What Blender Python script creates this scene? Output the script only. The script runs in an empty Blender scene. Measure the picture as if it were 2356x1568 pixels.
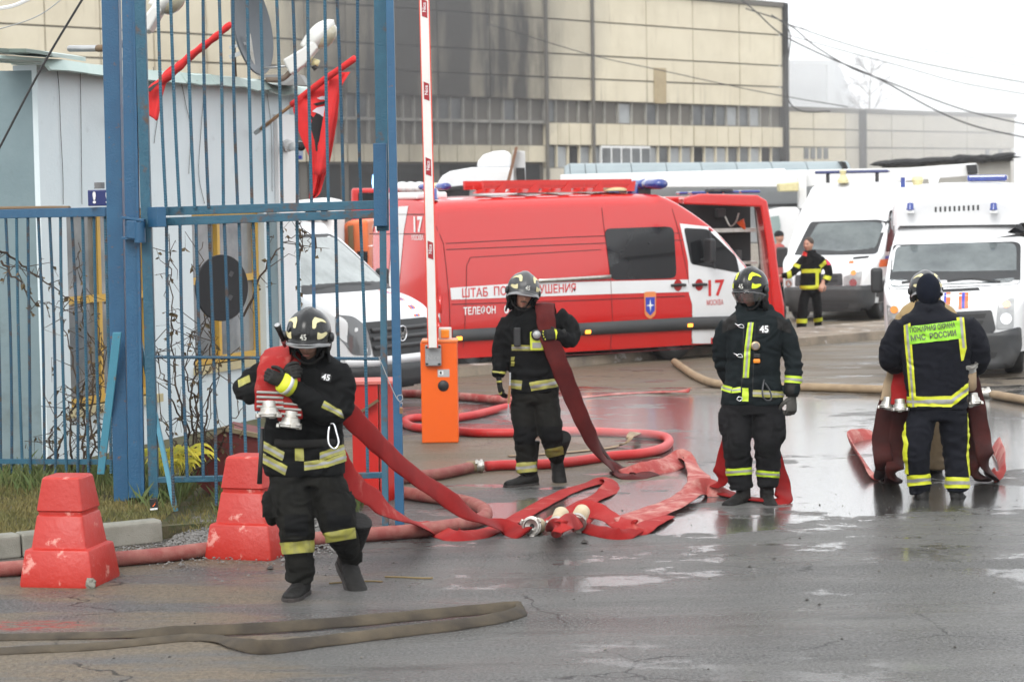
import bpy, bmesh, math, random
from math import sin, cos, pi, radians, sqrt, atan2, exp
from mathutils import Vector, Matrix, noise
from mathutils.bvhtree import BVHTree
from mathutils.geometry import tessellate_polygon
random.seed(7)
V = Vector
scene = bpy.context.scene

# ------------------------------------------------------------------ camera
CAM_H = 2.45
FPX = 5200.0
PITCH = math.atan(329 / FPX)
ROLL = radians(0.9)
CAM_R = Matrix.Rotation(pi / 2 - PITCH, 3, 'X') @ Matrix.Rotation(-ROLL, 3, 'Z')
cam_data = bpy.data.cameras.new('camera')
cam_data.sensor_width = 36.0
cam_data.lens = FPX / 2356.0 * 36.0
cam_data.clip_start = 0.5
cam_data.clip_end = 3000
cam_data.dof.use_dof = True
cam_data.dof.focus_distance = 16.6
cam_data.dof.aperture_fstop = 4.0
cam = bpy.data.objects.new('camera', cam_data)
scene.collection.objects.link(cam)
cam.location = (0, 0, CAM_H)
cam.rotation_euler = CAM_R.to_euler()
scene.camera = cam

# ------------------------------------------------------------------ light
world = bpy.data.worlds.new('World')
scene.world = world
world.use_nodes = True
nt = world.node_tree
nt.nodes.clear()
sky = nt.nodes.new('ShaderNodeTexSky')
sky.sky_type = 'NISHITA'
sky.sun_disc = False
SUN_EL, SUN_AZ = radians(42), radians(200)
sky.sun_elevation = SUN_EL
sky.sun_rotation = SUN_AZ
sky.dust_density = 5.0
hs = nt.nodes.new('ShaderNodeHueSaturation')
hs.inputs['Saturation'].default_value = 0.25
mx = nt.nodes.new('ShaderNodeMix'); mx.data_type = 'RGBA'
mx.inputs[0].default_value = 0.86                     # closed cloud cover over the clear sky
tc = nt.nodes.new('ShaderNodeTexCoord')
cn = nt.nodes.new('ShaderNodeTexNoise'); cn.inputs['Scale'].default_value = 1.6; cn.inputs['Detail'].default_value = 3
cr = nt.nodes.new('ShaderNodeValToRGB')
cr.color_ramp.elements[0].position = 0.3; cr.color_ramp.elements[0].color = (9.6, 9.9, 10.2, 1)
cr.color_ramp.elements[1].position = 0.7; cr.color_ramp.elements[1].color = (11.4, 11.6, 11.8, 1)
bg = nt.nodes.new('ShaderNodeBackground')
bg.inputs['Strength'].default_value = 0.1
wo = nt.nodes.new('ShaderNodeOutputWorld')
nt.links.new(tc.outputs['Generated'], cn.inputs['Vector'])
nt.links.new(cn.outputs['Fac'], cr.inputs['Fac'])
nt.links.new(sky.outputs[0], hs.inputs['Color'])
nt.links.new(hs.outputs[0], mx.inputs[6])
nt.links.new(cr.outputs[0], mx.inputs[7])
nt.links.new(mx.outputs[2], bg.inputs['Color'])
nt.links.new(bg.outputs[0], wo.inputs['Surface'])

sun_data = bpy.data.lights.new('sun', 'SUN')
sun_data.energy = 0.9
sun_data.angle = radians(25)
sun_data.color = (1.0, 0.97, 0.92)
sun = bpy.data.objects.new('sun', sun_data)
scene.collection.objects.link(sun)
_d = V((sin(SUN_AZ) * cos(SUN_EL), cos(SUN_AZ) * cos(SUN_EL), sin(SUN_EL)))
sun.rotation_euler = _d.to_track_quat('Z', 'Y').to_euler()

scene.view_settings.view_transform = 'Standard'
scene.view_settings.look = 'None'
scene.view_settings.exposure = 0.85
scene.view_settings.gamma = 1.0
scene.view_settings.use_curve_mapping = False
scene.render.engine = 'CYCLES'
cy = scene.cycles
cy.use_denoising = True
cy.max_bounces = 7
cy.diffuse_bounces = 3
cy.glossy_bounces = 4
cy.transmission_bounces = 6
cy.transparent_max_bounces = 8
cy.volume_bounces = 1
cy.caustics_reflective = False
cy.caustics_refractive = False

# ------------------------------------------------------------------ places: camera ray through a pixel of a 2356 x 1568 view
def ray(px, py):
    return (CAM_R @ V(((px - 1178) / FPX, -(py - 784) / FPX, -1))).normalized()
ORG = V((0, 0, CAM_H))
def G(px, py, z=0.0):
    r = ray(px, py); return ORG + r * ((z - CAM_H) / r.z)
def P(px, py, y):
    r = ray(px, py); return ORG + r * (y / r.y)
def pix(p):
    q = CAM_R.transposed() @ (V(p) - ORG)
    return (1178 + FPX * q.x / -q.z, 784 - FPX * q.y / -q.z)
class Pl:
    """A plane with an origin, a horizontal axis U and an upward axis W."""
    def __init__(s, O, U, W=(0, 0, 1)):
        s.O, s.U, s.W = V(O), V(U).normalized(), V(W).normalized()
        s.N = s.U.cross(s.W)
    def at(s, px, py):
        r = ray(px, py); t = (s.O - ORG).dot(s.N) / r.dot(s.N)
        q = ORG + r * t - s.O
        return (q.dot(s.U), q.dot(s.W))
    def p(s, u, w): return s.O + s.U * u + s.W * w

# ------------------------------------------------------------------ objects
COL = scene.collection
def tag(o, label=None, cat=None, group=None, kind=None):
    if label: o['label'] = label
    if cat: o['category'] = cat
    if group: o['group'] = group
    if kind: o['kind'] = kind
    return o
def empty(name, loc, rz=0, label=None, cat=None, group=None):
    o = bpy.data.objects.new(name, None); COL.objects.link(o)
    o.location = loc; o.rotation_euler = (0, 0, rz); o.empty_display_size = 0.2
    return tag(o, label, cat, group)
def basis(o):
    m = o.matrix_basis.copy()
    while o.parent:
        m = o.parent.matrix_basis @ o.matrix_parent_inverse @ m if False else o.parent.matrix_basis @ m
        o = o.parent
    return m
def wbasis(o):
    if o.parent: return wbasis(o.parent) @ o.matrix_parent_inverse @ o.matrix_basis
    return o.matrix_basis.copy()
def link(name, me, mats=None, parent=None, local=False, smooth=False):
    """One mesh object. Its vertices are world coordinates unless local."""
    o = bpy.data.objects.new(name, me); COL.objects.link(o)
    if mats is not None and len(me.materials) == 0:
        for m in (mats if isinstance(mats, (list, tuple)) else [mats]): me.materials.append(m)
    if smooth:
        me.polygons.foreach_set('use_smooth', [True] * len(me.polygons))
    if parent:
        o.parent = parent
        if not local: o.matrix_parent_inverse = wbasis(parent).inverted()
    return o
def copy_tree(o, parent=None):
    c = o.copy(); COL.objects.link(c)
    if parent: c.parent = parent; c.matrix_parent_inverse = o.matrix_parent_inverse.copy()
    for ch in list(o.children): copy_tree(ch, c)
    return c
def bevel(o, w=0.006, n=2):
    m = o.modifiers.new('bevel', 'BEVEL'); m.width = w; m.segments = n; m.limit_method = 'ANGLE'; m.angle_limit = radians(40)
    return o

def catmull(pts, n):
    pts = [V(p) for p in pts]
    if len(pts) < 3:
        return [pts[0].lerp(pts[-1], i / n) for i in range(n + 1)]
    out = []
    q = [pts[0] * 2 - pts[1]] + pts + [pts[-1] * 2 - pts[-2]]
    for i in range(1, len(q) - 2):
        a, b, c, d = q[i - 1], q[i], q[i + 1], q[i + 2]
        for k in range(n):
            t = k / n
            out.append(0.5 * ((2 * b) + (c - a) * t + (2 * a - 5 * b + 4 * c - d) * t * t + (3 * b - a - 3 * c + d) * t ** 3))
    out.append(pts[-1]); return out
def cat1(vals, n):
    return [v.x for v in catmull([V((x, 0, 0)) for x in vals], n)] if len(vals) > 2 else [vals[0] + (vals[-1] - vals[0]) * i / n for i in range(n + 1)]

class MB:
    def __init__(s, xf=None): s.v, s.f, s.m, s.xf, s.mi = [], [], [], xf, 0
    def add(s, vs, fs):
        b = len(s.v)
        s.v += [(s.xf @ V(p)) if s.xf else V(p) for p in vs]
        s.f += [tuple(b + i for i in f) for f in fs]; s.m += [s.mi] * len(fs)
        return s
    def box(s, c, d, R=None):
        c = V(c); x, y, z = d[0] / 2, d[1] / 2, d[2] / 2
        vs = [V((a * x, b * y, e * z)) for a in (-1, 1) for b in (-1, 1) for e in (-1, 1)]
        if R: vs = [R @ p for p in vs]
        return s.add([c + p for p in vs], [(0, 1, 3, 2), (4, 6, 7, 5), (0, 4, 5, 1), (2, 3, 7, 6), (0, 2, 6, 4), (1, 5, 7, 3)])
    def bar(s, a, b, w, h, up=(0, 0, 1)):
        a, b = V(a), V(b); t = (b - a); L = t.length; t.normalize(); up = V(up)
        x = t.cross(up)
        if x.length < 1e-4: x = t.cross(V((0, 1, 0)))
        x.normalize(); y = x.cross(t)
        return s.box((a + b) / 2, (w, L, h), Matrix((x, t, y)).transposed())
    def loft(s, rings, closed=True, caps=True):
        n = len(rings[0]); vs = [p for r in rings for p in r]; fs = []
        for i in range(len(rings) - 1):
            for j in range(n if closed else n - 1):
                k = (j + 1) % n
                fs.append((i * n + j, i * n + k, (i + 1) * n + k, (i + 1) * n + j))
        if caps and closed:
            fs.append(tuple(range(n - 1, -1, -1))); fs.append(tuple((len(rings) - 1) * n + j for j in range(n)))
        return s.add(vs, fs)
    def tube(s, pts, r, n=8, caps=True, ref=None, r2=None):
        """Round (or oval: r across the frame's x, r2 across its y) tube along pts."""
        pts = [V(p) for p in pts]; N = len(pts)
        R = r if isinstance(r, (list, tuple)) else [r] * N
        R2 = R if r2 is None else (r2 if isinstance(r2, (list, tuple)) else [r2] * N)
        rings = []; x = None
        for i in range(N):
            t = (pts[min(i + 1, N - 1)] - pts[max(i - 1, 0)]).normalized()
            if ref is not None:
                rr = V(ref[i]) if isinstance(ref, list) else V(ref)
                x = rr - t * rr.dot(t)
            elif x is None:
                a = V((0, 0, 1)) if abs(t.z) < 0.9 else V((1, 0, 0)); x = a - t * a.dot(t)
            else: x = x - t * x.dot(t)
            x.normalize(); y = t.cross(x)
            rings.append([pts[i] + x * (R[i] * cos(2 * pi * k / n)) + y * (R2[i] * sin(2 * pi * k / n)) for k in range(n)])
        return s.loft(rings, True, caps)
    def lathe(s, prof, n=24, O=(0, 0, 0), axis='Z', caps=False):
        O = V(O); rings = []
        for r, h in prof:
            ring = []
            for k in range(n):
                a = 2 * pi * k / n
                p = {'Z': V((r * cos(a), r * sin(a), h)), 'Y': V((r * cos(a), h, r * sin(a))), 'X': V((h, r * cos(a), r * sin(a)))}[axis]
                ring.append(O + p)
            rings.append(ring)
        return s.loft(rings, True, caps)
    def prism(s, poly, a, b):
        """poly: points; extruded from offset a to offset b (vectors)."""
        n = len(poly); A = [V(p) + V(a) for p in poly]; B = [V(p) + V(b) for p in poly]
        fs = [(i, (i + 1) % n, n + (i + 1) % n, n + i) for i in range(n)]
        return s.add(A + B, fs + [tuple(range(n - 1, -1, -1)), tuple(range(n, 2 * n))])
    def ell(s, c, r, R=None, n=16, m=10):
        c = V(c); rings = []
        for i in range(m + 1):
            th = pi * (0.001 + 0.998 * i / m); ring = []
            for k in range(n):
                p = V((r[0] * sin(th) * cos(2 * pi * k / n), r[1] * sin(th) * sin(2 * pi * k / n), r[2] * cos(th)))
                ring.append(c + (R @ p if R else p))
            rings.append(ring)
        return s.loft(rings, True, True)
    def mesh(s, name):
        me = bpy.data.meshes.new(name); me.from_pydata([tuple(p) for p in s.v], [], s.f); me.update()
        bm = bmesh.new(); bm.from_mesh(me); bmesh.ops.recalc_face_normals(bm, faces=bm.faces); bm.to_mesh(me); bm.free()
        return me
    def build(s, name, mats, parent=None, local=False, smooth=False):
        me = s.mesh(name)
        o = link(name, me, mats, parent, local, smooth)
        if any(s.m) and len(s.m) == len(me.polygons): me.polygons.foreach_set('material_index', s.m)
        return o

# ------------------------------------------------------------------ materials
MATS = {}
def nd(nt, t, **k):
    n = nt.nodes.new(t)
    for a, b in k.items():
        if a in n.inputs: n.inputs[a].default_value = b
        else: setattr(n, a, b)
    return n
def pm(name, col, rough=0.6, metal=0.0, spot=None, grime=None, bump=None, coat=0.0, emit=None, trans=0.0, alpha=1.0, rvar=0.0, spec=0.5):
    """Procedural paint/cloth/metal: spot=(colour, scale, low, high) patches of another colour,
    grime=(colour, scale, amount) soft variation, bump=(scale, strength)."""
    if name in MATS: return MATS[name]
    m = bpy.data.materials.new(name); m.use_nodes = True; nt = m.node_tree
    b = nt.nodes['Principled BSDF']
    b.inputs['Roughness'].default_value = rough; b.inputs['Metallic'].default_value = metal
    b.inputs['Specular IOR Level'].default_value = spec
    b.inputs['Coat Weight'].default_value = coat; b.inputs['Coat Roughness'].default_value = 0.06
    b.inputs['Transmission Weight'].default_value = trans; b.inputs['Alpha'].default_value = alpha
    tc = nd(nt, 'ShaderNodeTexCoord')
    src = None
    c4 = (*col, 1)
    g = grime or (tuple(x * 0.75 for x in col), 3.0, 0.35)
    n1 = nd(nt, 'ShaderNodeTexNoise', Scale=g[1], Detail=6.0, Roughness=0.62)
    nt.links.new(tc.outputs['Object'], n1.inputs['Vector'])
    mr = nd(nt, 'ShaderNodeMapRange'); mr.inputs[1].default_value = 0.38; mr.inputs[2].default_value = 0.68; mr.inputs[4].default_value = g[2]
    nt.links.new(n1.outputs['Fac'], mr.inputs[0])
    x1 = nd(nt, 'ShaderNodeMix', data_type='RGBA'); x1.inputs[6].default_value = c4; x1.inputs[7].default_value = (*g[0], 1)
    nt.links.new(mr.outputs[0], x1.inputs[0]); src = x1.outputs[2]
    if spot:
        sc, lo, hi = spot[1], spot[2], spot[3]
        n2 = nd(nt, 'ShaderNodeTexNoise', Scale=sc, Detail=9.0, Roughness=0.7)
        nt.links.new(tc.outputs['Object'], n2.inputs['Vector'])
        m2 = nd(nt, 'ShaderNodeMapRange'); m2.inputs[1].default_value = lo; m2.inputs[2].default_value = hi
        nt.links.new(n2.outputs['Fac'], m2.inputs[0])
        x2 = nd(nt, 'ShaderNodeMix', data_type='RGBA'); x2.inputs[7].default_value = (*spot[0], 1)
        nt.links.new(src, x2.inputs[6]); nt.links.new(m2.outputs[0], x2.inputs[0]); src = x2.outputs[2]
    nt.links.new(src, b.inputs['Base Color'])
    if rvar:
        rr = nd(nt, 'ShaderNodeMapRange'); rr.inputs[1].default_value = 0.3; rr.inputs[2].default_value = 0.7
        rr.inputs[3].default_value = max(0.02, rough - rvar); rr.inputs[4].default_value = min(1, rough + rvar)
        nt.links.new(n1.outputs['Fac'], rr.inputs[0]); nt.links.new(rr.outputs[0], b.inputs['Roughness'])
    if bump:
        n3 = nd(nt, 'ShaderNodeTexNoise', Scale=bump[0], Detail=5.0, Roughness=0.6)
        nt.links.new(tc.outputs['Object'], n3.inputs['Vector'])
        bp = nd(nt, 'ShaderNodeBump', Strength=bump[1], Distance=0.01)
        nt.links.new(n3.outputs['Fac'], bp.inputs['Height']); nt.links.new(bp.outputs[0], b.inputs['Normal'])
    if emit:
        b.inputs['Emission Color'].default_value = (*emit[0], 1); b.inputs['Emission Strength'].default_value = emit[1]
    m.diffuse_color = c4
    MATS[name] = m
    return m

RUST = (0.16, 0.07, 0.03)
blue = pm('blue_paint', (0.014, 0.078, 0.165), 0.42, spot=(RUST, 16, 0.62, 0.70), grime=((0.022, 0.11, 0.21), 5, 0.6), bump=(60, 0.35))
rod_blue = pm('rod_paint', (0.010, 0.060, 0.110), 0.55, spot=((0.05, 0.035, 0.03), 9, 0.50, 0.62), grime=((0.016, 0.085, 0.13), 9, 0.6), bump=(70, 0.5))
blue_worn = pm('blue_paint_worn', (0.015, 0.080, 0.130), 0.5, spot=((0.085, 0.05, 0.035), 7, 0.55, 0.66), grime=((0.025, 0.12, 0.18), 9, 0.6), bump=(70, 0.5))
blue_light = pm('light_blue_paint', (0.07, 0.26, 0.36), 0.5, spot=((0.18, 0.13, 0.09), 9, 0.56, 0.62), bump=(60, 0.4))
red_block = pm('red_block_paint', (0.41, 0.018, 0.010), 0.42, spot=((0.60, 0.24, 0.20), 7, 0.60, 0.66), grime=((0.48, 0.032, 0.020), 2.5, 0.6), bump=(22, 0.5))
red_paint = pm('red_van_paint', (0.54, 0.012, 0.010), 0.22, coat=0.7, grime=((0.48, 0.024, 0.018), 2.0, 0.3))
red_sheet = pm('red_sheet', (0.55, 0.02, 0.015), 0.35, grime=((0.45, 0.03, 0.02), 3, 0.4))
white_paint = pm('white_van_paint', (0.74, 0.75, 0.76), 0.25, coat=0.5, grime=((0.60, 0.60, 0.59), 1.6, 0.35))
white_flat = pm('white_matt', (0.78, 0.79, 0.79), 0.5, grime=((0.62, 0.62, 0.60), 2.0, 0.4))
dark_plastic = pm('dark_plastic', (0.015, 0.016, 0.018), 0.5, grime=((0.035, 0.035, 0.035), 4, 0.5))
grey_plastic = pm('grey_plastic', (0.035, 0.037, 0.04), 0.5, grime=((0.065, 0.062, 0.058), 3, 0.5))
black = pm('black_rubber', (0.010, 0.010, 0.011), 0.6, grime=((0.028, 0.027, 0.025), 6, 0.4), bump=(80, 0.2))
glass_dark = pm('dark_glass', (0.008, 0.009, 0.010), 0.06, coat=0.0, spec=.45, grime=((0.03, 0.03, 0.035), 1, 0.4))
glass_pale = pm('windscreen_glass', (0.11, 0.13, 0.13), 0.06, coat=0.6, grime=((0.035, 0.045, 0.05), 2.2, 0.8))  # pale base colour stands in for sky reflected in the windscreens
glass_hut = pm('hut_glass', (0.15, 0.165, 0.175), 0.1, coat=0.8, grime=((0.32, 0.33, 0.33), 1.7, 0.8))
chrome = pm('chrome', (0.75, 0.76, 0.78), 0.15, 1.0)
alu = pm('aluminium', (0.55, 0.54, 0.51), 0.38, 0.9, grime=((0.32, 0.28, 0.22), 18, 0.6), bump=(60, 0.2))
steel = pm('galvanised', (0.45, 0.46, 0.46), 0.4, 0.6)
yellow_hi = pm('yellow_reflective', (0.62, 0.66, 0.02), 0.55, grime=((0.42, 0.43, 0.05), 14, 0.5))
yellow_old = pm('yellow_reflective_worn', (0.40, 0.38, 0.07), 0.6, grime=((0.20, 0.19, 0.10), 16, 0.7))
green_hi = pm('green_reflective', (0.30, 0.66, 0.03), 0.55, grime=((0.2, 0.5, 0.03), 12, 0.5))
silver_hi = pm('silver_reflective', (0.34, 0.34, 0.32), 0.45, grime=((0.22, 0.21, 0.19), 18, 0.6))
silver_bright = pm('silver_reflective_clean', (0.55, 0.56, 0.56), 0.4)
cloth = pm('turnout_cloth', (0.0055, 0.006, 0.0065), 0.82, grime=((0.013, 0.013, 0.0128), 5, 0.7), bump=(320, 0.35), spec=0.12)
cloth2 = pm('turnout_cloth_green', (0.007, 0.0105, 0.012), 0.82, grime=((0.014, 0.020, 0.022), 4, 0.6), bump=(320, 0.35), spec=0.12)
cloth3 = pm('navy_cloth', (0.0042, 0.005, 0.009), 0.85, grime=((0.009, 0.010, 0.015), 4, 0.6), bump=(320, 0.35), spec=0.2)
trouser = pm('trouser_cloth', (0.0085, 0.0085, 0.0078), 0.85, grime=((0.019, 0.0185, 0.0155), 4, 0.8), bump=(260, 0.4), spec=0.12)
cloth_tan = pm('tan_canvas', (0.34, 0.24, 0.11), 0.85, grime=((0.25, 0.17, 0.08), 5, 0.6), bump=(200, 0.4))
leather = pm('black_leather', (0.009, 0.0085, 0.008), 0.62, grime=((0.022, 0.020, 0.018), 9, 0.5), bump=(90, 0.4), spec=.25)
skin = pm('skin', (0.50, 0.27, 0.19), 0.5, grime=((0.40, 0.19, 0.13), 9, 0.5), bump=(180, 0.1))
skin_dirty = pm('skin_sooty', (0.34, 0.19, 0.14), 0.5, grime=((0.20, 0.115, 0.085), 14, 0.7), bump=(180, 0.15))
hair = pm('brown_hair', (0.05, 0.03, 0.02), 0.6, bump=(120, 0.6))
helmet_paint = pm('helmet_paint', (0.007, 0.0075, 0.008), 0.24, spec=.38, grime=((0.020, 0.020, 0.0195), 7, 0.55), rvar=0.12)
helmet_dusty = pm('helmet_paint_dusty', (0.028, 0.030, 0.032), 0.34, coat=0.1, grime=((0.09, 0.09, 0.09), 6, 0.7), rvar=0.1)
cream = pm('cream_sticker', (0.66, 0.60, 0.34), 0.45, grime=((0.5, 0.44, 0.22), 16, 0.5))
neon = pm('neon_sticker', (0.66, 0.75, 0.02), 0.4)
hose_red = pm('hose_red', (0.30, 0.012, 0.012), 0.72, spot=((0.48, 0.17, 0.14), 6, 0.56, 0.78), grime=((0.40, 0.035, 0.03), 4, 0.7), bump=(160, 0.6), spec=.2)
hose_dark = pm('hose_wet_red', (0.20, 0.005, 0.005), 0.65, grime=((0.30, 0.011, 0.010), 5, 0.8), bump=(160, 0.6), spec=.16)
hose_maroon = pm('hose_wet_maroon', (0.030, 0.006, 0.005), 0.6, grime=((0.060, 0.010, 0.008), 5, 0.8), bump=(160, 0.6), spec=.16)
hose_pink = pm('hose_faded_red', (0.40, 0.085, 0.075), 0.7, spot=((0.58, 0.34, 0.29), 5, 0.46, 0.72), grime=((0.30, 0.02, 0.02), 7, 0.7), bump=(160, 0.6), spec=.25)
hose_rib = pm('hose_ribbed', (0.25, 0.058, 0.05), 0.7, grime=((0.36, 0.16, 0.13), 10, 0.8), bump=(120, 0.5))
hose_tan = pm('hose_tan', (0.33, 0.24, 0.145), 0.7, grime=((0.20, 0.135, 0.08), 5, 0.8), bump=(150, 0.5))
hose_olive = pm('hose_olive', (0.030, 0.022, 0.014), 0.8, grime=((0.13, 0.10, 0.06), 3, 0.6), bump=(150, 0.5))
text_red = pm('red_lettering', (0.60, 0.03, 0.03), 0.4)
text_white = pm('white_lettering', (0.80, 0.80, 0.80), 0.45, grime=((0.7, 0.68, 0.66), 9, 0.3))
text_grey = pm('grey_lettering', (0.10, 0.12, 0.07), 0.5)
orange_mark = pm('orange_stripe', (0.80, 0.14, 0.03), 0.4)
blue_mark = pm('blue_stripe', (0.035, 0.06, 0.42), 0.4)
blue_lamp = pm('blue_lamp', (0.006, 0.022, 0.20), 0.12, coat=1.0, grime=((0.012, 0.06, 0.30), 9, 0.6))
orange_cab = pm('orange_powder_coat', (0.80, 0.12, 0.006), 0.38, grime=((0.74, 0.10, 0.008), 2, 0.4), bump=(200, 0.05))
amber = pm('amber_lens', (0.85, 0.26, 0.01), 0.2, coat=0.8)
amber_lit = pm('amber_lit', (0.9, 0.3, 0.02), 0.3, emit=((1.0, 0.28, 0.03), 2.2))
lens_clear = pm('lamp_lens', (0.36, 0.37, 0.37), 0.12, coat=1.0, grime=((0.25, 0.26, 0.27), 14, 0.7))
wood = pm('wood', (0.32, 0.17, 0.07), 0.6, grime=((0.20, 0.10, 0.04), 12, 0.7))
# ------------------------------------------------------------------ patches laid on a curved body
def poly_grid(poly, step):
    bm = bmesh.new()
    f = bm.faces.new([bm.verts.new((u, v, 0)) for u, v in poly])
    if step: grid_cut(bm, step)
    return bm
def grid_cut(bm, step):
    us = [v.co.x for v in bm.verts]; vs = [v.co.y for v in bm.verts]
    for k, (a, b) in enumerate(((min(us), max(us)), (min(vs), max(vs)))):
        n = int((b - a) / step)
        for i in range(1, n + 1):
            c = a + (b - a) * i / (n + 1)
            co = (c, 0, 0) if k == 0 else (0, c, 0); no = (1, 0, 0) if k == 0 else (0, 1, 0)
            bmesh.ops.bisect_plane(bm, geom=bm.verts[:] + bm.edges[:] + bm.faces[:], plane_co=co, plane_no=no)
def lay(bm, plane, D, bvh, off, thick=0.0, inv=None, far=3.0):
    """Move the flat mesh of bm onto the body: plane coordinates -> ray along D -> hit, raised by off."""
    D = V(D).normalized(); dead = []; last = None
    for v in bm.verts:
        o = plane.p(v.co.x, v.co.y)
        h, n, i, d = bvh.ray_cast(o - D * far, D, far * 2.2) if bvh else (o, -D, 0, 0)
        if h is None:
            h = o; 
            if last is not None: h = o + D * ((last - o).dot(D))
        else: last = h
        v.co = h - D * off
    if thick:
        r = bmesh.ops.extrude_face_region(bm, geom=bm.faces[:])
        for g in r['geom']:
            if isinstance(g, bmesh.types.BMVert): g.co -= D * thick
    bmesh.ops.recalc_face_normals(bm, faces=bm.faces)
    if not thick:
        s = sum(f.normal.dot(D) for f in bm.faces)
        if s > 0: bmesh.ops.reverse_faces(bm, faces=bm.faces)
    me = bpy.data.meshes.new('patch'); bm.to_mesh(me); bm.free(); return me
def patch(name, poly, plane, D, bvh, mat, parent, off=0.004, step=0.12, thick=0.0, smooth=True):
    me = lay(poly_grid(poly, step), plane, D, bvh, off, thick)
    return link(name, me, mat, parent, False, smooth)
def rnd(poly, r, n=3):
    """Round the corners of a polygon."""
    out = []; N = len(poly)
    for i in range(N):
        a, b, c = V((*poly[i - 1], 0)), V((*poly[i], 0)), V((*poly[(i + 1) % N], 0))
        ra = min(r, (a - b).length * 0.45); rc = min(r, (c - b).length * 0.45)
        p, q = b + (a - b).normalized() * ra, b + (c - b).normalized() * rc
        for k in range(n + 1):
            t = k / n; w = p * (1 - t) ** 2 + b * 2 * t * (1 - t) + q * t * t
            out.append((w.x, w.y))
    return out
def text_bm(s, size, bold=0.0, align='CENTER', sx=1.0):
    c = bpy.data.curves.new('lettering', 'FONT'); c.body = s; c.size = size; c.align_x = align; c.align_y = 'CENTER'
    c.offset = bold * size; c.resolution_u = 3
    o = bpy.data.objects.new('lettering', c); me = bpy.data.meshes.new_from_object(o)
    bm = bmesh.new(); bm.from_mesh(me)
    for v in bm.verts: v.co.x *= sx
    bpy.data.objects.remove(o); bpy.data.curves.remove(c); bpy.data.meshes.remove(me)
    return bm
def lettering(s, plane, uv, size, mat, parent, D, bvh=None, off=0.007, bold=0.02, rot=0, sx=1.0, step=0, name='lettering', align='CENTER', width=None):
    bm = text_bm(s, size, bold, align, sx)
    if width:
        xs = [v.co.x for v in bm.verts]; k = width / max(1e-6, max(xs) - min(xs))
        for v in bm.verts: v.co.x *= k
    if step: grid_cut(bm, step)
    R = Matrix.Rotation(rot, 3, 'Z')
    for v in bm.verts:
        v.co = R @ v.co; v.co.x += uv[0]; v.co.y += uv[1]
    return link(name, lay(bm, plane, D, bvh, off), mat, parent)
def strip2(pts, w):
    """Outline polygons (one quad per segment) of a thin line."""
    out = []
    for a, b in zip(pts, pts[1:]):
        a, b = V((*a, 0)), V((*b, 0)); t = (b - a).normalized(); n = V((-t.y, t.x, 0)) * w / 2
        out.append([(a - n)[:2], (b - n)[:2], (b + n)[:2], (a + n)[:2]])
    return out
def seam(name, pts, w, plane, D, bvh, mat, parent, off=0.005, step=0.15):
    bm = bmesh.new()
    for q in strip2(pts, w): bm.faces.new([bm.verts.new((x, y, 0)) for x, y in q])
    grid_cut(bm, step)
    return link(name, lay(bm, plane, D, bvh, off), mat, parent)

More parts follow.
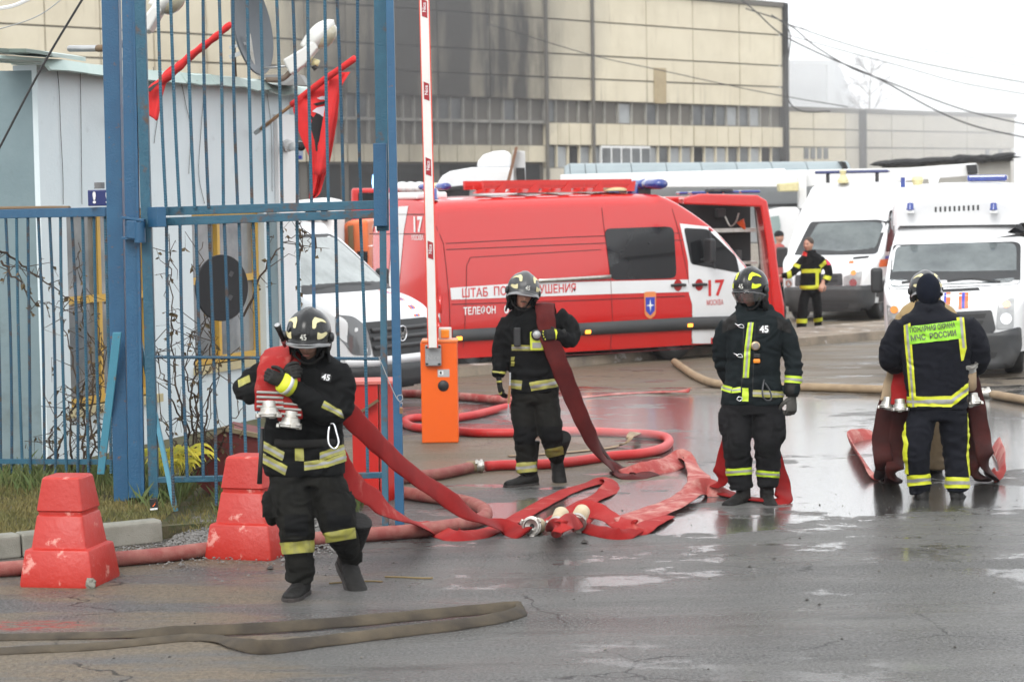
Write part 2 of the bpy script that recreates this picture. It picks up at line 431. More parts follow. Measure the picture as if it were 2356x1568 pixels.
# ------------------------------------------------------------------ ground
def ground_material():
    m = bpy.data.materials.new('wet_asphalt'); m.use_nodes = True; nt = m.node_tree; b = nt.nodes['Principled BSDF']; L = nt.links.new
    geo = nd(nt, 'ShaderNodeNewGeometry')
    def mapping(sx, sy, ox=0, oy=0, rz=0):
        mp = nd(nt, 'ShaderNodeMapping'); mp.inputs['Scale'].default_value = (sx, sy, 1); mp.inputs['Location'].default_value = (ox, oy, 0)
        mp.inputs['Rotation'].default_value = (0, 0, rz); L(geo.outputs['Position'], mp.inputs['Vector']); return mp.outputs[0]
    def nz(vec, sc, det=6, ro=0.6):
        n = nd(nt, 'ShaderNodeTexNoise', Scale=sc, Detail=det, Roughness=ro); L(vec, n.inputs['Vector']); return n.outputs['Fac']
    def rng(x, a, b_, c=0.0, d=1.0, smooth=True):
        r = nd(nt, 'ShaderNodeMapRange'); 
        if smooth: r.interpolation_type = 'SMOOTHSTEP'
        for i, q in enumerate((a, b_, c, d)): r.inputs[i + 1].default_value = q
        L(x, r.inputs[0]); return r.outputs[0]
    def mth(op, x, y):
        r = nd(nt, 'ShaderNodeMath'); r.operation = op; r.use_clamp = False
        for i, q in enumerate((x, y)):
            if isinstance(q, (int, float)): r.inputs[i].default_value = q
            else: L(q, r.inputs[i])
        return r.outputs[0]
    def mix(f, a, c):
        r = nd(nt, 'ShaderNodeMix', data_type='RGBA')
        for i, q in ((0, f), (6, a), (7, c)):
            if isinstance(q, tuple): r.inputs[i].default_value = (*q, 1)
            elif isinstance(q, (int, float)): r.inputs[i].default_value = q
            else: L(q, r.inputs[i])
        return r.outputs[2]
    sep = nd(nt, 'ShaderNodeSeparateXYZ'); L(geo.outputs['Position'], sep.inputs[0]); X, Y = sep.outputs[0], sep.outputs[1]
    pos = mapping(1, 1)
    # aggregate
    vor = nd(nt, 'ShaderNodeTexVoronoi', Scale=55.0); L(pos, vor.inputs['Vector'])
    grain = nz(pos, 52, 4, 0.8)
    agg = mix(rng(grain, 0.40, 0.62), (0.020, 0.020, 0.020), (0.27, 0.265, 0.255))
    agg = mix(mth('MULTIPLY', rng(vor.outputs['Distance'], 0.05, 0.5), 0.5), agg, (0.06, 0.06, 0.06))
    tone = rng(nz(mapping(0.6, 1.0, 3, 1), 0.9, 5), 0.3, 0.7)
    col = agg
    lane = rng(nz(mapping(0.22, 1.5, 5, 3, -0.16), 1.0, 5, 0.6), 0.36, 0.64)
    col = mix(mth('MULTIPLY', lane, 0.45), col, (0.17, 0.167, 0.158))
    dk = rng(nz(mapping(0.5, 2.2, 1, 7, -0.1), 1.0, 6, 0.62), 0.55, 0.72)
    col = mix(mth('MULTIPLY', dk, 0.5), col, (0.032, 0.031, 0.029))
    speck = rng(nz(pos, 38, 5, 0.8), 0.60, 0.70)
    col = mix(mth('MULTIPLY', speck, 0.55), col, (0.24, 0.23, 0.21))
    # trodden mud: by the hut and blocks, under the vans, thin streaks
    mudn = nz(mapping(0.55, 1.7, 1.3, 0.4), 1.0, 7, 0.65)
    left = rng(X, -0.4, -1.9)
    mid = mth('MULTIPLY', rng(Y, 18.5, 19.8), rng(Y, 24.5, 22.5))
    midx = rng(X, 1.9, 0.6)
    far = rng(Y, 24.5, 30)
    near_left = mth('MULTIPLY', left, rng(Y, 20, 15.5))
    zone = mth('MAXIMUM', mth('MAXIMUM', mth('MULTIPLY', mid, midx), mth('MULTIPLY', far, 0.75)), mth('MULTIPLY', near_left, 0.55))
    mud = rng(mth('ADD', mudn, mth('MULTIPLY', zone, 0.40)), 0.62, 0.80)
    mudc = mix(rng(nz(pos, 30, 5), 0.3, 0.7), (0.12, 0.088, 0.055), (0.26, 0.205, 0.135))
    col = mix(mth('MULTIPLY', mud, 0.72), col, mudc)
    dry = rng(nz(mapping(0.8, 2.6, 7, 2), 0.8, 5), 0.44, 0.62)
    # water film: more of it in the middle and on the right
    Yw = mth('ADD', Y, mth('MULTIPLY', mth('SUBTRACT', nz(mapping(.5, .5, 2, 9), .55, 4), .5), 9.0))
    wetz = mth('MULTIPLY', rng(Yw, 11.5, 17.5), rng(X, -1.9, 0.9))
    wetfar = mth('MULTIPLY', rng(Yw, 14.0, 18.5), rng(Y, 34, 27))
    wn = nz(mapping(0.55, 0.8, 0, 5, 0.2), 0.95, 6, 0.6)
    wn = mth('ADD', mth('MULTIPLY', wn, .62), mth('MULTIPLY', nz(mapping(1.0, 1.7, 4, 1, .12), 1.9, 7, .68), .38))
    film = rng(mth('ADD', wn, mth('MULTIPLY', wetz, mth('ADD', 0.045, mth('MULTIPLY', wetfar, 0.115)))), 0.52, 0.65)
    film = mth('MULTIPLY', film, mth('SUBTRACT', 1.0, mth('MULTIPLY', mud, 0.75)))
    fine = nz(pos, 40, 5, 0.7)
    film2 = rng(mth('ADD', mth('ADD', film, mth('MULTIPLY', mth('SUBTRACT', fine, 0.5), 1.1)), mth('MULTIPLY', mth('SUBTRACT', nz(pos, 7, 5, .65), 0.5), 0.9)), 0.35, 0.72)
    puddle = mth('MULTIPLY', rng(film, 0.80, 0.99), rng(Yw, 13.5, 17.0))
    film2 = mth('MULTIPLY', mth('MAXIMUM', film2, puddle), rng(Y, 11.5, 17.2, 0.30, 1.0))
    col = mix(mth('MULTIPLY', film2, 0.45), col, (0.022, 0.021, 0.020))
    cv = nd(nt, 'ShaderNodeTexVoronoi', Scale=0.42); cv.feature = 'DISTANCE_TO_EDGE'
    wpv = nd(nt, 'ShaderNodeVectorMath'); wpv.operation = 'ADD'; nn_ = nd(nt, 'ShaderNodeTexNoise', Scale=1.6, Detail=6.0); L(pos, nn_.inputs['Vector'])
    sc_ = nd(nt, 'ShaderNodeVectorMath'); sc_.operation = 'SCALE'; sc_.inputs['Scale'].default_value = 0.7; L(nn_.outputs['Color'], sc_.inputs[0])
    L(pos, wpv.inputs[0]); L(sc_.outputs[0], wpv.inputs[1]); L(wpv.outputs[0], cv.inputs['Vector'])
    crk = mth('MULTIPLY', rng(cv.outputs['Distance'], 0.005, 0.002), rng(nz(pos, .7, 3), .50, .60))
    col = mix(mth('MULTIPLY', crk, 0.8), col, (0.010, 0.010, 0.010))
    # a dribble of red paint
    d = mth('ADD', mth('POWER', mth('MULTIPLY', mth('SUBTRACT', X, -2.93), 1.9), 2), mth('POWER', mth('MULTIPLY', mth('SUBTRACT', Y, 13.1), 5.0), 2))
    rp = mth('MULTIPLY', rng(d, 1.0, 0.2), rng(nz(mapping(8, 20), 1.0, 6), 0.47, 0.53))
    col = mix(mth('MULTIPLY', rp, 0.8), col, (0.32, 0.035, 0.03))
    L(col, b.inputs['Base Color'])
    sheen = rng(nz(mapping(0.4, 1.3, 9, 4, 0.15), 0.9, 5, 0.6), 0.36, 0.62)
    base_r = mth('ADD', 0.46, mth('MULTIPLY', sheen, -0.24))
    base_r = mth('ADD', base_r, mth('MULTIPLY', mud, 0.12))
    rg = nd(nt, 'ShaderNodeMix'); L(film2, rg.inputs[0]); L(base_r, rg.inputs[2]); rg.inputs[3].default_value = 0.13
    L(rg.outputs[0], b.inputs['Roughness'])
    b.inputs['IOR'].default_value = 1.5
    h = mth('ADD', mth('ADD', mth('MULTIPLY', grain, 1.3), mth('MULTIPLY', vor.outputs['Distance'], .6)), mth('MULTIPLY', nz(pos, 9, 4), 1.6))
    st = nd(nt, 'ShaderNodeMix'); L(film2, st.inputs[0]); st.inputs[2].default_value = 1.0; st.inputs[3].default_value = 0.13
    bp = nd(nt, 'ShaderNodeBump', Distance=0.013); L(st.outputs[0], bp.inputs['Strength']); L(h, bp.inputs['Height'])
    L(bp.outputs[0], b.inputs['Normal'])
    L(mth('MULTIPLY', film2, 0.62), b.inputs['Coat Weight']); L(mth('ADD', 0.20, mth('MULTIPLY', film2, 0.3)), b.inputs['Specular IOR Level']); b.inputs['Coat IOR'].default_value = 1.5; b.inputs['Coat Roughness'].default_value = 0.10
    b2 = nd(nt, 'ShaderNodeBump', Distance=0.004, Strength=0.16); L(nz(pos, 26, 3, 0.6), b2.inputs['Height']); L(b2.outputs[0], b.inputs['Coat Normal'])
    return m
asphalt = ground_material()
gm = MB()
gm.add([(-400, -60, 0), (400, -60, 0), (400, 900, 0), (-400, 900, 0)], [(0, 1, 2, 3)])
ground = tag(gm.build('ground', asphalt), kind='structure')

# grass verge with its kerb
soil = pm('soil', (0.075, 0.065, 0.03), 0.9, grime=((0.12, 0.10, 0.045), 5, 0.8), spot=((0.05, 0.07, 0.02), 9, 0.5, 0.62), bump=(60, 0.8))
concrete = pm('kerb_concrete', (0.25, 0.245, 0.21), 0.75, grime=((0.15, 0.145, 0.115), 5, 0.7), spot=((0.09, 0.08, 0.06), 14, 0.62, 0.72), bump=(90, 0.5))
KA, KB = G(-120, 1300), G(378, 1247)          # foot of the kerb face
KE = G(400, 1205)                               # the end of the kerb turns back
kdir = (KB - KA).normalized(); kn = V((-kdir.y, kdir.x, 0))
vm = MB()
poly = [KA + kn * .1, KB + kn * .1, V((-2.2, 17.2, 0)), V((-1.55, 17.6, 0)), V((-1.0, 19.0, 0)), V((-1.8, 21.5, 0)), V((-3, 26, 0)), V((-9, 26, 0)), V((-9, KA.y, 0))]
top = []
for p in poly: top.append(V((p.x, p.y, 0.11)))
vm.prism([V((p.x, p.y, 0)) for p in poly], (0, 0, -0.05), (0, 0, 0.105))
# sink the far corner into the road
verge = vm.build('grass_verge', soil); tag(verge, kind='structure')
for v in verge.data.vertices:
    if v.co.x > -2.5 and v.co.z > 0: v.co.z = 0.012
km = MB(); KL = (KB - KA).length
nseg = 3
kerb = empty('kerb', KA); tag(kerb, kind='structure')
for i in range(nseg):
    a, b_ = KA + kdir * (KL * i / nseg + 0.006), KA + kdir * (KL * (i + 1) / nseg - 0.006)
    k = MB()
    pr = [(0, 0), (0.012, 0.15), (0.03, 0.165), (0.15, 0.165), (0.16, 0)]
    k.loft([[a + kn * u + V((0, 0, w)) for u, w in pr], [b_ + kn * u + V((0, 0, w)) for u, w in pr]])
    o = bevel(k.build('kerb_stone', concrete, kerb), 0.012, 2)

def blades(name, n, region, h, mat, parent=None, zf=None, spread=0.35, w=0.004):
    mb = MB(); k = 0
    for _ in range(n * 4):
        if k >= n: break
        p = region()
        if p is None: continue
        k += 1
        a = random.uniform(0, 2 * pi); hh = h * random.uniform(0.45, 1.25)
        s = V((cos(a), sin(a), 0)) * w; l = V((random.gauss(0, spread), random.gauss(0, spread), 0)) * hh
        mb.v += [p - s, p + s, p + l * 0.4 + V((0, 0, hh * 0.6)) + s * 0.6, p + l + V((0, 0, hh))]
        b0 = len(mb.v) - 4
        mb.f += [(b0, b0 + 1, b0 + 2), (b0, b0 + 2, b0 + 3)]; mb.m += [0, 0]
    me = bpy.data.meshes.new(name); me.from_pydata([tuple(v) for v in mb.v], [], mb.f); me.update()
    return link(name, me, mat, parent)
def on_verge():
    x = random.uniform(-5.4, -2.15); y = random.uniform(15.4, 20.2)
    q = V((x, y, 0)) - KA
    if q.dot(kn) < 0.16: return None
    if x > -2.75 and y < 16.2: return None
    if x > -2.6 and random.random() < 0.6: return None
    if noise.noise(V((x * 2.2, y * 2.2, 0))) < -0.35: return None
    return V((x, y, 0.105 if x < -2.6 else 0.03))
grass_a = pm('grass_blades', (0.17, 0.14, 0.045), 0.8, grime=((0.085, 0.105, 0.03), 2.5, 0.9))
grass_b = pm('grass_blades_green', (0.07, 0.115, 0.025), 0.7, grime=((0.15, 0.14, 0.05), 4, 0.7))
tag(blades('grass', 26000, on_verge, 0.05, grass_a), kind='stuff')
def by_fence():
    x = random.uniform(-5.4, -1.2); y = random.gauss(18.9, 0.35) if x < -3 else random.gauss(17.9, 0.3)
    if noise.noise(V((x * 3, 4, 0))) < -0.1: return None
    return V((x, y, 0.10 if x < -2.6 else 0.02))
tag(blades('tall_grass', 3600, by_fence, 0.17, grass_b, spread=0.3, w=0.005), kind='stuff')
# gravel between kerb and gate foot, crumbs on the road
stone = pm('gravel_stone', (0.20, 0.195, 0.185), 0.8, grime=((0.08, 0.075, 0.07), 30, 0.9))
def pebbles(name, n, region, rr, mat):
    mb = MB()
    for _ in range(n):
        p = region(); r = rr * random.uniform(0.4, 1.3) * (2.2 if random.random() < 0.04 else 1)
        t = [V((random.gauss(0, 1), random.gauss(0, 1), random.gauss(0, 1))).normalized() for _ in range(2)]
        a = random.uniform(0, pi); vs = []
        for k in range(4):
            vs.append(p + V((cos(a + k * pi / 2) * r * random.uniform(.7, 1.2), sin(a + k * pi / 2) * r * random.uniform(.7, 1.2), r * 0.25)))
        vs += [p + V((0, 0, r * 0.85)), p - V((0, 0, r * 0.1))]
        mb.add(vs, [(0, 1, 4), (1, 2, 4), (2, 3, 4), (3, 0, 4), (1, 0, 5), (2, 1, 5), (3, 2, 5), (0, 3, 5)])
    me = bpy.data.meshes.new(name); me.from_pydata([tuple(v) for v in mb.v], [], mb.f); me.update()
    return tag(link(name, me, mat), kind='stuff')
def gr():
    while True:
        x = random.uniform(-3.4, -1.2); y = random.gauss(16.5, 0.55)
        q = V((x, y, 0)) - KA
        if q.dot(kn) < 0.0 and x < -2.5: 
            if random.random() < 0.7: continue
            return V((x, y, 0.002))
        if x < -2.5: continue
        return V((x, y, 0.012))
pebbles('gravel', 6500, gr, 0.011, stone)
pebbles('road_grit', 2600, lambda: V((random.uniform(-3.6, 4.5), random.uniform(10.5, 20) if random.random() < .7 else random.gauss(15, .8), 0.0)), 0.0045, pm('grit', (0.05, 0.045, 0.04), 0.8, grime=((0.3, 0.28, 0.24), 40, 0.6)))
pebbles('pebbles', 60, lambda: V((random.uniform(-3, 4), random.uniform(11, 19), 0.0)), 0.013, pm('pebble', (0.045, 0.04, 0.035), 0.7))

# ------------------------------------------------------------------ haze
hz = MB(); hz.box((60, 122, 14), (420, 300, 30.2))
hm = bpy.data.materials.new('haze'); hm.use_nodes = True
hm.node_tree.nodes.clear()
vo = nd(hm.node_tree, 'ShaderNodeVolumePrincipled', Density=0.0004, Anisotropy=0.2)
vo.inputs['Color'].default_value = (0.95, 0.97, 1.0, 1)
ou = nd(hm.node_tree, 'ShaderNodeOutputMaterial'); hm.node_tree.links.new(vo.outputs[0], ou.inputs['Volume'])
tag(hz.build('haze', hm), kind='stuff')

# ------------------------------------------------------------------ warehouse
WD = V((0.922, 1, 0)).normalized()
W0 = P(1350, 452, 150); W0.z = 0
WPL = Pl(W0, WD)                                 # u along the facade, w = height
def wu(px, py=300): return WPL.at(px, py)[0]
rows_z = {k: WPL.at(1361, y)[1] for k, y in dict(top=0, a=50, b=128, c=182, d=233, e=283, f=335, g=385).items()}
WT, WN = rows_z, V((WD.y, -WD.x, 0))             # WN points toward the viewer
def wall_material():
    m = bpy.data.materials.new('warehouse_panel'); m.use_nodes = True; nt = m.node_tree; b = nt.nodes['Principled BSDF']; L = nt.links.new
    tc = nd(nt, 'ShaderNodeTexCoord'); sep = nd(nt, 'ShaderNodeSeparateXYZ'); L(tc.outputs['Object'], sep.inputs[0])
    U, Z = sep.outputs[0], sep.outputs[2]
    def rng(x, a, b_, c=0.0, d=1.0):
        r = nd(nt, 'ShaderNodeMapRange'); r.interpolation_type = 'SMOOTHSTEP'
        for i, q in enumerate((a, b_, c, d)): r.inputs[i + 1].default_value = q
        L(x, r.inputs[0]); return r.outputs[0]
    def mth(op, x, y):
        r = nd(nt, 'ShaderNodeMath'); r.operation = op
        for i, q in enumerate((x, y)):
            if isinstance(q, (int, float)): r.inputs[i].default_value = q
            else: L(q, r.inputs[i])
        return r.outputs[0]
    def nz(sx, sz, sc, det=5, ro=.6):
        mp = nd(nt, 'ShaderNodeMapping'); mp.inputs['Scale'].default_value = (sx, 1, sz); L(tc.outputs['Object'], mp.inputs['Vector'])
        n = nd(nt, 'ShaderNodeTexNoise', Scale=sc, Detail=det, Roughness=ro); L(mp.outputs[0], n.inputs['Vector']); return n.outputs['Fac']
    def mix(f, a, c):
        r = nd(nt, 'ShaderNodeMix', data_type='RGBA')
        for i, q in ((0, f), (6, a), (7, c)):
            if isinstance(q, tuple): r.inputs[i].default_value = (*q, 1)
            else: L(q, r.inputs[i])
        return r.outputs[2]
    col = mix(rng(nz(1, 1, .35), .3, .7), (0.68, 0.62, 0.48), (0.60, 0.54, 0.41))
    col = mix(mth('MULTIPLY', rng(nz(2.2, .25, 1.0, 6), .55, .75), .5), col, (0.34, 0.28, 0.19))
    uL, uR = wu(720), wu(1215)
    warp = mth('MULTIPLY', mth('SUBTRACT', nz(1.0, .25, .5, 5, .6), .5), 9.0)
    u2 = mth('ADD', U, warp)
    soot = mth('MULTIPLY', rng(u2, wu(600), wu(800)), rng(u2, wu(1330), wu(1170)))
    streak = rng(nz(.45, .10, 1.0, 5, .6), .34, .62)
    low = mth('MAXIMUM', rng(Z, WT['b'] + 2.0, WT['d'], 0.55, 1.0), 0.0)
    soot = mth('MULTIPLY', soot, mth('ADD', mth('MULTIPLY', streak, .55), .62))
    soot = mth('MINIMUM', mth('MULTIPLY', soot, rng(Z, WT['d'] - .4, WT['d'], .30, 1.0)), 1.0)
    # licks of soot above the broken windows further right
    lick = mth('MULTIPLY', rng(nz(1.6, .0, .55, 5, .75), .52, .70), rng(mth('ADD', Z, mth('MULTIPLY', nz(1, .3, .6), 4.0)), WT['d'] + 4.3, WT['d'] + 1.2))
    lick = mth('MULTIPLY', lick, mth('MULTIPLY', rng(Z, WT['d'] - .6, WT['d']), rng(U, wu(1850), wu(1700))))
    col = mix(mth('MULTIPLY', mth('MAXIMUM', soot, mth('MULTIPLY', lick, .7)), .95), col, (0.028, 0.027, 0.027))
    L(col, b.inputs['Base Color']); b.inputs['Roughness'].default_value = 0.85
    return m
wm = wall_material()
wpan_grey = pm('grey_panel', (0.56, 0.52, 0.43), 0.85, grime=((0.45, 0.42, 0.35), .6, .6))
wpale = pm('pale_glass', (0.33, 0.35, 0.36), 0.35, grime=((0.22, 0.23, 0.24), .6, .8))
wdark = pm('burnt_interior', (0.02, 0.02, 0.021), 0.9, grime=((0.04, 0.04, 0.04), .5, .5))
wframe = pm('steel_frame', (0.34, 0.33, 0.30), 0.8, grime=((0.12, 0.12, 0.11), 1.5, .6))
wglass = pm('dusty_glass', (0.15, 0.16, 0.165), 0.3, grime=((0.035, 0.037, 0.04), .35, 1.0))
wjoint = pm('panel_joint', (0.14, 0.13, 0.115), 0.9)
ware = empty('warehouse', W0, atan2(WD.y, WD.x), 'huge beige panelled warehouse with smoke blackened upper wall and burnt windows', 'warehouse')
def wbox(name, u0, u1, z0, z1, mat, d0=0.0, d1=0.3, parent=None):
    """Slab on the facade from u0 to u1; d = how far it stands proud toward the viewer."""
    mb = MB(); mb.box(((u0 + u1) / 2, -(d0 + d1) / 2, (z0 + z1) / 2), (u1 - u0, abs(d1 - d0), z1 - z0))
    return mb.build(name, mat, parent or ware, True)
UL = wu(-150); UE = wu(1803); 
wbox('core_wall', UL, UE, 0, WT['top'] + .6, wjoint, -12, -0.35)
wbox('roof_edge', UL, UE + .1, WT['top'] + .6, WT['top'] + .95, wjoint, -12.2, 0.15)
cuts = [wu(x) for x in (-150, -20, 110, 237, 360, 480, 600, 705, 800, 905, 1010, 1130, 1256.6, 1363, 1490, 1596.6, 1703, 1803)]
zs = [WT['d'], WT['c'], WT['b'], WT['a'], WT['top'] + .6]
for i in range(len(cuts) - 1):
    a, b_ = cuts[i] + .05, cuts[i + 1] - .05
    for z0, z1 in zip(zs, zs[1:]):
        wbox('wall_panel', a, b_, z0 + .05, z1 - .05, wm, -0.35, random.uniform(-.02, .02))
    if cuts[i] >= wu(1250):
        k = 4 if cuts[i + 1] - cuts[i] > 4 else 3
        for j in range(k):
            aa, bb = a + (b_ - a) * j / k, a + (b_ - a) * (j + 1) / k
            wbox('wall_panel', aa + .03, bb - .03, WT['f'] + .04, WT['e'] - .04, wm, -0.35, random.uniform(-.04, .02))
            if random.random() < .42 or (j in (1, 2) and i in (12, 14)): 
                wbox('broken_window', aa + .06, bb - .06, WT['e'] + .05, WT['d'] - .1, wdark, -0.6, -0.5)
            else:
                wbox('window_pane', aa + .06, bb - .06, WT['e'] + .05, WT['d'] - .1, random.choice([wglass, wglass, wpale]), -0.36, -0.30)
            wbox('window_mullion', aa - .03, aa + .06, WT['e'], WT['d'], wframe, -0.36, -0.14)
            wbox('window_pane', aa + .06, bb - .06, WT['g'], WT['f'] - .1, random.choice([wglass, wdark, wpale]), -0.36, -0.28)
            wbox('window_mullion', aa - .03, aa + .06, WT['g'], WT['f'], wm, -0.36, -0.12)
        wbox('wall_panel', a, b_, 0.1, WT['g'] - .05, wpan_grey, -0.35, 0)
    else:
        k = 4
        wbox('burnt_opening', a, b_, WT['f'] + .1, WT['d'] - .05, wdark, -0.6, -0.5)
        for j in range(k):
            aa = a + (b_ - a) * j / k
            wbox('window_mullion', aa - .04, aa + .06, WT['f'], WT['d'], wframe, -0.36, -0.12)
            if random.random() < .3: wbox('window_pane', aa + .08, aa + (b_ - a) / k - .06, WT['e'] + .1, WT['d'] - .1, wglass, -0.36, -0.30)
        wbox('window_transom', a, b_, WT['e'] - .1, WT['e'] + .08, wframe, -0.36, -0.10)
        for j in range(3):
            aa, bb = a + (b_ - a) * j / 3, a + (b_ - a) * (j + 1) / 3
            wbox('wall_panel', aa + .03, bb - .03, WT['g'] + .35, WT['f'] - .04, wm, -0.35, random.uniform(-.03, .03))
        wbox('burnt_opening', a + .3, b_ - .3, 0.2, WT['g'] + .2, wdark, -0.5, -0.3)
# white framed window group at ground floor
a, b_ = wu(1383), wu(1496)
wbox('white_window_frame', a, b_, WT['g'] - .3, WT['f'] + .0, white_flat, -0.2, -0.02)
for j in range(5):
    aa, bb = a + (b_ - a) * j / 5, a + (b_ - a) * (j + 1) / 5
    wbox('window_pane', aa + .1, bb - .05, WT['g'] - .25, WT['f'] - .15, wglass, -0.05, -0.01)
# vertical drainpipe streaks and repair patch
wbox('render_patch', wu(1505), wu(1533), WT['d'], WT['b'] - .6, pm('render_patch', (0.42, 0.34, 0.21), .9, grime=((0.33, .26, .16), 1, .7)), 0.02, 0.06)
for x in (1256, 1363):
    wbox('drain_pipe', wu(x) - .1, wu(x) + .1, .3, WT['top'] + .4, wjoint, 0.05, 0.2)
wbox('corner_pole', UE - .1, UE + .35, 0, WT['top'] + .9, wdark, -.2, .25)
# lower wing, further right
wing = empty('warehouse_wing', W0 + WD * UE, atan2(WD.y, WD.x), 'long low beige wing of the warehouse fading into the mist at right', 'building')
WH = WPL.at(1810, 248)[1]; wend = wu(2335)
def gbox(name, u0, u1, z0, z1, mat, d0, d1): return wbox(name, u0 - UE, u1 - UE, z0, z1, mat, d0, d1, wing)
gbox('core_wall', UE + .4, wend, 0, WH - .2, wjoint, -9, -.3)
gbox('roof_edge', UE + .4, wend + .2, WH - .2, WH + .1, wjoint, -9, .1)
wcut = [wu(x) for x in (1810, 1872, 1945, 1985, 2052, 2125, 2225, 2335)]
wz = [0.1, WPL.at(2000, 340)[1], WPL.at(2000, 300)[1], WH - .2]
for i in range(len(wcut) - 1):
    for z0, z1 in zip(wz, wz[1:]):
        gbox('wall_panel', wcut[i] + .06, wcut[i + 1] - .06, z0 + .05, z1 - .05, wm if i < 2 else wpan_grey, -.3, random.uniform(-.03, .03))
for x in (1853, 1868, 1883, 1898, 2270, 2300):
    gbox('window_pane', wu(x) - .25, wu(x) + .3, WPL.at(2000, 366)[1], WPL.at(2000, 342)[1], wglass, .03, .08)
gbox('corner_pole', wu(1976), wu(1984), 0, WH, wdark, .02, .4)

# hazy steel gantry hall and bare tree beyond
hall = empty('distant_hall', P(1880, 250, 215), 0, 'pale steep roofed hall with a gantry beam, almost lost in mist', 'building')
pale = pm('haze_pale_cladding', (0.55, 0.57, 0.58), .8)  # pale tone paints in the haze that veils the hall
hb = MB(); pts = [P(1811, 140, 215), P(1905, 140, 215), P(1945, 250, 215), P(1811, 250, 215)]
hb.prism(pts, (0, 0, 0), (3, 12, 0)); hb.build('roof', pale, hall)
hb = MB(); hb.prism([P(1811, 250, 215), P(1945, 250, 215), P(1945, 460, 215), P(1811, 460, 215)], (0, 0, 0), (3, 12, 0)); hb.build('wall', pale, hall)
hb = MB(); hb.bar(P(1806, 145, 212), P(1932, 145, 212), .4, .5); hb.build('gantry_beam', pale, hall)
hb = MB(); hb.bar(P(1911, 148, 212), P(1913, 250, 212), .7, .7); hb.build('gantry_post', pale, hall)

bark = pm('bark', (0.10, 0.08, 0.065), .9)
def bare_tree(base, h, label, spread=.35):
    t = empty('bare_tree', base, 0, label, 'tree')
    tr = MB(); br = MB(); rnd_ = random.Random(5)
    tp = [V(base) + V((sin(i) * .12, 0, h * i / 8)) for i in range(9)]
    tr.tube(tp, [h * .011 * (1 - i / 10) for i in range(9)], 7); tr.build('trunk', bark, t)
    def grow(p, d, L, r, k):
        q = p + d * L
        br.tube([p, (p + q) / 2 + V((rnd_.gauss(0, .03), rnd_.gauss(0, .03), 0)) * L, q], [r, r * .8, r * .5], 4)
        if k == 0: return
        for _ in range(4):
            nd_ = (d + V((rnd_.gauss(0, .5), rnd_.gauss(0, .5), rnd_.gauss(-.1, .4)))).normalized()
            grow(p.lerp(q, rnd_.uniform(.35, 1)), nd_, L * .6, r * .55, k - 1)
    for i in range(2, 8):
        for k in range(5):
            a = rnd_.uniform(0, 2 * pi); d = V((cos(a), sin(a), .9)).normalized()
            grow(tp[i], d, h * .22 * (1.2 - i / 9), h * .0032, 3)
    br.build('branches', bark, t)
tb = G(2010, 560); 
bare_tree(P(2003, 440, 190) - V((0, 0, P(2003, 440, 190).z)), 14.0, 'tall bare leafless tree rising behind the low wing in the mist')

# smoke drifting off the burnt bay, mist over the far right of the yard
def puff(name, c, r, dens, colr):
    mb = MB(); mb.ell(c, r, None, 24, 14); m = bpy.data.materials.new(name); m.use_nodes = True; m.node_tree.nodes.clear()
    vo = nd(m.node_tree, 'ShaderNodeVolumePrincipled', Density=dens, Anisotropy=.1); vo.inputs['Color'].default_value = (*colr, 1)
    ou = nd(m.node_tree, 'ShaderNodeOutputMaterial'); m.node_tree.links.new(vo.outputs[0], ou.inputs['Volume'])
    tag(mb.build(name, m, None, False, True), kind='stuff')
puff('smoke', P(985, 60, 122), (10, 5, 8), .060, (.16, .16, .165))
puff('smoke', P(880, 120, 112), (6, 4, 6), .05, (.16, .16, .165))
puff('mist', P(2010, 260, 178), (30, 14, 11), .020, (.97, .98, 1.0))
puff('mist', P(2240, 300, 165), (20, 10, 8), .012, (.97, .98, 1.0))
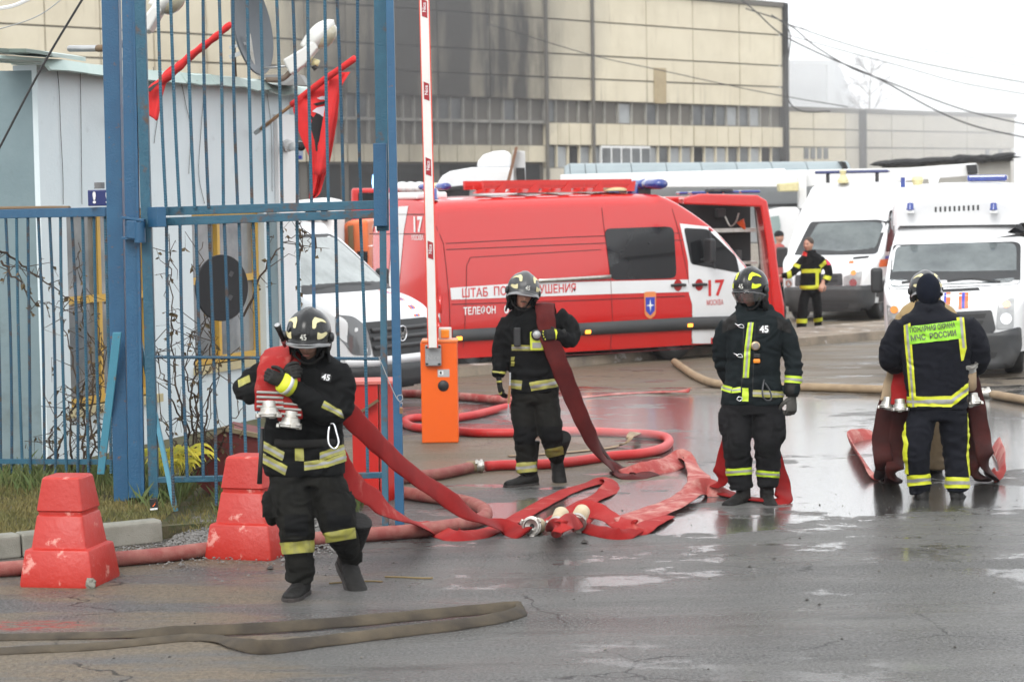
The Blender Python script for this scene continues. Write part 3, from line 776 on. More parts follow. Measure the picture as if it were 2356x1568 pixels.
# ------------------------------------------------------------------ vehicles
def interp(tab, x):
    if x <= tab[0][0]: return tab[0][1]
    for (a, va), (b, vb) in zip(tab, tab[1:]):
        if x <= b:
            t = (x - a) / max(1e-9, b - a); return va + (vb - va) * t
    return tab[-1][1]
def smooth_tab(tab, n=5):
    pts = catmull([V((a, b, 0)) for a, b in tab], n); return [(p.x, p.y) for p in pts]
class Veh:
    """A road vehicle: x runs forward from the rear bumper, y to its left, z up."""
    def __init__(s, name, loc, heading, label, cat):
        s.root = empty(name, loc, heading, label, cat)
        s.M = Matrix.Translation(V(loc)) @ Matrix.Rotation(heading, 4, 'Z')
        s.X, s.Y = V((cos(heading), sin(heading), 0)), V((-sin(heading), cos(heading), 0))
    def w(s, x, y, z): return s.M @ V((x, y, z))
    def shell(s, L, top, plan, z0, belt, Hm, tumble, rr, mat, name='body', n0=14, crown=0.03):
        top, plan = smooth_tab(top), smooth_tab(plan)
        xs = sorted(set([a for a, _ in top] + [a for a, _ in plan] + [i * L / 60 for i in range(61)]))
        xs = [x for x in xs if 0 <= x <= L]; out = [xs[0]]
        for x in xs[1:]:
            if x - out[-1] > 0.012: out.append(x)
        rings = []
        for x in out:
            ht, hw = interp(top, x), interp(plan, x); r = min(rr(x) if callable(rr) else rr, (ht - z0) * .45)
            half = []
            def wz(z):
                k = 0.965 + 0.035 * min(1, (z - z0) / 0.45)
                if z > belt: k -= tumble * ((z - belt) / (Hm - belt)) ** 1.4
                return hw * k
            for i in range(n0 + 1):
                z = z0 + (ht - r - z0) * i / n0; half.append((wz(z), z))
            y1 = half[-1][0]; rw = r * 1.25
            for i in range(1, 7):
                a = pi / 2 * i / 6; half.append((y1 - rw * (1 - cos(a)), ht - r + r * sin(a)))
            y2 = y1 - rw
            for i in range(1, 6): half.append((y2 * (1 - i / 5), ht + crown * (1 - (1 - i / 5) ** 2)))
            rings.append([V((x, y, z)) for y, z in half] + [V((x, -y, z)) for y, z in half[-2::-1]])
        mb = MB(); mb.loft(rings, False); n = len(rings[0])
        mb.f.append(tuple(range(n))); mb.m.append(0); mb.f.append(tuple(len(mb.v) - n + i for i in range(n))[::-1]); mb.m.append(0)
        o = mb.build(name, mat, s.root, True, True)
        m = o.modifiers.new('split', 'EDGE_SPLIT'); m.split_angle = radians(50)
        o.data.update()
        vs = [s.M @ v.co for v in o.data.vertices]
        s.bvh = BVHTree.FromPolygons(vs, [tuple(p.vertices) for p in o.data.polygons])
        s.body = o; return o
    def side(s, hw, sign=-1):
        """Plane of a flank: u runs forward, w up. sign -1 = the right flank."""
        return Pl(s.w(0, sign * hw, 0), s.X)
    def front(s, x): return Pl(s.w(x, 0, 0), s.Y)      # u to the vehicle's left
    def back(s): return Pl(s.w(0, 0, 0), -s.Y)
    def wheel(s, x, y, R=0.36, W=0.24, dish=True):
        sg = 1 if y > 0 else -1
        t = MB(); t.lathe([(R * .62, -W / 2), (R * .93, -W / 2), (R, -W / 2 + .03), (R, W / 2 - .03), (R * .93, W / 2), (R * .62, W / 2)], 28, (x, y - sg * W / 2, R), 'Y')
        w = t.build('wheel', black, s.root, True, True)
        m = MB(); m.lathe([(R * .63, sg * W * .45), (R * .6, sg * W * .2), (R * .28, sg * W * .3), (R * .2, sg * W * .46), (0.01, sg * W * .46)], 20, (x, y - sg * W / 2, R), 'Y')
        m.build('rim', pm('wheel_rim', (.20, .20, .205), .5, .6), w, True, True)
        b = MB(); b.lathe([(R * 1.16, 0), (R * 1.16, -sg * .2)], 24, (x, y + sg * .006, R * 1.02), 'Y', True); 
        return w
    def patch(s, name, poly, pl, D, mat, off=.005, step=.14, thick=0, parent=None): return patch(name, poly, pl, D, s.bvh, mat, parent or s.root, off, step, thick)
    def seam(s, name, pts, pl, D, w=.014, mat=None, off=.006): return seam(name, pts, w, pl, D, s.bvh, mat or dark_plastic, s.root, off)
    def part(s, name, mb, mat, parent=None, smooth=False): return mb.build(name, mat, parent or s.root, True, smooth)
def A(pl, *pts): return [pl.at(*p) for p in pts]
def beacon(v, x, y, z, r=.06, h=.1, mat=None):
    m = MB(); m.lathe([(r * 1.1, 0), (r * 1.1, .02), (r, .025), (r * .92, h), (r * .6, h + .012), (0.005, h + .014)], 16, (x, y, z))
    return v.part('beacon', m, mat or blue_lamp, None, True)
def mirror(v, x, y, z, h=.34, w=.22, d=.1):
    sg = 1 if y > 0 else -1
    m = MB(); m.box((x, y + sg * w * .62, z), (d, w, h)); o = bevel(v.part('door_mirror', m, dark_plastic), .04, 3)
    a = MB(); a.tube([(x - .05, y - sg * .02, z - h * .4), (x, y + sg * w * .5, z - h * .3)], .02, 6); v.part('mirror_arm', a, dark_plastic, o)
    return o

# --- red staff van (side on, rear toward the left)
th = radians(31.5)
rv = Veh('red_van', (0, 0, 0), th, 'red fire service van with white stripe, seen side on, nose to the right', 'van')
corner = V((-1.045, 31.4, 0)); HW = 0.985
rv_o = corner + rv.Y * HW
rv = None
for o in list(bpy.data.objects):
    if o.name == 'red_van': bpy.data.objects.remove(o)
rv = Veh('red_van', rv_o, th, 'long red fire service van with white stripe, seen side on, nose to the right', 'van')
LV = 6.05
top = [(0, 2.36), (.06, 2.42), (.6, 2.45), (2.5, 2.48), (3.7, 2.48), (4.05, 2.42), (4.39, 2.26), (4.79, 2.01), (5.01, 1.83), (5.31, 1.52), (5.5, 1.35), (5.7, 1.22), (5.9, 1.09), (6.0, .95), (6.05, .6)]
plan = [(0, .90), (.06, .965), (.3, .985), (4.6, .985), (5.3, .975), (5.6, .93), (5.85, .82), (6.05, .6)]
rv.shell(LV, top, plan, .215, 1.15, 2.5, .13, lambda x: .2 if x < 3.9 else .10, red_paint)
sp = rv.side(HW); SD = rv.Y
def SA(*pts): return A(sp, *pts)
# white door, white stripe, dark sill guard
rv.patch('white_stripe', SA((1036, 662), (1200, 651), (1577, 643), (1589, 643), (1591, 671), (1400, 676), (1038, 689)), sp, SD, white_paint, .004)
rv.patch('white_door', SA((1570, 514), (1640, 522), (1668, 546), (1705, 593), (1722, 614), (1728, 660), (1728, 700), (1724, 790), (1594, 790), (1592, 700), (1585, 676), (1584, 600)), sp, SD, white_paint, .005)
rv.patch('sill_guard', SA((1040, 758), (1590, 729), (1786, 724), (1790, 755), (1594, 758), (1040, 786)), sp, SD, grey_plastic, .018, .2, .014)
rv.patch('side_window', rnd(SA((1395, 526), (1535, 521), (1555, 523), (1556, 634), (1545, 640), (1405, 644)), .10), sp, SD, glass_dark, .009)
dw = rv.patch('door_window', rnd(SA((1578, 524), (1632, 527), (1655, 549), (1695, 590), (1702, 628), (1590, 607)), .05), sp, SD, glass_dark, .010)
rv.seam('door_window_bar', SA((1637, 528), (1645, 618)), sp, SD, .04, dark_plastic, .013)
rv.patch('windscreen', rnd([(-.80, 1.50), (.80, 1.50), (.70, 2.28), (-.70, 2.28)], .1), rv.front(5.2), -rv.X, glass_pale, .006)
for pts, w in (([(1393, 478), (1395, 520), (1405, 650), (1409, 740), (1406, 815)], .010), ([(1555, 481), (1566, 530), (1592, 700), (1594, 800)], .010), ([(1030, 560), (1300, 546), (1570, 536)], .012),
               ([(1030, 574), (1300, 563), (1575, 552)], .012), ([(1010, 520), (1024, 560), (1034, 700), (1036, 790)], .010), ([(1067, 800), (1075, 610), (1085, 592), (1385, 574)], .010), ([(1040, 700), (1300, 692), (1575, 681)], .012), ([(1140, 824), (1405, 812), (1594, 800)], .012)):
    rv.seam('panel_seam', SA(*pts), sp, SD, w, pm('dark_seam', (.10, .004, .004), .6), .0045)
rv.patch('door_rail', SA((1237, 642), (1404, 632), (1404, 640), (1238, 650)), sp, SD, alu, .012, .3, .02)
for x, y in ((1559, 656), (1608, 655)):
    c = sp.at(x, y); m = MB(); m.tube([(c[0] - .13, -HW - .02, c[1]), (c[0], -HW - .045, c[1] + .01), (c[0] + .13, -HW - .02, c[1])], .022, 8); hnd = rv.part('door_handle', m, dark_plastic)
    rv.patch('handle_recess', [(c[0] + .075 * cos(a * pi / 8), c[1] + .09 * sin(a * pi / 8)) for a in range(16)], sp, SD, pm('recess_red', (.4, .01, .01), .4), .008, 0)
for x, y in ((1055, 778), (1351, 763), (1586, 748)):
    c = sp.at(x, y); m = MB(); m.box((c[0], -HW - .025, c[1]), (.09, .02, .05)); bevel(rv.part('marker_lamp', m, amber_lit), .008)
def uw(pl, x0, x1, y): return abs(pl.at(x1, y)[0] - pl.at(x0, y)[0])
lettering('ШТАБ', sp, sp.at(1092, 674), .17, text_red, rv.root, SD, rv.bvh, .009, .014, width=uw(sp, 1063, 1122, 674))
lettering('ПОЖАРОТУШЕНИЯ', sp, sp.at(1231, 667), .17, text_red, rv.root, SD, rv.bvh, .009, .014, width=uw(sp, 1137, 1325, 667))
lettering('ТЕЛЕФОН', sp, sp.at(1103, 715), .14, text_white, rv.root, SD, rv.bvh, .009, .022, width=uw(sp, 1066, 1140, 715))
lettering('01', sp, sp.at(1170, 712), .16, text_white, rv.root, SD, rv.bvh, .009, .03)
lettering('17', sp, sp.at(1643, 664), .33, text_red, rv.root, SD, rv.bvh, .012, .022, width=.30)
lettering('МОСКВА', sp, sp.at(1644, 696), .11, text_red, rv.root, SD, rv.bvh, .012, .003, width=.31)
# badge: orange surround, blue shield, white star
c = sp.at(1495, 702)
rv.patch('badge', rnd([(c[0] - .11, c[1] + .20), (c[0] + .11, c[1] + .20), (c[0] + .10, c[1] - .14), (c[0], c[1] - .21), (c[0] - .10, c[1] - .14)], .04), sp, SD, pm('badge_orange', (.75, .25, .08), .5), .009)
rv.patch('badge_shield', [(c[0] - .085, c[1] + .12), (c[0] + .085, c[1] + .12), (c[0] + .08, c[1] - .08), (c[0], c[1] - .15), (c[0] - .08, c[1] - .08)], sp, SD, blue_mark, .012)
rv.patch('badge_star', [(c[0] + (.075 if k % 2 == 0 else .02) * sin(k * pi / 4), c[1] + (.10 if k % 2 == 0 else .02) * cos(k * pi / 4)) for k in range(8)], sp, SD, text_white, .015, 0)
# rear doors
bp = rv.back(); BD = rv.X
def BA(*pts): return A(bp, *pts)
rv.patch('rear_white_stripe', BA((918, 475), (940, 474), (930, 530), (920, 640), (908, 700), (886, 705), (898, 620), (905, 530)), bp, BD, white_paint, .006)
lettering('17', bp, bp.at(961, 518), .30, text_white, rv.root, BD, rv.bvh, .01, .03)
lettering('МОСКВА', bp, bp.at(962, 547), .10, text_white, rv.root, BD, rv.bvh, .01, .01, width=.34)
lettering('А', bp, bp.at(862, 518), .30, text_white, rv.root, BD, rv.bvh, .01, .03)
rv.patch('warning_sticker', BA((846, 566), (858, 566), (852, 545)), bp, BD, text_white, .01, 0)
for pts in ([(905, 478), (900, 560), (890, 700), (888, 800)], [(850, 538), (985, 538)], [(850, 493), (985, 493)]):
    rv.seam('door_seam', BA(*pts), bp, BD, .014, pm('dark_seam', (.10, .004, .004), .6))
for y0, y1, mt in ((655, 680, lens_clear), (682, 720, pm('red_lens', (.7, .02, .015), .15, coat=1.0)), (722, 742, lens_clear), (743, 770, pm('red_lens', (.7, .02, .015), .15))):
    rv.patch('tail_lamp', BA((993, y0), (1003, y0 - 1), (1004, y1), (994, y1)), bp, BD, mt, .012, 0, .01)
m = MB(); m.box((-.06, 0, .48), (.16, 1.9, .22)); bevel(rv.part('rear_bumper', m, grey_plastic), .04)
m = MB(); m.tube([(-.02, -.88, 1.62), (-.07, -.93, 1.62), (-.07, -.93, 1.45), (-.02, -.88, 1.45)], .018, 6); rv.part('door_hinge', m, red_paint)
for x in (.62, 4.1):
    for y in (-HW + .06, HW - .06): rv.wheel(x, y, .345, .24)
m = MB(); m.box((2.95, 0, .30), (5.0, 1.6, .22)); rv.part('underbody', m, black)
# roof: ladder rack, beacons, light bar
m = MB()
for y in (-.62, -.1): m.bar((1.0, y, 2.66), (3.55, y, 2.66), .06, .08)
for y in (-.62, -.36, -.1): m.bar((1.0, y, 2.60), (3.55, y, 2.60), .04, .05)
rack = rv.part('roof_ladder', m, red_sheet)
for k in range(5):
    m = MB(); m.prism([(1.15 + k * .56, -.66, 2.52), (1.35 + k * .56, -.66, 2.52), (1.38 + k * .56, -.66, 2.67), (1.33 + k * .56, -.66, 2.67)], (0, 0, 0), (0, .6, 0)); rv.part('rack_foot', m, red_sheet, rack)
for x, y in ((.12, -.70), (.10, .78), (3.72, -.42), (3.75, .1)): beacon(rv, x, y, 2.44 if x < 1 else 2.48, .085, .15)
m = MB(); m.box((.3, .05, 2.5), (.5, .9, .1)); bevel(rv.part('roof_hatch', m, white_flat), .03)
m = MB(); m.lathe([(.26, 0), (.26, .025), (.2, .05), (.01, .06)], 20, (3.3, -.45, 2.53)); rv.part('roof_vent', m, cream)
lb = MB()
def lbar(v, x, z, y0, y1, mats, r=.075, parent=None):
    n = len(mats); o0 = None
    for k in range(n):
        a, b_ = y0 + (y1 - y0) * k / n, y0 + (y1 - y0) * (k + 1) / n
        m = MB(); rr = [r * (.72 if (k == 0 and i == 0) or (k == n - 1 and i == 4) else 1) for i in range(5)]
        m.tube([(x, a + (b_ - a) * i / 4, z) for i in range(5)], rr, 14, True, (1, 0, 0), [q * .75 for q in rr])
        if o0 is None: o0 = v.part('light_bar', m, mats[k], parent, True)
        else: v.part('light_bar_lens', m, mats[k], o0, True)
    return o0
lbar(rv, 4.02, 2.62, -.80, .84, [blue_lamp, blue_lamp, cream, blue_lamp], .11)
m = MB(); m.box((4.02, 0, 2.50), (.1, .8, .12)); rv.part('light_bar_foot', m, dark_plastic)
lbar(rv, .62, 2.63, -.3, .5, [blue_lamp, cream, blue_lamp], .07)
mirror(rv, 4.62, -HW, 1.62, .36, .22)
# --- second red vehicle behind, side shutter open over its equipment
rv2 = Veh('fire_engine', P(1560, 800, 38.2) * V((1, 1, 0)) if False else V((2.85, 38.6, 0)), radians(-25), 'red fire tender with its side locker open, parked behind the red van', 'fire engine')
def face(name, label, cat, d, pts, depth):
    pass
rp_ = Pl(V((2.7, 38.0, 0)), V((1, .12, 0)))
r2 = rv2.root; rv2.root.location = rp_.O; rv2.root.rotation_euler = (0, 0, 0)
def rbox(name, px0, py0, px1, py1, mat, d0=0, d1=.1, bev=0, pl=None, parent=None):
    """Slab on a plane between two pixel corners, standing from depth d0 to d1 toward the viewer."""
    pl = pl or rp_; a, b_ = pl.at(px0, py0), pl.at(px1, py1)
    n = -pl.N if pl.N.y > 0 else pl.N
    p = [pl.p(a[0], b_[1]), pl.p(b_[0], b_[1]), pl.p(b_[0], a[1]), pl.p(a[0], a[1])]
    mb = MB(); mb.prism(p, n * d0, n * d1); o = mb.build(name, mat, parent or r2)
    if bev: bevel(o, bev, 3)
    return o
rbox('body', 1540, 452, 1745, 800, red_paint, -2.2, -.45, .06)
m = MB(); pl = rp_
def outl(pts, pl=rp_): return [pl.p(*pl.at(*q)) for q in pts]
m.prism(outl([(1560, 455), (1600, 446), (1728, 449), (1750, 462), (1768, 560), (1778, 640), (1789, 700), (1790, 775), (1770, 775), (1760, 660), (1749, 560), (1735, 476), (1560, 470)]), -rp_.N * .0, rp_.N * .5)
bevel(m.build('side_frame', red_paint, r2), .03, 3)
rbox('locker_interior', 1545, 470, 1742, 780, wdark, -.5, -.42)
m = MB(); m.prism(outl([(1741, 470), (1752, 560), (1762, 680), (1764, 770), (1757, 770), (1754, 680), (1744, 560), (1735, 472)]), -rp_.N * .02, rp_.N * .08); m.build('door_seal', alu, r2)
rbox('shelf', 1640, 526, 1742, 533, alu, -.42, .0)
rbox('shelf', 1680, 602, 1742, 607, alu, -.42, .0)
for a, b_, c_, d_ in ((1655, 480, 1675, 500), (1700, 575, 1712, 600), (1716, 612, 1738, 640), (1690, 610, 1706, 640)):
    rbox('equipment_case', a, b_, c_, d_, grey_plastic, -.4, -.15, .02)
m = MB(); q = outl([(1703, 508), (1714, 527)]); m.tube([q[0], q[1]], [.075, .02], 12); tc_ = m.build('spare_cone', pm('cone_orange', (.8, .12, .02), .5), r2)
m = MB(); q = outl([(1668, 498), (1680, 520), (1693, 510), (1700, 490)]); m.tube(catmull(q, 5), .015, 6); m.build('coiled_cord', alu, r2)
for k, (a, b_) in enumerate(((1562, 1582), (1590, 1625), (1628, 1662), (1664, 1700), (1704, 1748))):
    rbox('blue_roof_light', a, 441 - k * .8, b_, 447 - k * .8, blue_lamp, -.3, .05, .02)
m = MB(); m.lathe([(.25, 0), (.24, .04), (.02, .07)], 16, rp_.p(*rp_.at(1654, 440))); m.build('roof_fan', dark_plastic, r2)
q = rp_.p(*rp_.at(1764, 499)); m = MB(); m.ell(q - rp_.N * -.02, (.04, .04, .05)); m.build('marker_lamp', amber_lit, r2)
for px in (1620, 1752):
    m = MB(); c = rp_.p(*rp_.at(px, 760)); m.lathe([(.2, -.14), (.42, -.14), (.45, -.1), (.45, .1), (.42, .14), (.2, .14)], 24, (c.x, c.y + .3, .45), 'Y'); m.build('wheel', black, r2, False, True)
m = MB(); m.prism(outl([(1745, 640), (1778, 640), (1790, 690), (1792, 770), (1750, 770)]), rp_.N * -.3, rp_.N * .35); bevel(m.build('wheel_guard', red_paint, r2), .05, 3)

# --- white vans facing us
def transit(loc, heading, label, low, L=5.4, H=2.55, dirty=False):
    v = Veh('white_van', loc, heading, label, 'van')
    nose = [(4.68, 1.33), (4.76, 1.29), (5.0, 1.21), (5.2, 1.10), (5.32, 1.00), (5.38, .80), (5.40, .5)]
    top = ([(0, 1.98), (.08, 2.04), (3.3, 2.06), (3.6, 2.02), (3.82, 1.90), (4.1, 1.72), (4.4, 1.52)] if low else
           [(0, H - .1), (.08, H), (3.0, H + .02), (3.4, H - .05), (3.65, H - .25), (3.88, 2.12), (4.02, 1.97), (4.3, 1.72)]) + nose
    plan = [(0, .93), (.1, .975), (3.8, .98), (4.5, .97), (4.9, .955), (5.15, .91), (5.3, .84), (5.40, .70)]
    v.shell(L, top, plan, .34, 1.15, H, .14, lambda x: .2 if x < 3.7 else .09, white_paint)
    return v
def face_van(v, fp, g, tall):
    """Front details; g maps names to pixel outlines on the front plane fp."""
    D = -v.X
    ws = v.patch('windscreen', rnd(A(fp, *g['screen']), .07), fp, D, glass_pale, .010)
    v.patch('screen_surround', rnd(A(fp, *g['surround']), .05), fp, D, dark_plastic, .005)
    for k, q in enumerate(g['lamps']):
        lo = v.patch('headlight', rnd(A(fp, *q), .03), fp, D, lens_clear, .014, .1)
        cx, cy_ = sum(a for a, b in A(fp, *q)) / len(q), sum(b for a, b in A(fp, *q)) / len(q)
        v.patch('indicator_lens', [(cx + .055 * cos(a * pi / 6), cy_ + .10 + .05 * sin(a * pi / 6)) for a in range(12)], fp, D, amber, .02, 0, 0, lo)
        v.patch('reflector', [(cx + .075 * cos(a * pi / 6), cy_ - .09 + .075 * sin(a * pi / 6)) for a in range(12)], fp, D, chrome, .02, 0, 0, lo)
    v.patch('grille', rnd(A(fp, *g['grille']), .03), fp, D, grey_plastic, .012, .1)
    for q in g['slots']: v.patch('grille_slot', A(fp, *q), fp, D, black, .018, .1)
    v.patch('bumper', rnd(A(fp, *g['bumper']), .05), fp, D, grey_plastic, .03, .12, .03)
    for q in g.get('low', []): v.patch('bumper_recess', rnd(A(fp, *q), .04), fp, D, black, .036, .12)
    for q in g.get('wipers', []): v.seam('wiper', A(fp, *q), fp, D, .025, black, .03)
    for q in g.get('orange', []): v.patch('orange_stripe', A(fp, *q), fp, D, orange_mark, .008, .1)
    for q in g.get('blue', []): v.patch('blue_stripe', A(fp, *q), fp, D, blue_mark, .010, .1)
    for q in g.get('vents', []): v.patch('bonnet_vent', A(fp, *q), fp, D, black, .010, .1)
    return ws
# right hand one, 30 m away
hd1 = radians(-104)
v1 = transit(V((0, 0, 0)), hd1, '', True)
def place_van(px, py, z, d, heading, L, xl):
    """Origin so that the vehicle's nose centre (x = xl) stands at the pixel's depth d."""
    q = P(px, py, d); X = V((cos(heading), sin(heading), 0)); return V((q.x, q.y, 0)) - X * xl
for o in [v1.root] + list(v1.root.children): bpy.data.objects.remove(o)
v1 = transit(place_van(2196, 800, 0, 29.6, hd1, 5.4, 5.38), hd1, 'tall roofed white rescue van facing the camera at the far right', True, H=2.06)
fp1 = v1.front(5.3)
face_van(v1, fp1, dict(
    screen=[(2046, 572), (2180, 563), (2320, 563), (2334, 570), (2336, 640), (2326, 652), (2200, 655), (2050, 662), (2043, 655)],
    surround=[(2038, 568), (2330, 560), (2344, 566), (2346, 656), (2200, 662), (2040, 668)],
    lamps=[[(2296, 700), (2322, 686), (2334, 684), (2332, 754), (2292, 756)], [(2038, 700), (2058, 708), (2074, 722), (2078, 762), (2042, 752)]],
    grille=[(2086, 722), (2282, 712), (2292, 756), (2280, 770), (2090, 772)], slots=[[(2096, 728), (2270, 720), (2266, 730), (2098, 738)], [(2098, 742), (2264, 736), (2260, 746), (2100, 752)], [(2102, 756), (2258, 750), (2252, 760), (2106, 766)]],
    bumper=[(2036, 762), (2290, 764), (2350, 750), (2352, 800), (2330, 846), (2050, 850), (2036, 820)], low=[[(2120, 800), (2300, 796), (2290, 822), (2130, 826)]],
    wipers=[[(2070, 652), (2110, 646), (2150, 650)], [(2176, 648), (2230, 642), (2300, 650)]],
    orange=[[(2177, 673), (2187, 673), (2187, 700), (2177, 700)], [(2206, 673), (2213, 673), (2213, 710), (2206, 710)], [(2220, 673), (2228, 673), (2228, 708), (2220, 708)]],
    blue=[[(2213, 673), (2220, 673), (2220, 708), (2213, 708)], [(2172, 674), (2177, 674), (2177, 700), (2172, 700)]],
    vents=[[(2130, 668), (2250, 662), (2254, 668), (2132, 674)]]), True)
m = MB()   # high roof cap
rings = []
for x, hw, z1 in ((3.86, .70, 2.25), (3.88, .80, 2.34), (3.84, .87, 2.45), (3.72, .92, 2.52), (3.4, .94, 2.56), (.2, .94, 2.58), (.0, .90, 2.5)):
    r = []
    for k in range(21):
        a = pi * k / 20; c_, s_ = cos(a), sin(a)
        r.append(V((x, hw * abs(c_) ** .45 * (1 if c_ > 0 else -1), 1.98 + (z1 - 1.98) * s_ ** .5)))
    rings.append(r)
m.loft(rings, False); m.f.append(tuple(range(21))); m.m.append(0)
cap = v1.part('high_roof', m, white_paint, None, True)
cbvh = BVHTree.FromPolygons([v1.M @ v.co for v in cap.data.vertices], [tuple(p.vertices) for p in cap.data.polygons])
for px in (2094, 2286):
    u, w_ = v1.front(4.0).at(px, 475); beacon(v1, 3.98, u, w_ - .05, .05, .09)
    m = MB(); m.box((3.92, u, w_ - .07), (.2, .1, .04)); v1.part('beacon_bracket', m, white_flat)
for k in range(10):
    c = fp1.at(2138 + k * 11.3, 484 - k * .5); patch('roof_vent_slot', [(c[0] - .013, c[1] - .035), (c[0] + .013, c[1] - .035), (c[0] + .013, c[1] + .035), (c[0] - .013, c[1] + .035)], fp1, -v1.X, cbvh, grey_plastic, cap, .006, 0)
m = MB(); m.box((3.2, .35, 2.62), (.3, .55, .09)); bevel(v1.part('roof_light', m, blue_lamp), .03)
m = MB(); m.lathe([(.06, 0), (.085, .07), (.07, .11), (.01, .13)], 14, (3.1, -.62, 2.54)); v1.part('roof_floodlight', m, cream)
m = MB(); m.lathe([(.06, 0), (.085, .08), (.07, .12), (.01, .14)], 14, (3.05, -.40, 2.55)); v1.part('roof_floodlight', m, white_flat)
m = MB(); m.box((3.1, -.82, 2.58), (.12, .06, .14)); v1.part('beacon', m, blue_lamp)
for y in (-.86, .86): v1.wheel(4.45, y, .35); v1.wheel(.9, y, .35)
m = MB(); m.box((2.6, 0, .32), (4.8, 1.5, .2)); v1.part('underbody', m, black)
mirror(v1, 4.4, .99, 1.25, .36, .24); mirror(v1, 4.4, -.99, 1.25, .34, .16)
ls = v1.side(.98, 1); v1.patch('orange_stripe', [(-4.9, 1.0), (-4.2, 1.0), (-4.2, 1.15), (-4.9, 1.15)], Pl(v1.w(0, .98, 0), -v1.X), -v1.Y, orange_mark, .006)
v1.patch('side_window', [(-4.25, 1.35), (-3.4, 1.35), (-3.4, 2.0), (-3.9, 2.0)], Pl(v1.w(0, .98, 0), -v1.X), -v1.Y, glass_dark, .006)
# middle one, 44 m away
hd2 = radians(-113)
v2 = transit(place_van(1900, 700, 0, 43.2, hd2, 5.4, 5.38), hd2, 'grimy white rescue van in the middle distance with a long thin roof light bar', False, H=2.62)
fp2 = v2.front(5.3)
face_van(v2, fp2, dict(
    screen=[(1832, 560), (1846, 516), (1960, 512), (1988, 514), (2002, 518), (1996, 570), (1982, 582), (1920, 584), (1830, 582)],
    surround=[(1812, 576), (1828, 512), (1985, 507), (2008, 512), (2002, 586), (1900, 588), (1812, 588)],
    lamps=[[(1944, 636), (1972, 626), (1986, 622), (1982, 654), (1944, 656)], [(1806, 626), (1818, 630), (1826, 640), (1826, 656), (1808, 656)]],
    grille=[(1832, 632), (1940, 628), (1942, 656), (1832, 658)], slots=[[(1842, 634), (1930, 632), (1930, 638), (1842, 640)], [(1842, 644), (1930, 642), (1930, 648), (1842, 650)]],
    bumper=[(1806, 660), (1990, 656), (2010, 655), (2008, 700), (1990, 716), (1815, 716), (1806, 700)], low=[[(1840, 690), (1960, 688), (1955, 708), (1850, 708)]],
    wipers=[[(1850, 582), (1880, 580)], [(1930, 578), (1980, 584)]], orange=[[(1950, 600), (1960, 600), (1962, 606), (1950, 606)]], vents=[[(1955, 592), (1990, 589), (1990, 594), (1957, 597)]]), False)
fl = Pl(v2.w(0, .98, 0), -v2.X); FD = -v2.Y
v2.patch('cab_window', rnd([(-4.55, 1.30), (-3.75, 1.30), (-3.7, 2.05), (-4.0, 2.10)], .05), fl, FD, glass_dark, .008)
v2.patch('orange_stripe', [(-5.0, 1.02), (-1, 1.02), (-1, 1.16), (-5.0, 1.16)], fl, FD, orange_mark, .006)
v2.patch('blue_stripe', [(-4.6, 1.16), (-1, 1.16), (-1, 1.22), (-4.6, 1.22)], fl, FD, blue_mark, .006)
v2.patch('flank_grime', [(-5.1, .45), (-.4, .45), (-.4, .75), (-5.1, .75)], fl, FD, grey_plastic, .01)
for y in (-.86, .87): v2.wheel(4.5, y, .36); v2.wheel(.9, y, .36)
v2.patch('wheel_arch', [(-4.5 + .47 * cos(a * pi / 10), .35 + .45 * sin(a * pi / 10)) for a in range(11)], fl, FD, black, .012, .2)
m = MB(); m.box((2.6, 0, .32), (4.8, 1.5, .2)); v2.part('underbody', m, black)
mirror(v2, 4.45, .99, 1.2, .40, .26); mirror(v2, 4.45, -.99, 1.2, .40, .22)
m = MB(); m.box((3.3, 0, 2.86), (.2, 1.5, .07)); o = bevel(v2.part('roof_light_bar', m, pm('dark_blue_lens', (.02, .03, .12), .2, coat=1)), .03)
for y in (-.5, .5):
    m = MB(); m.box((3.3, y, 2.74), (.1, .05, .18)); v2.part('bar_foot', m, dark_plastic, o)
m = MB(); m.lathe([(.11, 0), (.11, .05), (.05, .16), (.07, .24), (.01, .27)], 12, (3.45, -.15, 2.64)); v2.part('siren_horn', m, cream)

# --- white van behind the gate, nose to the lower right
hd3 = radians(-33)
q = P(925, 767, 26.2)
v3 = Veh('white_van', V((q.x, q.y, 0)) - V((cos(hd3), sin(hd3), 0)) * 5.38, hd3, 'white van behind the blue gate with a round chrome badge on its black grille', 'van')
top = [(0, 2.15), (.1, 2.2), (3.3, 2.20), (3.6, 2.13), (3.8, 2.03), (4.1, 1.80), (4.4, 1.55), (4.62, 1.38), (4.9, 1.29), (5.15, 1.18), (5.3, 1.04), (5.36, .78), (5.38, .5)]
plan = [(0, .93), (.1, .985), (3.9, .985), (4.6, .97), (5.0, .92), (5.2, .84), (5.38, .62)]
v3.shell(5.38, top, plan, .34, 1.15, 2.42, .13, lambda x: .16 if x < 3.6 else .1, white_paint)
f3 = v3.front(5.3); D3 = -v3.X
v3.patch('screen_surround', rnd([(-.90, 1.38), (.90, 1.38), (.78, 2.05), (-.78, 2.05)], .08), f3, D3, dark_plastic, .004)
v3.patch('windscreen', rnd([(-.85, 1.42), (.85, 1.42), (.75, 2.01), (-.75, 2.01)], .08), f3, D3, pm('sky_pale_windscreen', (.30, .34, .33), .06, coat=1, grime=((.12, .15, .14), 2.6, .9)), .010)  # sky reflection on this screen is put into its pale colour
v3.patch('grille', rnd([(-.56, .66), (.56, .66), (.62, 1.06), (-.62, 1.06)], .04), f3, D3, dark_plastic, .010)
for k in range(3): v3.patch('grille_slat', [(-.54, .74 + k * .1), (.54, .74 + k * .1), (.55, .79 + k * .1), (-.55, .79 + k * .1)], f3, D3, grey_plastic, .02, .1, .012)
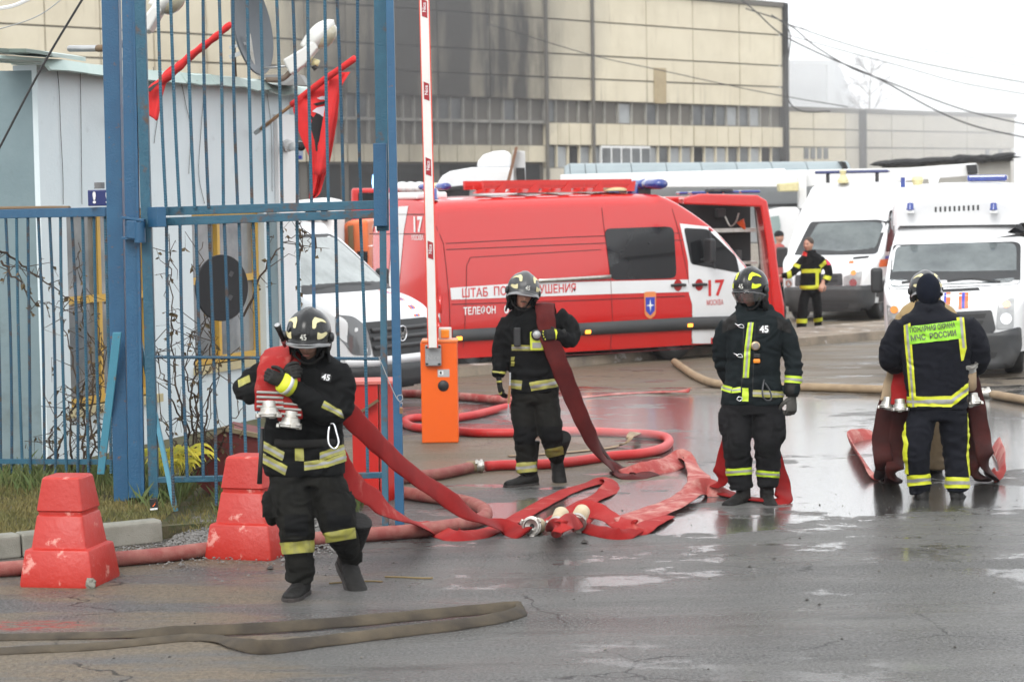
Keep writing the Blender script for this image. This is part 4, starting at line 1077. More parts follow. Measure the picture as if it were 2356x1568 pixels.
for sg in (-1, 1):
    lo = v3.patch('headlight', rnd([(sg * .60, .68), (sg * .80, .70), (sg * .90, .92), (sg * .90, 1.16), (sg * .74, 1.14), (sg * .62, 1.02)], .04), f3, D3, pm('smoked_lens', (.12, .125, .13), .08, coat=1), .014)
    m = MB(); c = V((5.16, sg * .76, .84)); m.ell(c, (.09, .09, .09)); v3.part('bulb', m, pm('warm_bulb', (.8, .5, .25), .2, emit=((1, .55, .25), 2.2)), lo, True)
lo = MB(); lo.lathe([(.095, 0), (.095, .02), (.08, .022), (.08, .005)], 24, (5.37, 0, .90), 'X'); badge = v3.part('round_badge', lo, chrome, None, True)
m = MB(); 
for a, b_ in (((-.045, .055), (-.02, -.02)), ((-.02, -.02), (0, .02)), ((0, .02), (.02, -.02)), ((.02, -.02), (.045, .055)), ((-.07, .03), (-.035, -.065)), ((-.035, -.065), (0, -.03)), ((0, -.03), (.035, -.065)), ((.035, -.065), (.07, .03))):
    m.bar((5.385, a[0], .90 + a[1]), (5.385, b_[0], .90 + b_[1]), .012, .012, (1, 0, 0))
v3.part('badge_letters', m, chrome, badge)
v3.patch('bumper_trim', [(-.86, .56), (.86, .56), (.86, .66), (-.86, .66)], f3, D3, white_paint, .03, .12, .02)
v3.patch('bumper', rnd([(-.90, .30), (.90, .30), (.90, .56), (-.90, .56)], .04), f3, D3, dark_plastic, .03, .12, .03)
pl3 = MB(); pl3.box((5.42, .05, .44), (.015, .52, .115)); plate = v3.part('number_plate', pl3, white_flat)
fpl = v3.front(5.428)
lettering('137 тс', fpl, (.0, .44), .12, pm('plate_black', (.02, .02, .02), .5), plate, D3, None, 0.001, .005, width=.30)
lettering('777', fpl, (.235, .455), .085, pm('plate_black', (.02, .02, .02), .5), plate, D3, None, 0.001, .005, width=.12)
for dy, mt in ((-.04, orange_mark), (0, blue_mark), (.04, orange_mark)):
    v3.patch('bonnet_stripe', [(.42 + dy, 1.08), (.46 + dy, 1.08), (.60 + dy, 1.38), (.56 + dy, 1.38)], f3, D3, mt, .008, .1)
v3.patch('bonnet_vent', [(-.8, 1.385), (.8, 1.385), (.8, 1.42), (-.8, 1.42)], f3, D3, grey_plastic, .010)
v3.seam('wiper', [(-.6, 1.44), (.0, 1.47), (.5, 1.45)], f3, D3, .02, black, .03)
mirror(v3, 4.3, .98, 1.45, .34, .2)
for y in (-.86, .86): v3.wheel(4.4, y, .35); v3.wheel(.9, y, .35)
m = MB(); m.box((2.6, 0, .32), (4.8, 1.5, .2)); v3.part('underbody', m, black)

# --- white tractor unit behind the red van
def slab(root, name, d, px, mat, depth=1.0, bev=0, smooth=False):
    """Upright outline given in pixels at depth d, with real thickness behind it."""
    m = MB(); pts = [P(x, y, d) for x, y in px]; m.prism(pts, (0, 0, 0), (0, depth, 0)); o = m.build(name, mat, root)
    if bev: bevel(o, bev, 4)
    return o
tt = empty('white_truck', P(1100, 455, 50) * V((1, 1, 0)), 0, 'white articulated tractor unit with roof deflector behind the red van', 'truck')
slab(tt, 'cab', 50, [(1004, 440), (1008, 418), (1018, 404), (1035, 394), (1085, 385), (1190, 385), (1190, 640), (1004, 640)], white_paint, 2.4, .10)
slab(tt, 'roof_deflector', 50.2, [(1096, 386), (1100, 370), (1112, 356), (1135, 348), (1160, 346), (1176, 352), (1176, 386)], white_paint, 1.8, .08)
slab(tt, 'sun_visor', 49.7, [(1006, 432), (1100, 423), (1100, 428), (1008, 440)], dark_plastic, .3)
slab(tt, 'windscreen', 49.8, [(1010, 440), (1080, 432), (1080, 500), (1008, 505)], glass_dark, .1)
slab(tt, 'rear_fairing', 49.6, [(1180, 346), (1208, 348), (1210, 424), (1182, 424)], pm('dull_white', (.55, .56, .56), .5), .4, .02)
slab(tt, 'exhaust_stack', 49.4, [(1185, 338), (1192, 338), (1172, 424), (1164, 424)], pm('rusty_pipe', (.20, .11, .07), .8), .15)
slab(tt, 'fuel_door', 49.5, [(1187, 386), (1207, 386), (1209, 424), (1189, 424)], black, .05)
for x in (1060, 1170):
    m = MB(); c = P(x, 600, 51); m.lathe([(.2, -.15), (.48, -.15), (.5, -.1), (.5, .15), (.2, .15)], 20, (c.x, c.y - .9, .5), 'Y'); m.build('wheel', black, tt, False, True)
# aerial platform truck: a long white boom over a grey body
at_ = empty('aerial_platform_truck', P(1650, 455, 56) * V((1, 1, 0)), 0, 'long white aerial platform truck with its boom lying along the roof', 'truck')
slab(at_, 'boom', 55, [(1290, 402), (1805, 388), (1808, 392), (2090, 386), (2246, 375), (2250, 380), (2252, 404), (2090, 417), (1850, 430), (1290, 432)], white_flat, .6, .05)
slab(at_, 'boom_tip', 54.9, [(2224, 380), (2248, 378), (2250, 400), (2228, 402)], dark_plastic, .1)
slab(at_, 'boom_joint', 54.7, [(1838, 392), (1856, 392), (1856, 480), (1838, 480)], white_flat, .3, .02)
slab(at_, 'body', 56, [(1290, 420), (2060, 418), (2060, 560), (1290, 560)], pm('pale_grey_body', (.38, .40, .41), .5, grime=((.30, .32, .33), 1, .6)), 2.2, .05)
slab(at_, 'body_rail', 55.9, [(1745, 470), (1840, 468), (1840, 474), (1745, 476)], grey_plastic, .1)
slab(at_, 'cab', 54.3, [(1762, 484), (1800, 476), (1832, 476), (1842, 484), (1842, 640), (1762, 640)], white_paint, 1.6, .06)
slab(at_, 'cab_window', 54.2, [(1766, 500), (1792, 496), (1796, 520), (1790, 556), (1768, 558)], pm('pale_green_glass', (.25, .33, .32), .08, coat=1), .05)
slab(at_, 'control_box', 54.2, [(1792, 422), (1838, 418), (1838, 440), (1794, 441)], cream, .5, .03)
for x in (1350, 1500, 1790, 1980):
    m = MB(); c = P(x, 560, 56); m.lathe([(.2, -.15), (.52, -.15), (.55, -.1), (.55, .15), (.2, .15)], 20, (c.x, c.y - .5, .55), 'Y'); m.build('wheel', black, at_, False, True)
# grey tarpaulin trailer behind it
tr_ = empty('tarpaulin_trailer', P(1600, 455, 66) * V((1, 1, 0)), 0, 'trailer with a rounded pale grey tarpaulin cover beyond the white boom', 'trailer')
tarp = pm('tarpaulin', (.27, .32, .335), .6, grime=((.20, .24, .255), 1, .6))
sx = [1280, 1298, 1310, 1345, 1370, 1450, 1530, 1610, 1690, 1770, 1850, 1935, 1948]
for k, (x0, x1) in enumerate(zip(sx[1:], sx[2:])):
    m = MB(); rr = []
    for x in (x0 + .8, x1 - .8):
        c = P(x, 400, 66); yt = 376 - (x - 1290) * .008
        tz = P(x, yt, 66).z
        if k == 0 and x < 1305: tz = P(x, 384, 66).z
        rr.append([V((c.x, 66 + 1.2 * sin(a * pi / 8 - pi / 2) * 1.0 if a else 64.8, 0)) for a in range(0)] + [V((c.x, 66.0 - 1.2 * cos(a * pi / 8), tz - .75 + .75 * sin(a * pi / 8))) for a in range(9)])
    for r in rr:
        r.insert(0, V((r[0].x, r[0].y, 1.2))); r.append(V((r[-1].x, r[-1].y, 1.2)))
    m.loft(rr, True); m.build('cover_panel', tarp, tr_, False, False)
slab(tr_, 'cover_end', 65, [(1936, 371), (1946, 373), (1950, 384), (1950, 402), (1942, 402)], black, 1)
slab(tr_, 'chassis', 65.2, [(1290, 470), (1945, 468), (1945, 500), (1290, 500)], grey_plastic, 1.5)
for x in (1340, 1400, 1860, 1920):
    m = MB(); c = P(x, 560, 65.5); m.lathe([(.2, -.15), (.5, -.15), (.5, .15), (.2, .15)], 16, (c.x, c.y, .5), 'Y'); m.build('wheel', black, tr_)
# orange tipper behind the gate
ot = empty('orange_truck', P(810, 560, 42) * V((1, 1, 0)), 0, 'orange tipper lorry glimpsed between the blue gate and the red van', 'truck')
orange_p = pm('orange_truck_paint', (.80, .17, .04), .45, grime=((.55, .16, .06), 2, .6))
slab(ot, 'cab', 42, [(788, 522), (800, 508), (846, 505), (850, 590), (846, 700), (786, 700)], orange_p, 2.4, .06)
slab(ot, 'body_rib', 41.9, [(800, 520), (812, 518), (815, 600), (803, 602)], pm('muddy_olive', (.16, .12, .06), .8), .1)
slab(ot, 'cab_window', 41.9, [(822, 578), (846, 578), (846, 604), (822, 604)], glass_dark, .05)
for x in (800, 835):
    m = MB(); c = P(x, 680, 42.4); m.lathe([(.2, -.15), (.48, -.15), (.48, .15), (.2, .15)], 20, (c.x, c.y - .3, .5), 'Y'); m.build('wheel', black, ot)
# red fire engine roof behind the gate
fe = empty('fire_engine', P(840, 455, 52) * V((1, 1, 0)), 0, 'distant red fire engine whose roof shows just above the gate crossbar', 'fire engine')
slab(fe, 'body', 52, [(808, 436), (812, 433), (915, 433), (915, 640), (808, 640)], red_paint, 2.3, .05)
slab(fe, 'side_window', 51.9, [(824, 443), (862, 443), (862, 462), (824, 462)], glass_dark, .1)
m = MB(); m.lathe([(.1, 0), (.12, .1), (.1, .3), (.02, .32)], 12, P(868, 432, 52.5)); m.build('beacon', pm('flashing_blue', (.2, .45, .9), .2, emit=((.3, .6, 1), 2.5)), fe, False, True)
for x in (925, 945, 965):
    m = MB(); m.ell(P(x, 431, 52.5), (.17, .17, .13)); m.build('roof_floodlight', white_flat, fe, False, True)
for x in (825, 890):
    m = MB(); c = P(x, 680, 52.4); m.lathe([(.2, -.15), (.48, -.15), (.48, .15), (.2, .15)], 20, (c.x, c.y - .3, .5), 'Y'); m.build('wheel', black, fe)
# white lorry cab behind the hut edge
wt = empty('white_lorry', P(740, 500, 40) * V((1, 1, 0)), 0, 'white lorry cab between the guard hut and the orange lorry', 'truck')
slab(wt, 'cab', 40, [(676, 462), (740, 455), (772, 462), (776, 640), (676, 640)], white_flat, 2.2, .08)
slab(wt, 'side_window', 39.9, [(700, 468), (728, 466), (728, 505), (704, 508)], glass_dark, .05)
slab(wt, 'side_window', 39.9, [(738, 465), (754, 468), (754, 510), (738, 508)], glass_dark, .05)
for x in (700, 755):
    m = MB(); c = P(x, 680, 40.4); m.lathe([(.2, -.15), (.48, -.15), (.48, .15), (.2, .15)], 20, (c.x, c.y - .3, .5), 'Y'); m.build('wheel', black, wt)
# dim silver van at the extreme right and rubble on a low wall
sv = empty('red_and_white_truck', P(2350, 520, 46) * V((1, 1, 0)), 0, 'sliver of a red and white truck cut by the right edge of the view', 'truck')
slab(sv, 'cab', 46, [(2334, 470), (2345, 440), (2420, 436), (2420, 640), (2334, 640)], pm('faded_pink_red', (.5, .12, .11), .5), 2, .06)
slab(sv, 'window', 45.9, [(2340, 470), (2420, 466), (2420, 520), (2340, 522)], glass_dark, .05)
lw = empty('low_brick_wall', P(2100, 400, 95) * V((1, 1, 0)), 0, 'low pale yard wall with charred debris along its top, in front of the wing', 'wall')
slab(lw, 'wall', 95, [(2030, 384), (2240, 368), (2325, 364), (2328, 520), (2030, 520)], pm('yard_wall', (.36, .35, .32), .9, grime=((.25, .24, .22), .5, .8)), .4)
tr_m = MB(); rr = random.Random(3)
db = empty('charred_debris', P(2150, 372, 94.8), 0, 'black charred debris heaped on the low yard wall', 'debris')
for k in range(44):
    x = rr.choice([rr.uniform(2095, 2160), rr.uniform(2175, 2325), rr.uniform(2035, 2100)]); y = 378 - (x - 2035) * .04 - rr.uniform(0, 8) * (1 if x > 2140 else .5)
    m = MB(); m.ell(P(x, y, 94.8), (rr.uniform(.25, .9), .3, rr.uniform(.05, .16)), Matrix.Rotation(rr.uniform(-.15, .15), 3, 'Y'), 7, 4); tr_m.v += [v for v in m.v]; b0 = len(tr_m.v) - len(m.v); tr_m.f += [tuple(i + b0 for i in f) for f in m.f]; tr_m.m += [0] * len(m.f)
tag(tr_m.build('charred_pile', wdark, db), kind='stuff')
# littered kerb strip under the far side of the vans
kerb2 = MB(); a, b_ = G(1240, 850), G(1800, 800); t = (b_ - a).normalized(); n = V((-t.y, t.x, 0))
kerb2.loft([[p + n * u + V((0, 0, w)) for u, w in ((0, 0), (.03, .13), (1.8, .14), (1.8, 0))] for p in (a - t * 4, b_ + t * 9)])
tag(kerb2.build('pavement', pm('far_pavement', (.27, .22, .165), .85, spot=((.55, .53, .50), 3, .56, .66), grime=((.10, .085, .07), 2, .9), bump=(20, .5))), kind='structure')
# ------------------------------------------------------------------ guard hut
hut_white = pm('hut_whitewash', (0.62, 0.70, 0.73), 0.75, spot=((0.42, 0.47, 0.48), 3.0, 0.62, 0.80), grime=((0.70, 0.77, 0.79), 1.2, 0.7), bump=(30, 0.25))
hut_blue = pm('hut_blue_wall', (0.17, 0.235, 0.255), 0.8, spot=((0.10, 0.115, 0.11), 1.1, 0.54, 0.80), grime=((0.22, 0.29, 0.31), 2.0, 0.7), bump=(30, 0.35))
HC = P(100, 700, 20.6); HC.z = 0
HE = P(669, 400, 25.6); HE.z = 0
hw_pl = Pl(HC, HE - HC)
HD = (HE - HC).normalized(); HN = V((HD.y, -HD.x, 0))     # toward the viewer
HLEN = (HE - HC).length
hut = empty('guard_hut', HC, 0, 'small whitewashed guard hut with pale metal roof and yellow window frames behind the fence', 'hut')
def hbox(name, u0, u1, z0, z1, mat, d0, d1, parent=None, bev=0):
    mb = MB(); a = HC + HD * u0; b_ = HC + HD * u1
    mb.prism([a + V((0, 0, z0)), b_ + V((0, 0, z0)), b_ + V((0, 0, z1)), a + V((0, 0, z1))], HN * d0, HN * d1)
    o = mb.build(name, mat, parent or hut)
    if bev: bevel(o, bev)
    return o
W1 = (hw_pl.at(158, 700)[0], hw_pl.at(356, 700)[0], hw_pl.at(250, 925)[1], hw_pl.at(250, 480)[1])
W2 = (hw_pl.at(446, 700)[0], hw_pl.at(612, 700)[0], hw_pl.at(530, 832)[1], hw_pl.at(530, 480)[1])
HZ = 3.72
for (a, b_, z0, z1) in ((0, W1[0], 0, HZ), (W1[0], W1[1], 0, W1[2]), (W1[0], W1[1], W1[3], HZ), (W1[1], W2[0], 0, HZ), (W2[0], W2[1], 0, W2[2]), (W2[0], W2[1], W2[3], HZ), (W2[1], HLEN, 0, HZ)):
    hbox('wall', a, b_, z0, z1, hut_white, -.25, 0)
ochre = pm('ochre_frame', (0.60, 0.36, 0.05), 0.5, grime=((0.45, 0.30, 0.10), 9, .6))
for k, W in enumerate((W1, W2)):
    wf = hbox('window', W[0], W[1], W[2], W[2] + .07, ochre, -.16, -.08)
    hbox('frame', W[0], W[1], W[3] - .07, W[3], ochre, -.16, -.08, wf)
    for u in (W[0] + .03, W[0] + (W[1] - W[0]) * .42, W[1] - .06): hbox('frame', u, u + .06, W[2] + .07, W[3] - .07, ochre, -.16, -.078, wf)
    zm = W[2] + (W[3] - W[2]) * .52
    hbox('frame', W[0], W[1], zm, zm + .07, ochre, -.16, -.072, wf)
    hbox('pane', W[0] + .02, W[1] - .02, W[2] + .05, W[3] - .05, glass_hut, -.15, -.13, wf)
    hbox('sill', W[0] - .04, W[1] + .04, W[2] - .08, W[2], pm('sill_brick', (.50, .43, .24), .8, grime=((.4, .36, .25), 9, .6)), -.1, .05, wf)
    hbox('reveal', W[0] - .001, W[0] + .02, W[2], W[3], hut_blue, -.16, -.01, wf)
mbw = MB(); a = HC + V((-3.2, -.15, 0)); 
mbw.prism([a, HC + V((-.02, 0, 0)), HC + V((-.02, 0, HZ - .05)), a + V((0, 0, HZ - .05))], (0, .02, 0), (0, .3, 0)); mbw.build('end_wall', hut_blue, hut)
mbw = MB(); mbw.prism([HC + HD * HLEN + V((0, .02, 0)), HC + HD * HLEN + V((1.4, 1.0, 0)) * .001 + V((0, .3, 0)), HC + HD * HLEN + V((0, .3, HZ)), HC + HD * HLEN + V((0, .02, HZ))], (0, 0, 0), (.06, 0, 0)); mbw.build('corner_strip', hut_white, hut)
u_pp = hw_pl.at(636, 600)[0]
hbox('corner_pillar', u_pp, HLEN + .02, 0, HZ - .3, white_flat, 0.003, .05)
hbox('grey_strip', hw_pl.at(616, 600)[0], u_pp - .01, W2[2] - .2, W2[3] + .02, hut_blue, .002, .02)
# cracks and wires on the wall are thin lines of their own
for pts in ([(126, 142), (133, 200), (137, 300), (142, 400), (143, 470)], [(182, 145), (184, 300), (186, 470)], [(350, 155), (362, 240), (352, 330)], [(410, 165), (425, 240), (436, 300), (432, 400)], [(470, 180), (460, 300), (455, 400), (468, 468)], [(612, 215), (622, 300), (624, 440)]):
    mb = MB(); q = [hw_pl.p(*hw_pl.at(*p)) + HN * .012 for p in pts]; mb.tube(catmull(q, 5), .003, 5); mb.build('wall_cable', pm('cable_grey', (.05, .05, .05), .7), hut)
roofm = pm('pale_green_tin', (0.36, 0.46, 0.43), 0.45, .3, spot=((0.20, 0.17, 0.13), 5, .62, .72), grime=((0.48, 0.55, 0.52), 3, .6))
rr = random.Random(11)
n = 9
for i in range(n):
    a, b_ = -.15 + (HLEN + .5) * i / n, -.15 + (HLEN + .5) * (i + 1) / n
    z = HZ + rr.uniform(.0, .03); mb = MB()
    sag = [rr.uniform(-.05, .0) for _ in range(2)]
    pr = []
    for u, sg in ((a + .01, sag[0]), ((a + b_) / 2, sag[1] - .01), (b_ + .02, sag[0])):
        p = HC + HD * u
        pr.append([p + HN * -1.8 + V((0, 0, z + .22)), p + HN * .16 + V((0, 0, z + .05 + sg)), p + HN * .23 + V((0, 0, z - .05 + sg)), p + HN * .21 + V((0, 0, z - .06 + sg)), p + HN * .13 + V((0, 0, z + .03 + sg)), p + HN * -1.8 + V((0, 0, z + .18))])
    mb.loft(pr); mb.build('roof_sheet', roofm, hut)
mb = MB()
prs = []
for k, (x, y, o_) in enumerate(((-40, 108, .5), (20, 112, .42), (60, 112, .5), (90, 116, .35), (120, 122, .2))):
    q = P(x, y, 20.4 - o_); prs.append([q, q + V((0, .02, -.03)), q + V((0, 1.6, .02)), q + V((0, 1.6, .06))])
mb.loft(prs); mb.build('roof_sheet', roofm, hut)
mb = MB(); mb.prism([P(588, 172, 24.6), P(690, 172, 24.8), P(705, 196, 24.8), P(650, 196, 24.6)], (0, 0, 0), (0, .6, .02)); mb.build('loose_tin', pm('grey_tin', (.2, .2, .19), .6), hut)
# end wall: darker grey-blue with noise patches, no separate stain mesh
dark_patch = MB(); 

# ------------------------------------------------------------------ blue gate and fence
def member(root, name, p0, p1, w0, w1, depth, mat, d0=17.6, d1=None, pl=None):
    """Hollow section from pixel p0 (top) to p1 (foot) at depth d0..d1, widths in pixels."""
    d1 = d1 or d0
    a, b_ = P(*p0, d0), P(*p1, d1); k0, k1 = w0 * d0 / FPX / 2, w1 * d1 / FPX / 2
    mb = MB(); t = depth / 2
    mb.loft([[c + V((-k, -t, 0)), c + V((k, -t, 0)), c + V((k, t, 0)), c + V((-k, t, 0))] for c, k in ((a, k0), (b_, k1))])
    return bevel(mb.build(name, mat, root), .004, 2)
gp = empty('gate_post', G(283, 1147, .1), 0, 'thick blue steel gate post with rust spots, leftmost of the tall uprights', 'gate post')
member(gp, 'post', (254.5, -60), (282, 1150), 39, 34, .13, blue, 17.7)
gate = empty('gate', G(340, 1150, .1), 0, 'tall blue barred steel gate leaf standing open, rusty crossbars and ribbed rods', 'gate')
member(gate, 'hinge_stile', (294, -60), (314, 1143), 25, 32, .09, blue, 17.55)
member(gate, 'hinge_flange', (307.5, -60), (330, 1143), 6, 7, .05, blue, 17.5)
member(gate, 'stile', (321, -60), (355, 1143), 24, 22, .07, blue_worn, 17.5)
member(gate, 'stile', (874, -60), (881, 531), 28, 28, .07, blue_worn, 17.25)
member(gate, 'stile', (881, 531), (887, 1208), 15, 15, .06, blue_worn, 17.2, 16.95)
member(gate, 'end_stile', (896, -60), (920, 1206), 17, 21, .07, blue, 17.1, 16.95)
def crossbar(x0, y0, x1, y1, h, mat=None, name='crossbar', dp=.06, d=(17.5, 17.25)):
    a, b_ = P(x0, y0, d[0]), P(x1, y1, d[1]); mb = MB(); mb.bar(a, b_, dp, h * 17.4 / FPX); return bevel(mb.build(name, mat or blue_worn, gate), .004)
crossbar(347, 487, 866, 471, 20); crossbar(352, 511, 866, 492, 19, name='crossbar'); crossbar(348, 500, 372, 499, 46, blue, 'corner_plate', .07)
crossbar(362, 1103, 880, 1092, 13, name='bottom_rail'); 
def rebar(root, p0, p1, d0, d1, r=.0125, mat=None, wob=0):
    """Ribbed reinforcing rod."""
    a, b_ = P(*p0, d0), P(*p1, d1); L = (b_ - a).length; n = max(2, int(L / .011)); mb = MB(); pts = []; rad = []
    rx = random.uniform(-1, 1) * wob
    for i in range(n + 1):
        t = i / n; p = a.lerp(b_, t); p = p + V((sin(t * pi) * rx, 0, 0)); pts.append(p); rad.append(r * (1.13 if i % 2 else .93))
    mb.tube(pts, rad, 7); return mb.build('rod', mat or random.choice([rod_blue, rod_blue, blue_worn]), root)
ups = zip((364, 393, 432, 468, 504, 537, 569, 600, 636, 673, 708, 747.5, 775, 823.5), (382, 413, 448, 480, 514, 547, 580, 612.5, 649, 684, 717, 756, 791, 831))
for a, b_ in ups: rebar(gate, (a - (b_ - a) * .1, -50), (b_, 478), 17.45, 17.4, wob=.012)
lows = (383, 414, 451, 481, 516, 550, 582, 616, 647, 683, 772, 829)
for i, a in enumerate(lows):
    rebar(gate, (a, 518 - i * 1.5), (a + 17, 1100 if i % 3 else 1162), 17.42, 17.3, wob=.012)
member(gate, 'flat_bar', (720, 500), (727, 1090), 8, 8, .01, blue, 17.4)
rebar(gate, (358, 821), (876, 825), 17.38, 17.2)
for x0, y0, x1, y1 in ((282, 500, 334, 507), (282, 547, 334, 551)):
    mb = MB(); mb.bar(P(x0, y0, 17.45), P(x1, y1, 17.45), .12, .02); bevel(mb.build('hinge_plate', blue, gate), .003)
mb = MB(); mb.prism([P(293, 507, 17.42), P(317, 508, 17.42), P(317, 550, 17.42), P(293, 547, 17.42)], (0, 0, 0), (0, -.05, 0)); bevel(mb.build('hinge_box', blue, gate), .005)
mb = MB(); mb.lathe([(.045, -.16), (.045, .0)], 12, P(321, 510, 17.4)); mb.build('hinge_pin', blue, gate, False, True)
member(gate, 'bolt_bracket', (874, 330), (876, 520), 30, 30, .09, blue, 17.18)
br = empty('gate_brace', G(232, 1090, .1), 0, 'pale turquoise peeling flat bar leaning against the gate post foot', 'brace')
member(br, 'bar', (270, 764), (232, 1090), 20, 17, .03, blue_light, 17.5, 17.7)
br = empty('gate_brace', G(400, 1180, .05), 0, 'thin dark sided brace slanting down right from the gate hinge stile', 'brace')
member(br, 'bar', (323, 786), (404, 1175), 8, 12, .05, blue_light, 17.6, 17.4)
fence = empty('fence', G(120, 1085, .1), 0, 'lower blue barred fence section left of the gate post', 'fence')
mb = MB(); mb.bar(P(-30, 493, 19.2), P(248, 487, 18.2), .06, .075); bevel(mb.build('top_rail', blue, fence), .005)
mb = MB(); mb.tube([P(-30, 480, 19.3), P(100, 478, 18.9), P(160, 478, 18.7)], .016, 8); mb.build('rusty_pipe', pm('rusty_brown', (.17, .11, .06), .8), fence)
for i, a in enumerate((-12, 13, 38, 64, 88, 114, 139, 165, 190, 216, 242)): 
    d = 19.1 - .085 * i; rebar(fence, (a, 498), (a + (14 if i != 3 else 6), 1088), d, d, .0125, wob=.02)
mb = MB(); mb.bar(P(-30, 1060, 19.2), P(262, 1062, 18.3), .04, .04); mb.build('bottom_rail', blue_worn, fence)

# padlock with its cable on the end stile
pdl = empty('padlock', P(923, 945, 16.9), 0, 'small brass padlock hanging on a wire cable from the gate end stile', 'padlock')
mb = MB(); c = P(923, 944, 16.9); mb.box(c, (.025, .015, .05)); bevel(mb.build('lock_body', pm('brass', (.30, .17, .09), .4, .7), pdl), .004)
mb = MB(); mb.tube(catmull([c + V((-.008, 0, .02)), c + V((-.009, 0, .05)), c + V((0, 0, .06)), c + V((.009, 0, .05)), c + V((.008, 0, .02))], 4), .003, 6); mb.build('shackle', chrome, pdl)
mb = MB(); mb.tube(catmull([P(x, y, 16.95) for x, y in ((872, 822), (884, 850), (905, 900), (918, 922), (926, 918), (924, 908), (914, 912), (920, 925))], 6), .0035, 6); mb.build('wire_cable', steel, pdl)

# black disc hung behind the gate rods
dsc = empty('black_disc_sign', P(512, 662, 17.7), 0, 'round black disc sign seen from behind, hung on the inside of the gate rods', 'sign')
mb = MB(); r = .262; ca = radians(46); U_ = V((cos(ca), sin(ca), 0)); c = P(512, 662, 17.75); Nn = V((-sin(ca), cos(ca), 0))
rg = [[c + U_ * (r * k * cos(t * pi / 24)) + V((0, 0, r * k * sin(t * pi / 24))) + Nn * o_ for t in range(48)] for k, o_ in ((.98, 0), (1, .004), (1, .014), (.98, .018))]
mb.loft(rg); mb.build('disc', pm('black_painted_sheet', (.012, .012, .014), .55, grime=((.02, .02, .022), 3, .5)), dsc)
for dx, dy in ((20, -32), (18, 22)):
    mb = MB(); mb.box(P(512 + dx, 662 + dy, 17.72), (.03, .004, .04), Matrix.Rotation(.5, 3, 'Y')); mb.build('tape_patch', pm('old_tape', (.06, .06, .065), .5), dsc)
# blue exclamation sign on the fence rail
sg = empty('warning_box', P(226, 455, 18.3), 0, 'small navy blue box marked with white exclamation points on the fence rail', 'sign')
mb = MB(); a = P(202, 474, 18.2); b_ = P(262, 436, 18.2); mb.box(((a.x + b_.x) / 2, 18.27, (a.z + b_.z) / 2), (b_.x - a.x, .12, b_.z - a.z)); bevel(mb.build('box', pm('navy_enamel', (.008, .02, .13), .3), sg), .006)
spl = Pl(V((0, 18.205, 0)), V((1, 0, 0)))
for x in (217, 247): lettering('!', spl, spl.at(x, 456), .125, text_white, sg, V((0, 1, 0)), None, .003, .03, sx=1.2)
mb = MB(); c = P(229, 434, 18.27); mb.lathe([(.001, 0), (.042, 0), (.042, .05), (.001, .05)], 16, c); mb.build('socket', pm('grey_pot', (.17, .17, .17), .6), sg)

# ------------------------------------------------------------------ things on the hut
def tubeob(root, name, pts, r, mat, n=8, cat=True, seg=6):
    mb = MB(); mb.tube(catmull(pts, seg) if cat else pts, r, n); return mb.build(name, mat, root, False, True)
fl_red = pm('flag_cloth_red', (0.66, 0.022, 0.022), 0.8, grime=((0.50, 0.015, 0.018), 4, .7), bump=(150, .2))
def hang_cloth(root, name, A_, B_, mat, depth, amp, folds, nu=26, nv=22, phase=0):
    """Hanging cloth between two pixel polylines, with soft folds."""
    ta, tb = catmull([V((*p, 0)) for p in A_], 8), catmull([V((*p, 0)) for p in B_], 8)
    mb = MB(); g = []
    for i in range(nu + 1):
        a = ta[int(i * (len(ta) - 1) / nu)]; b_ = tb[int(i * (len(tb) - 1) / nu)]; row = []
        for j in range(nv + 1):
            t = j / nv; q = a.lerp(b_, t)
            row.append(P(q.x, q.y, depth + amp * sin(folds * i / nu * 2 * pi + phase + t * 1.2) * (t ** .7)))
        g.append(row)
    mb.loft(g, False)
    o = mb.build(name, mat, root, False, True)
    m = o.modifiers.new('thickness', 'SOLIDIFY'); m.thickness = .002
    return o, g
f2 = empty('flag', P(592, 305, 24.5), 0, 'red flag with black and white horseman emblem, hanging free beside the hut corner', 'flag')
tubeob(f2, 'pole', [P(600, 297, 24.5), P(672, 241, 24.1), P(740, 190, 23.8)], .018, wood, cat=False)
tubeob(f2, 'pole_socket', [P(588, 306, 24.6), P(622, 280, 24.4)], .026, steel, cat=False)
tubeob(f2, 'sleeve', [P(672, 241, 24.1), P(740, 188, 23.8), P(785, 157, 23.6), P(817, 134, 23.5)], .036, fl_red)
rows = [(166, 768, 806), (200, 726, 786), (243, 677, 779), (270, 680, 777), (300, 686, 772), (330, 698, 767), (358, 710, 762), (385, 716, 755), (415, 717, 745), (445, 712, 736), (458, 711, 720)]
rt = catmull([V(r) for r in rows], 4); mb = MB(); g = []
for r in rt:
    t = max(0, (r.x - 170) / 290)
    g.append([P(r.y + (r.z - r.y) * k / 22, r.x, 23.95 + (.012 + .05 * t) * sin(k / 22 * 9.5 + 1.2 * t) + .05 * t * sin(k / 22 * 4)) for k in range(23)])
mb.loft(g, False); o = mb.build('cloth', fl_red, f2, False, True); m = o.modifiers.new('thickness', 'SOLIDIFY'); m.thickness = .002
f2b, _ = hang_cloth(f2, 'cloth_fold', [(760, 172), (772, 170), (786, 168)], [(722, 400), (735, 404), (748, 396)], pm('flag_cloth_red', (0, 0, 0)), 23.8, .03, .8, 10, 14, 1)
fbvh = BVHTree.FromPolygons([v.co.copy() for v in o.data.vertices], [tuple(p.vertices) for p in o.data.polygons])
fpl2 = Pl(V((0, 23.5, 0)), V((1, 0, 0)))
emb_b = pm('emblem_black', (.012, .012, .014), .8); emb_w = pm('emblem_white', (.62, .60, .66), .8)
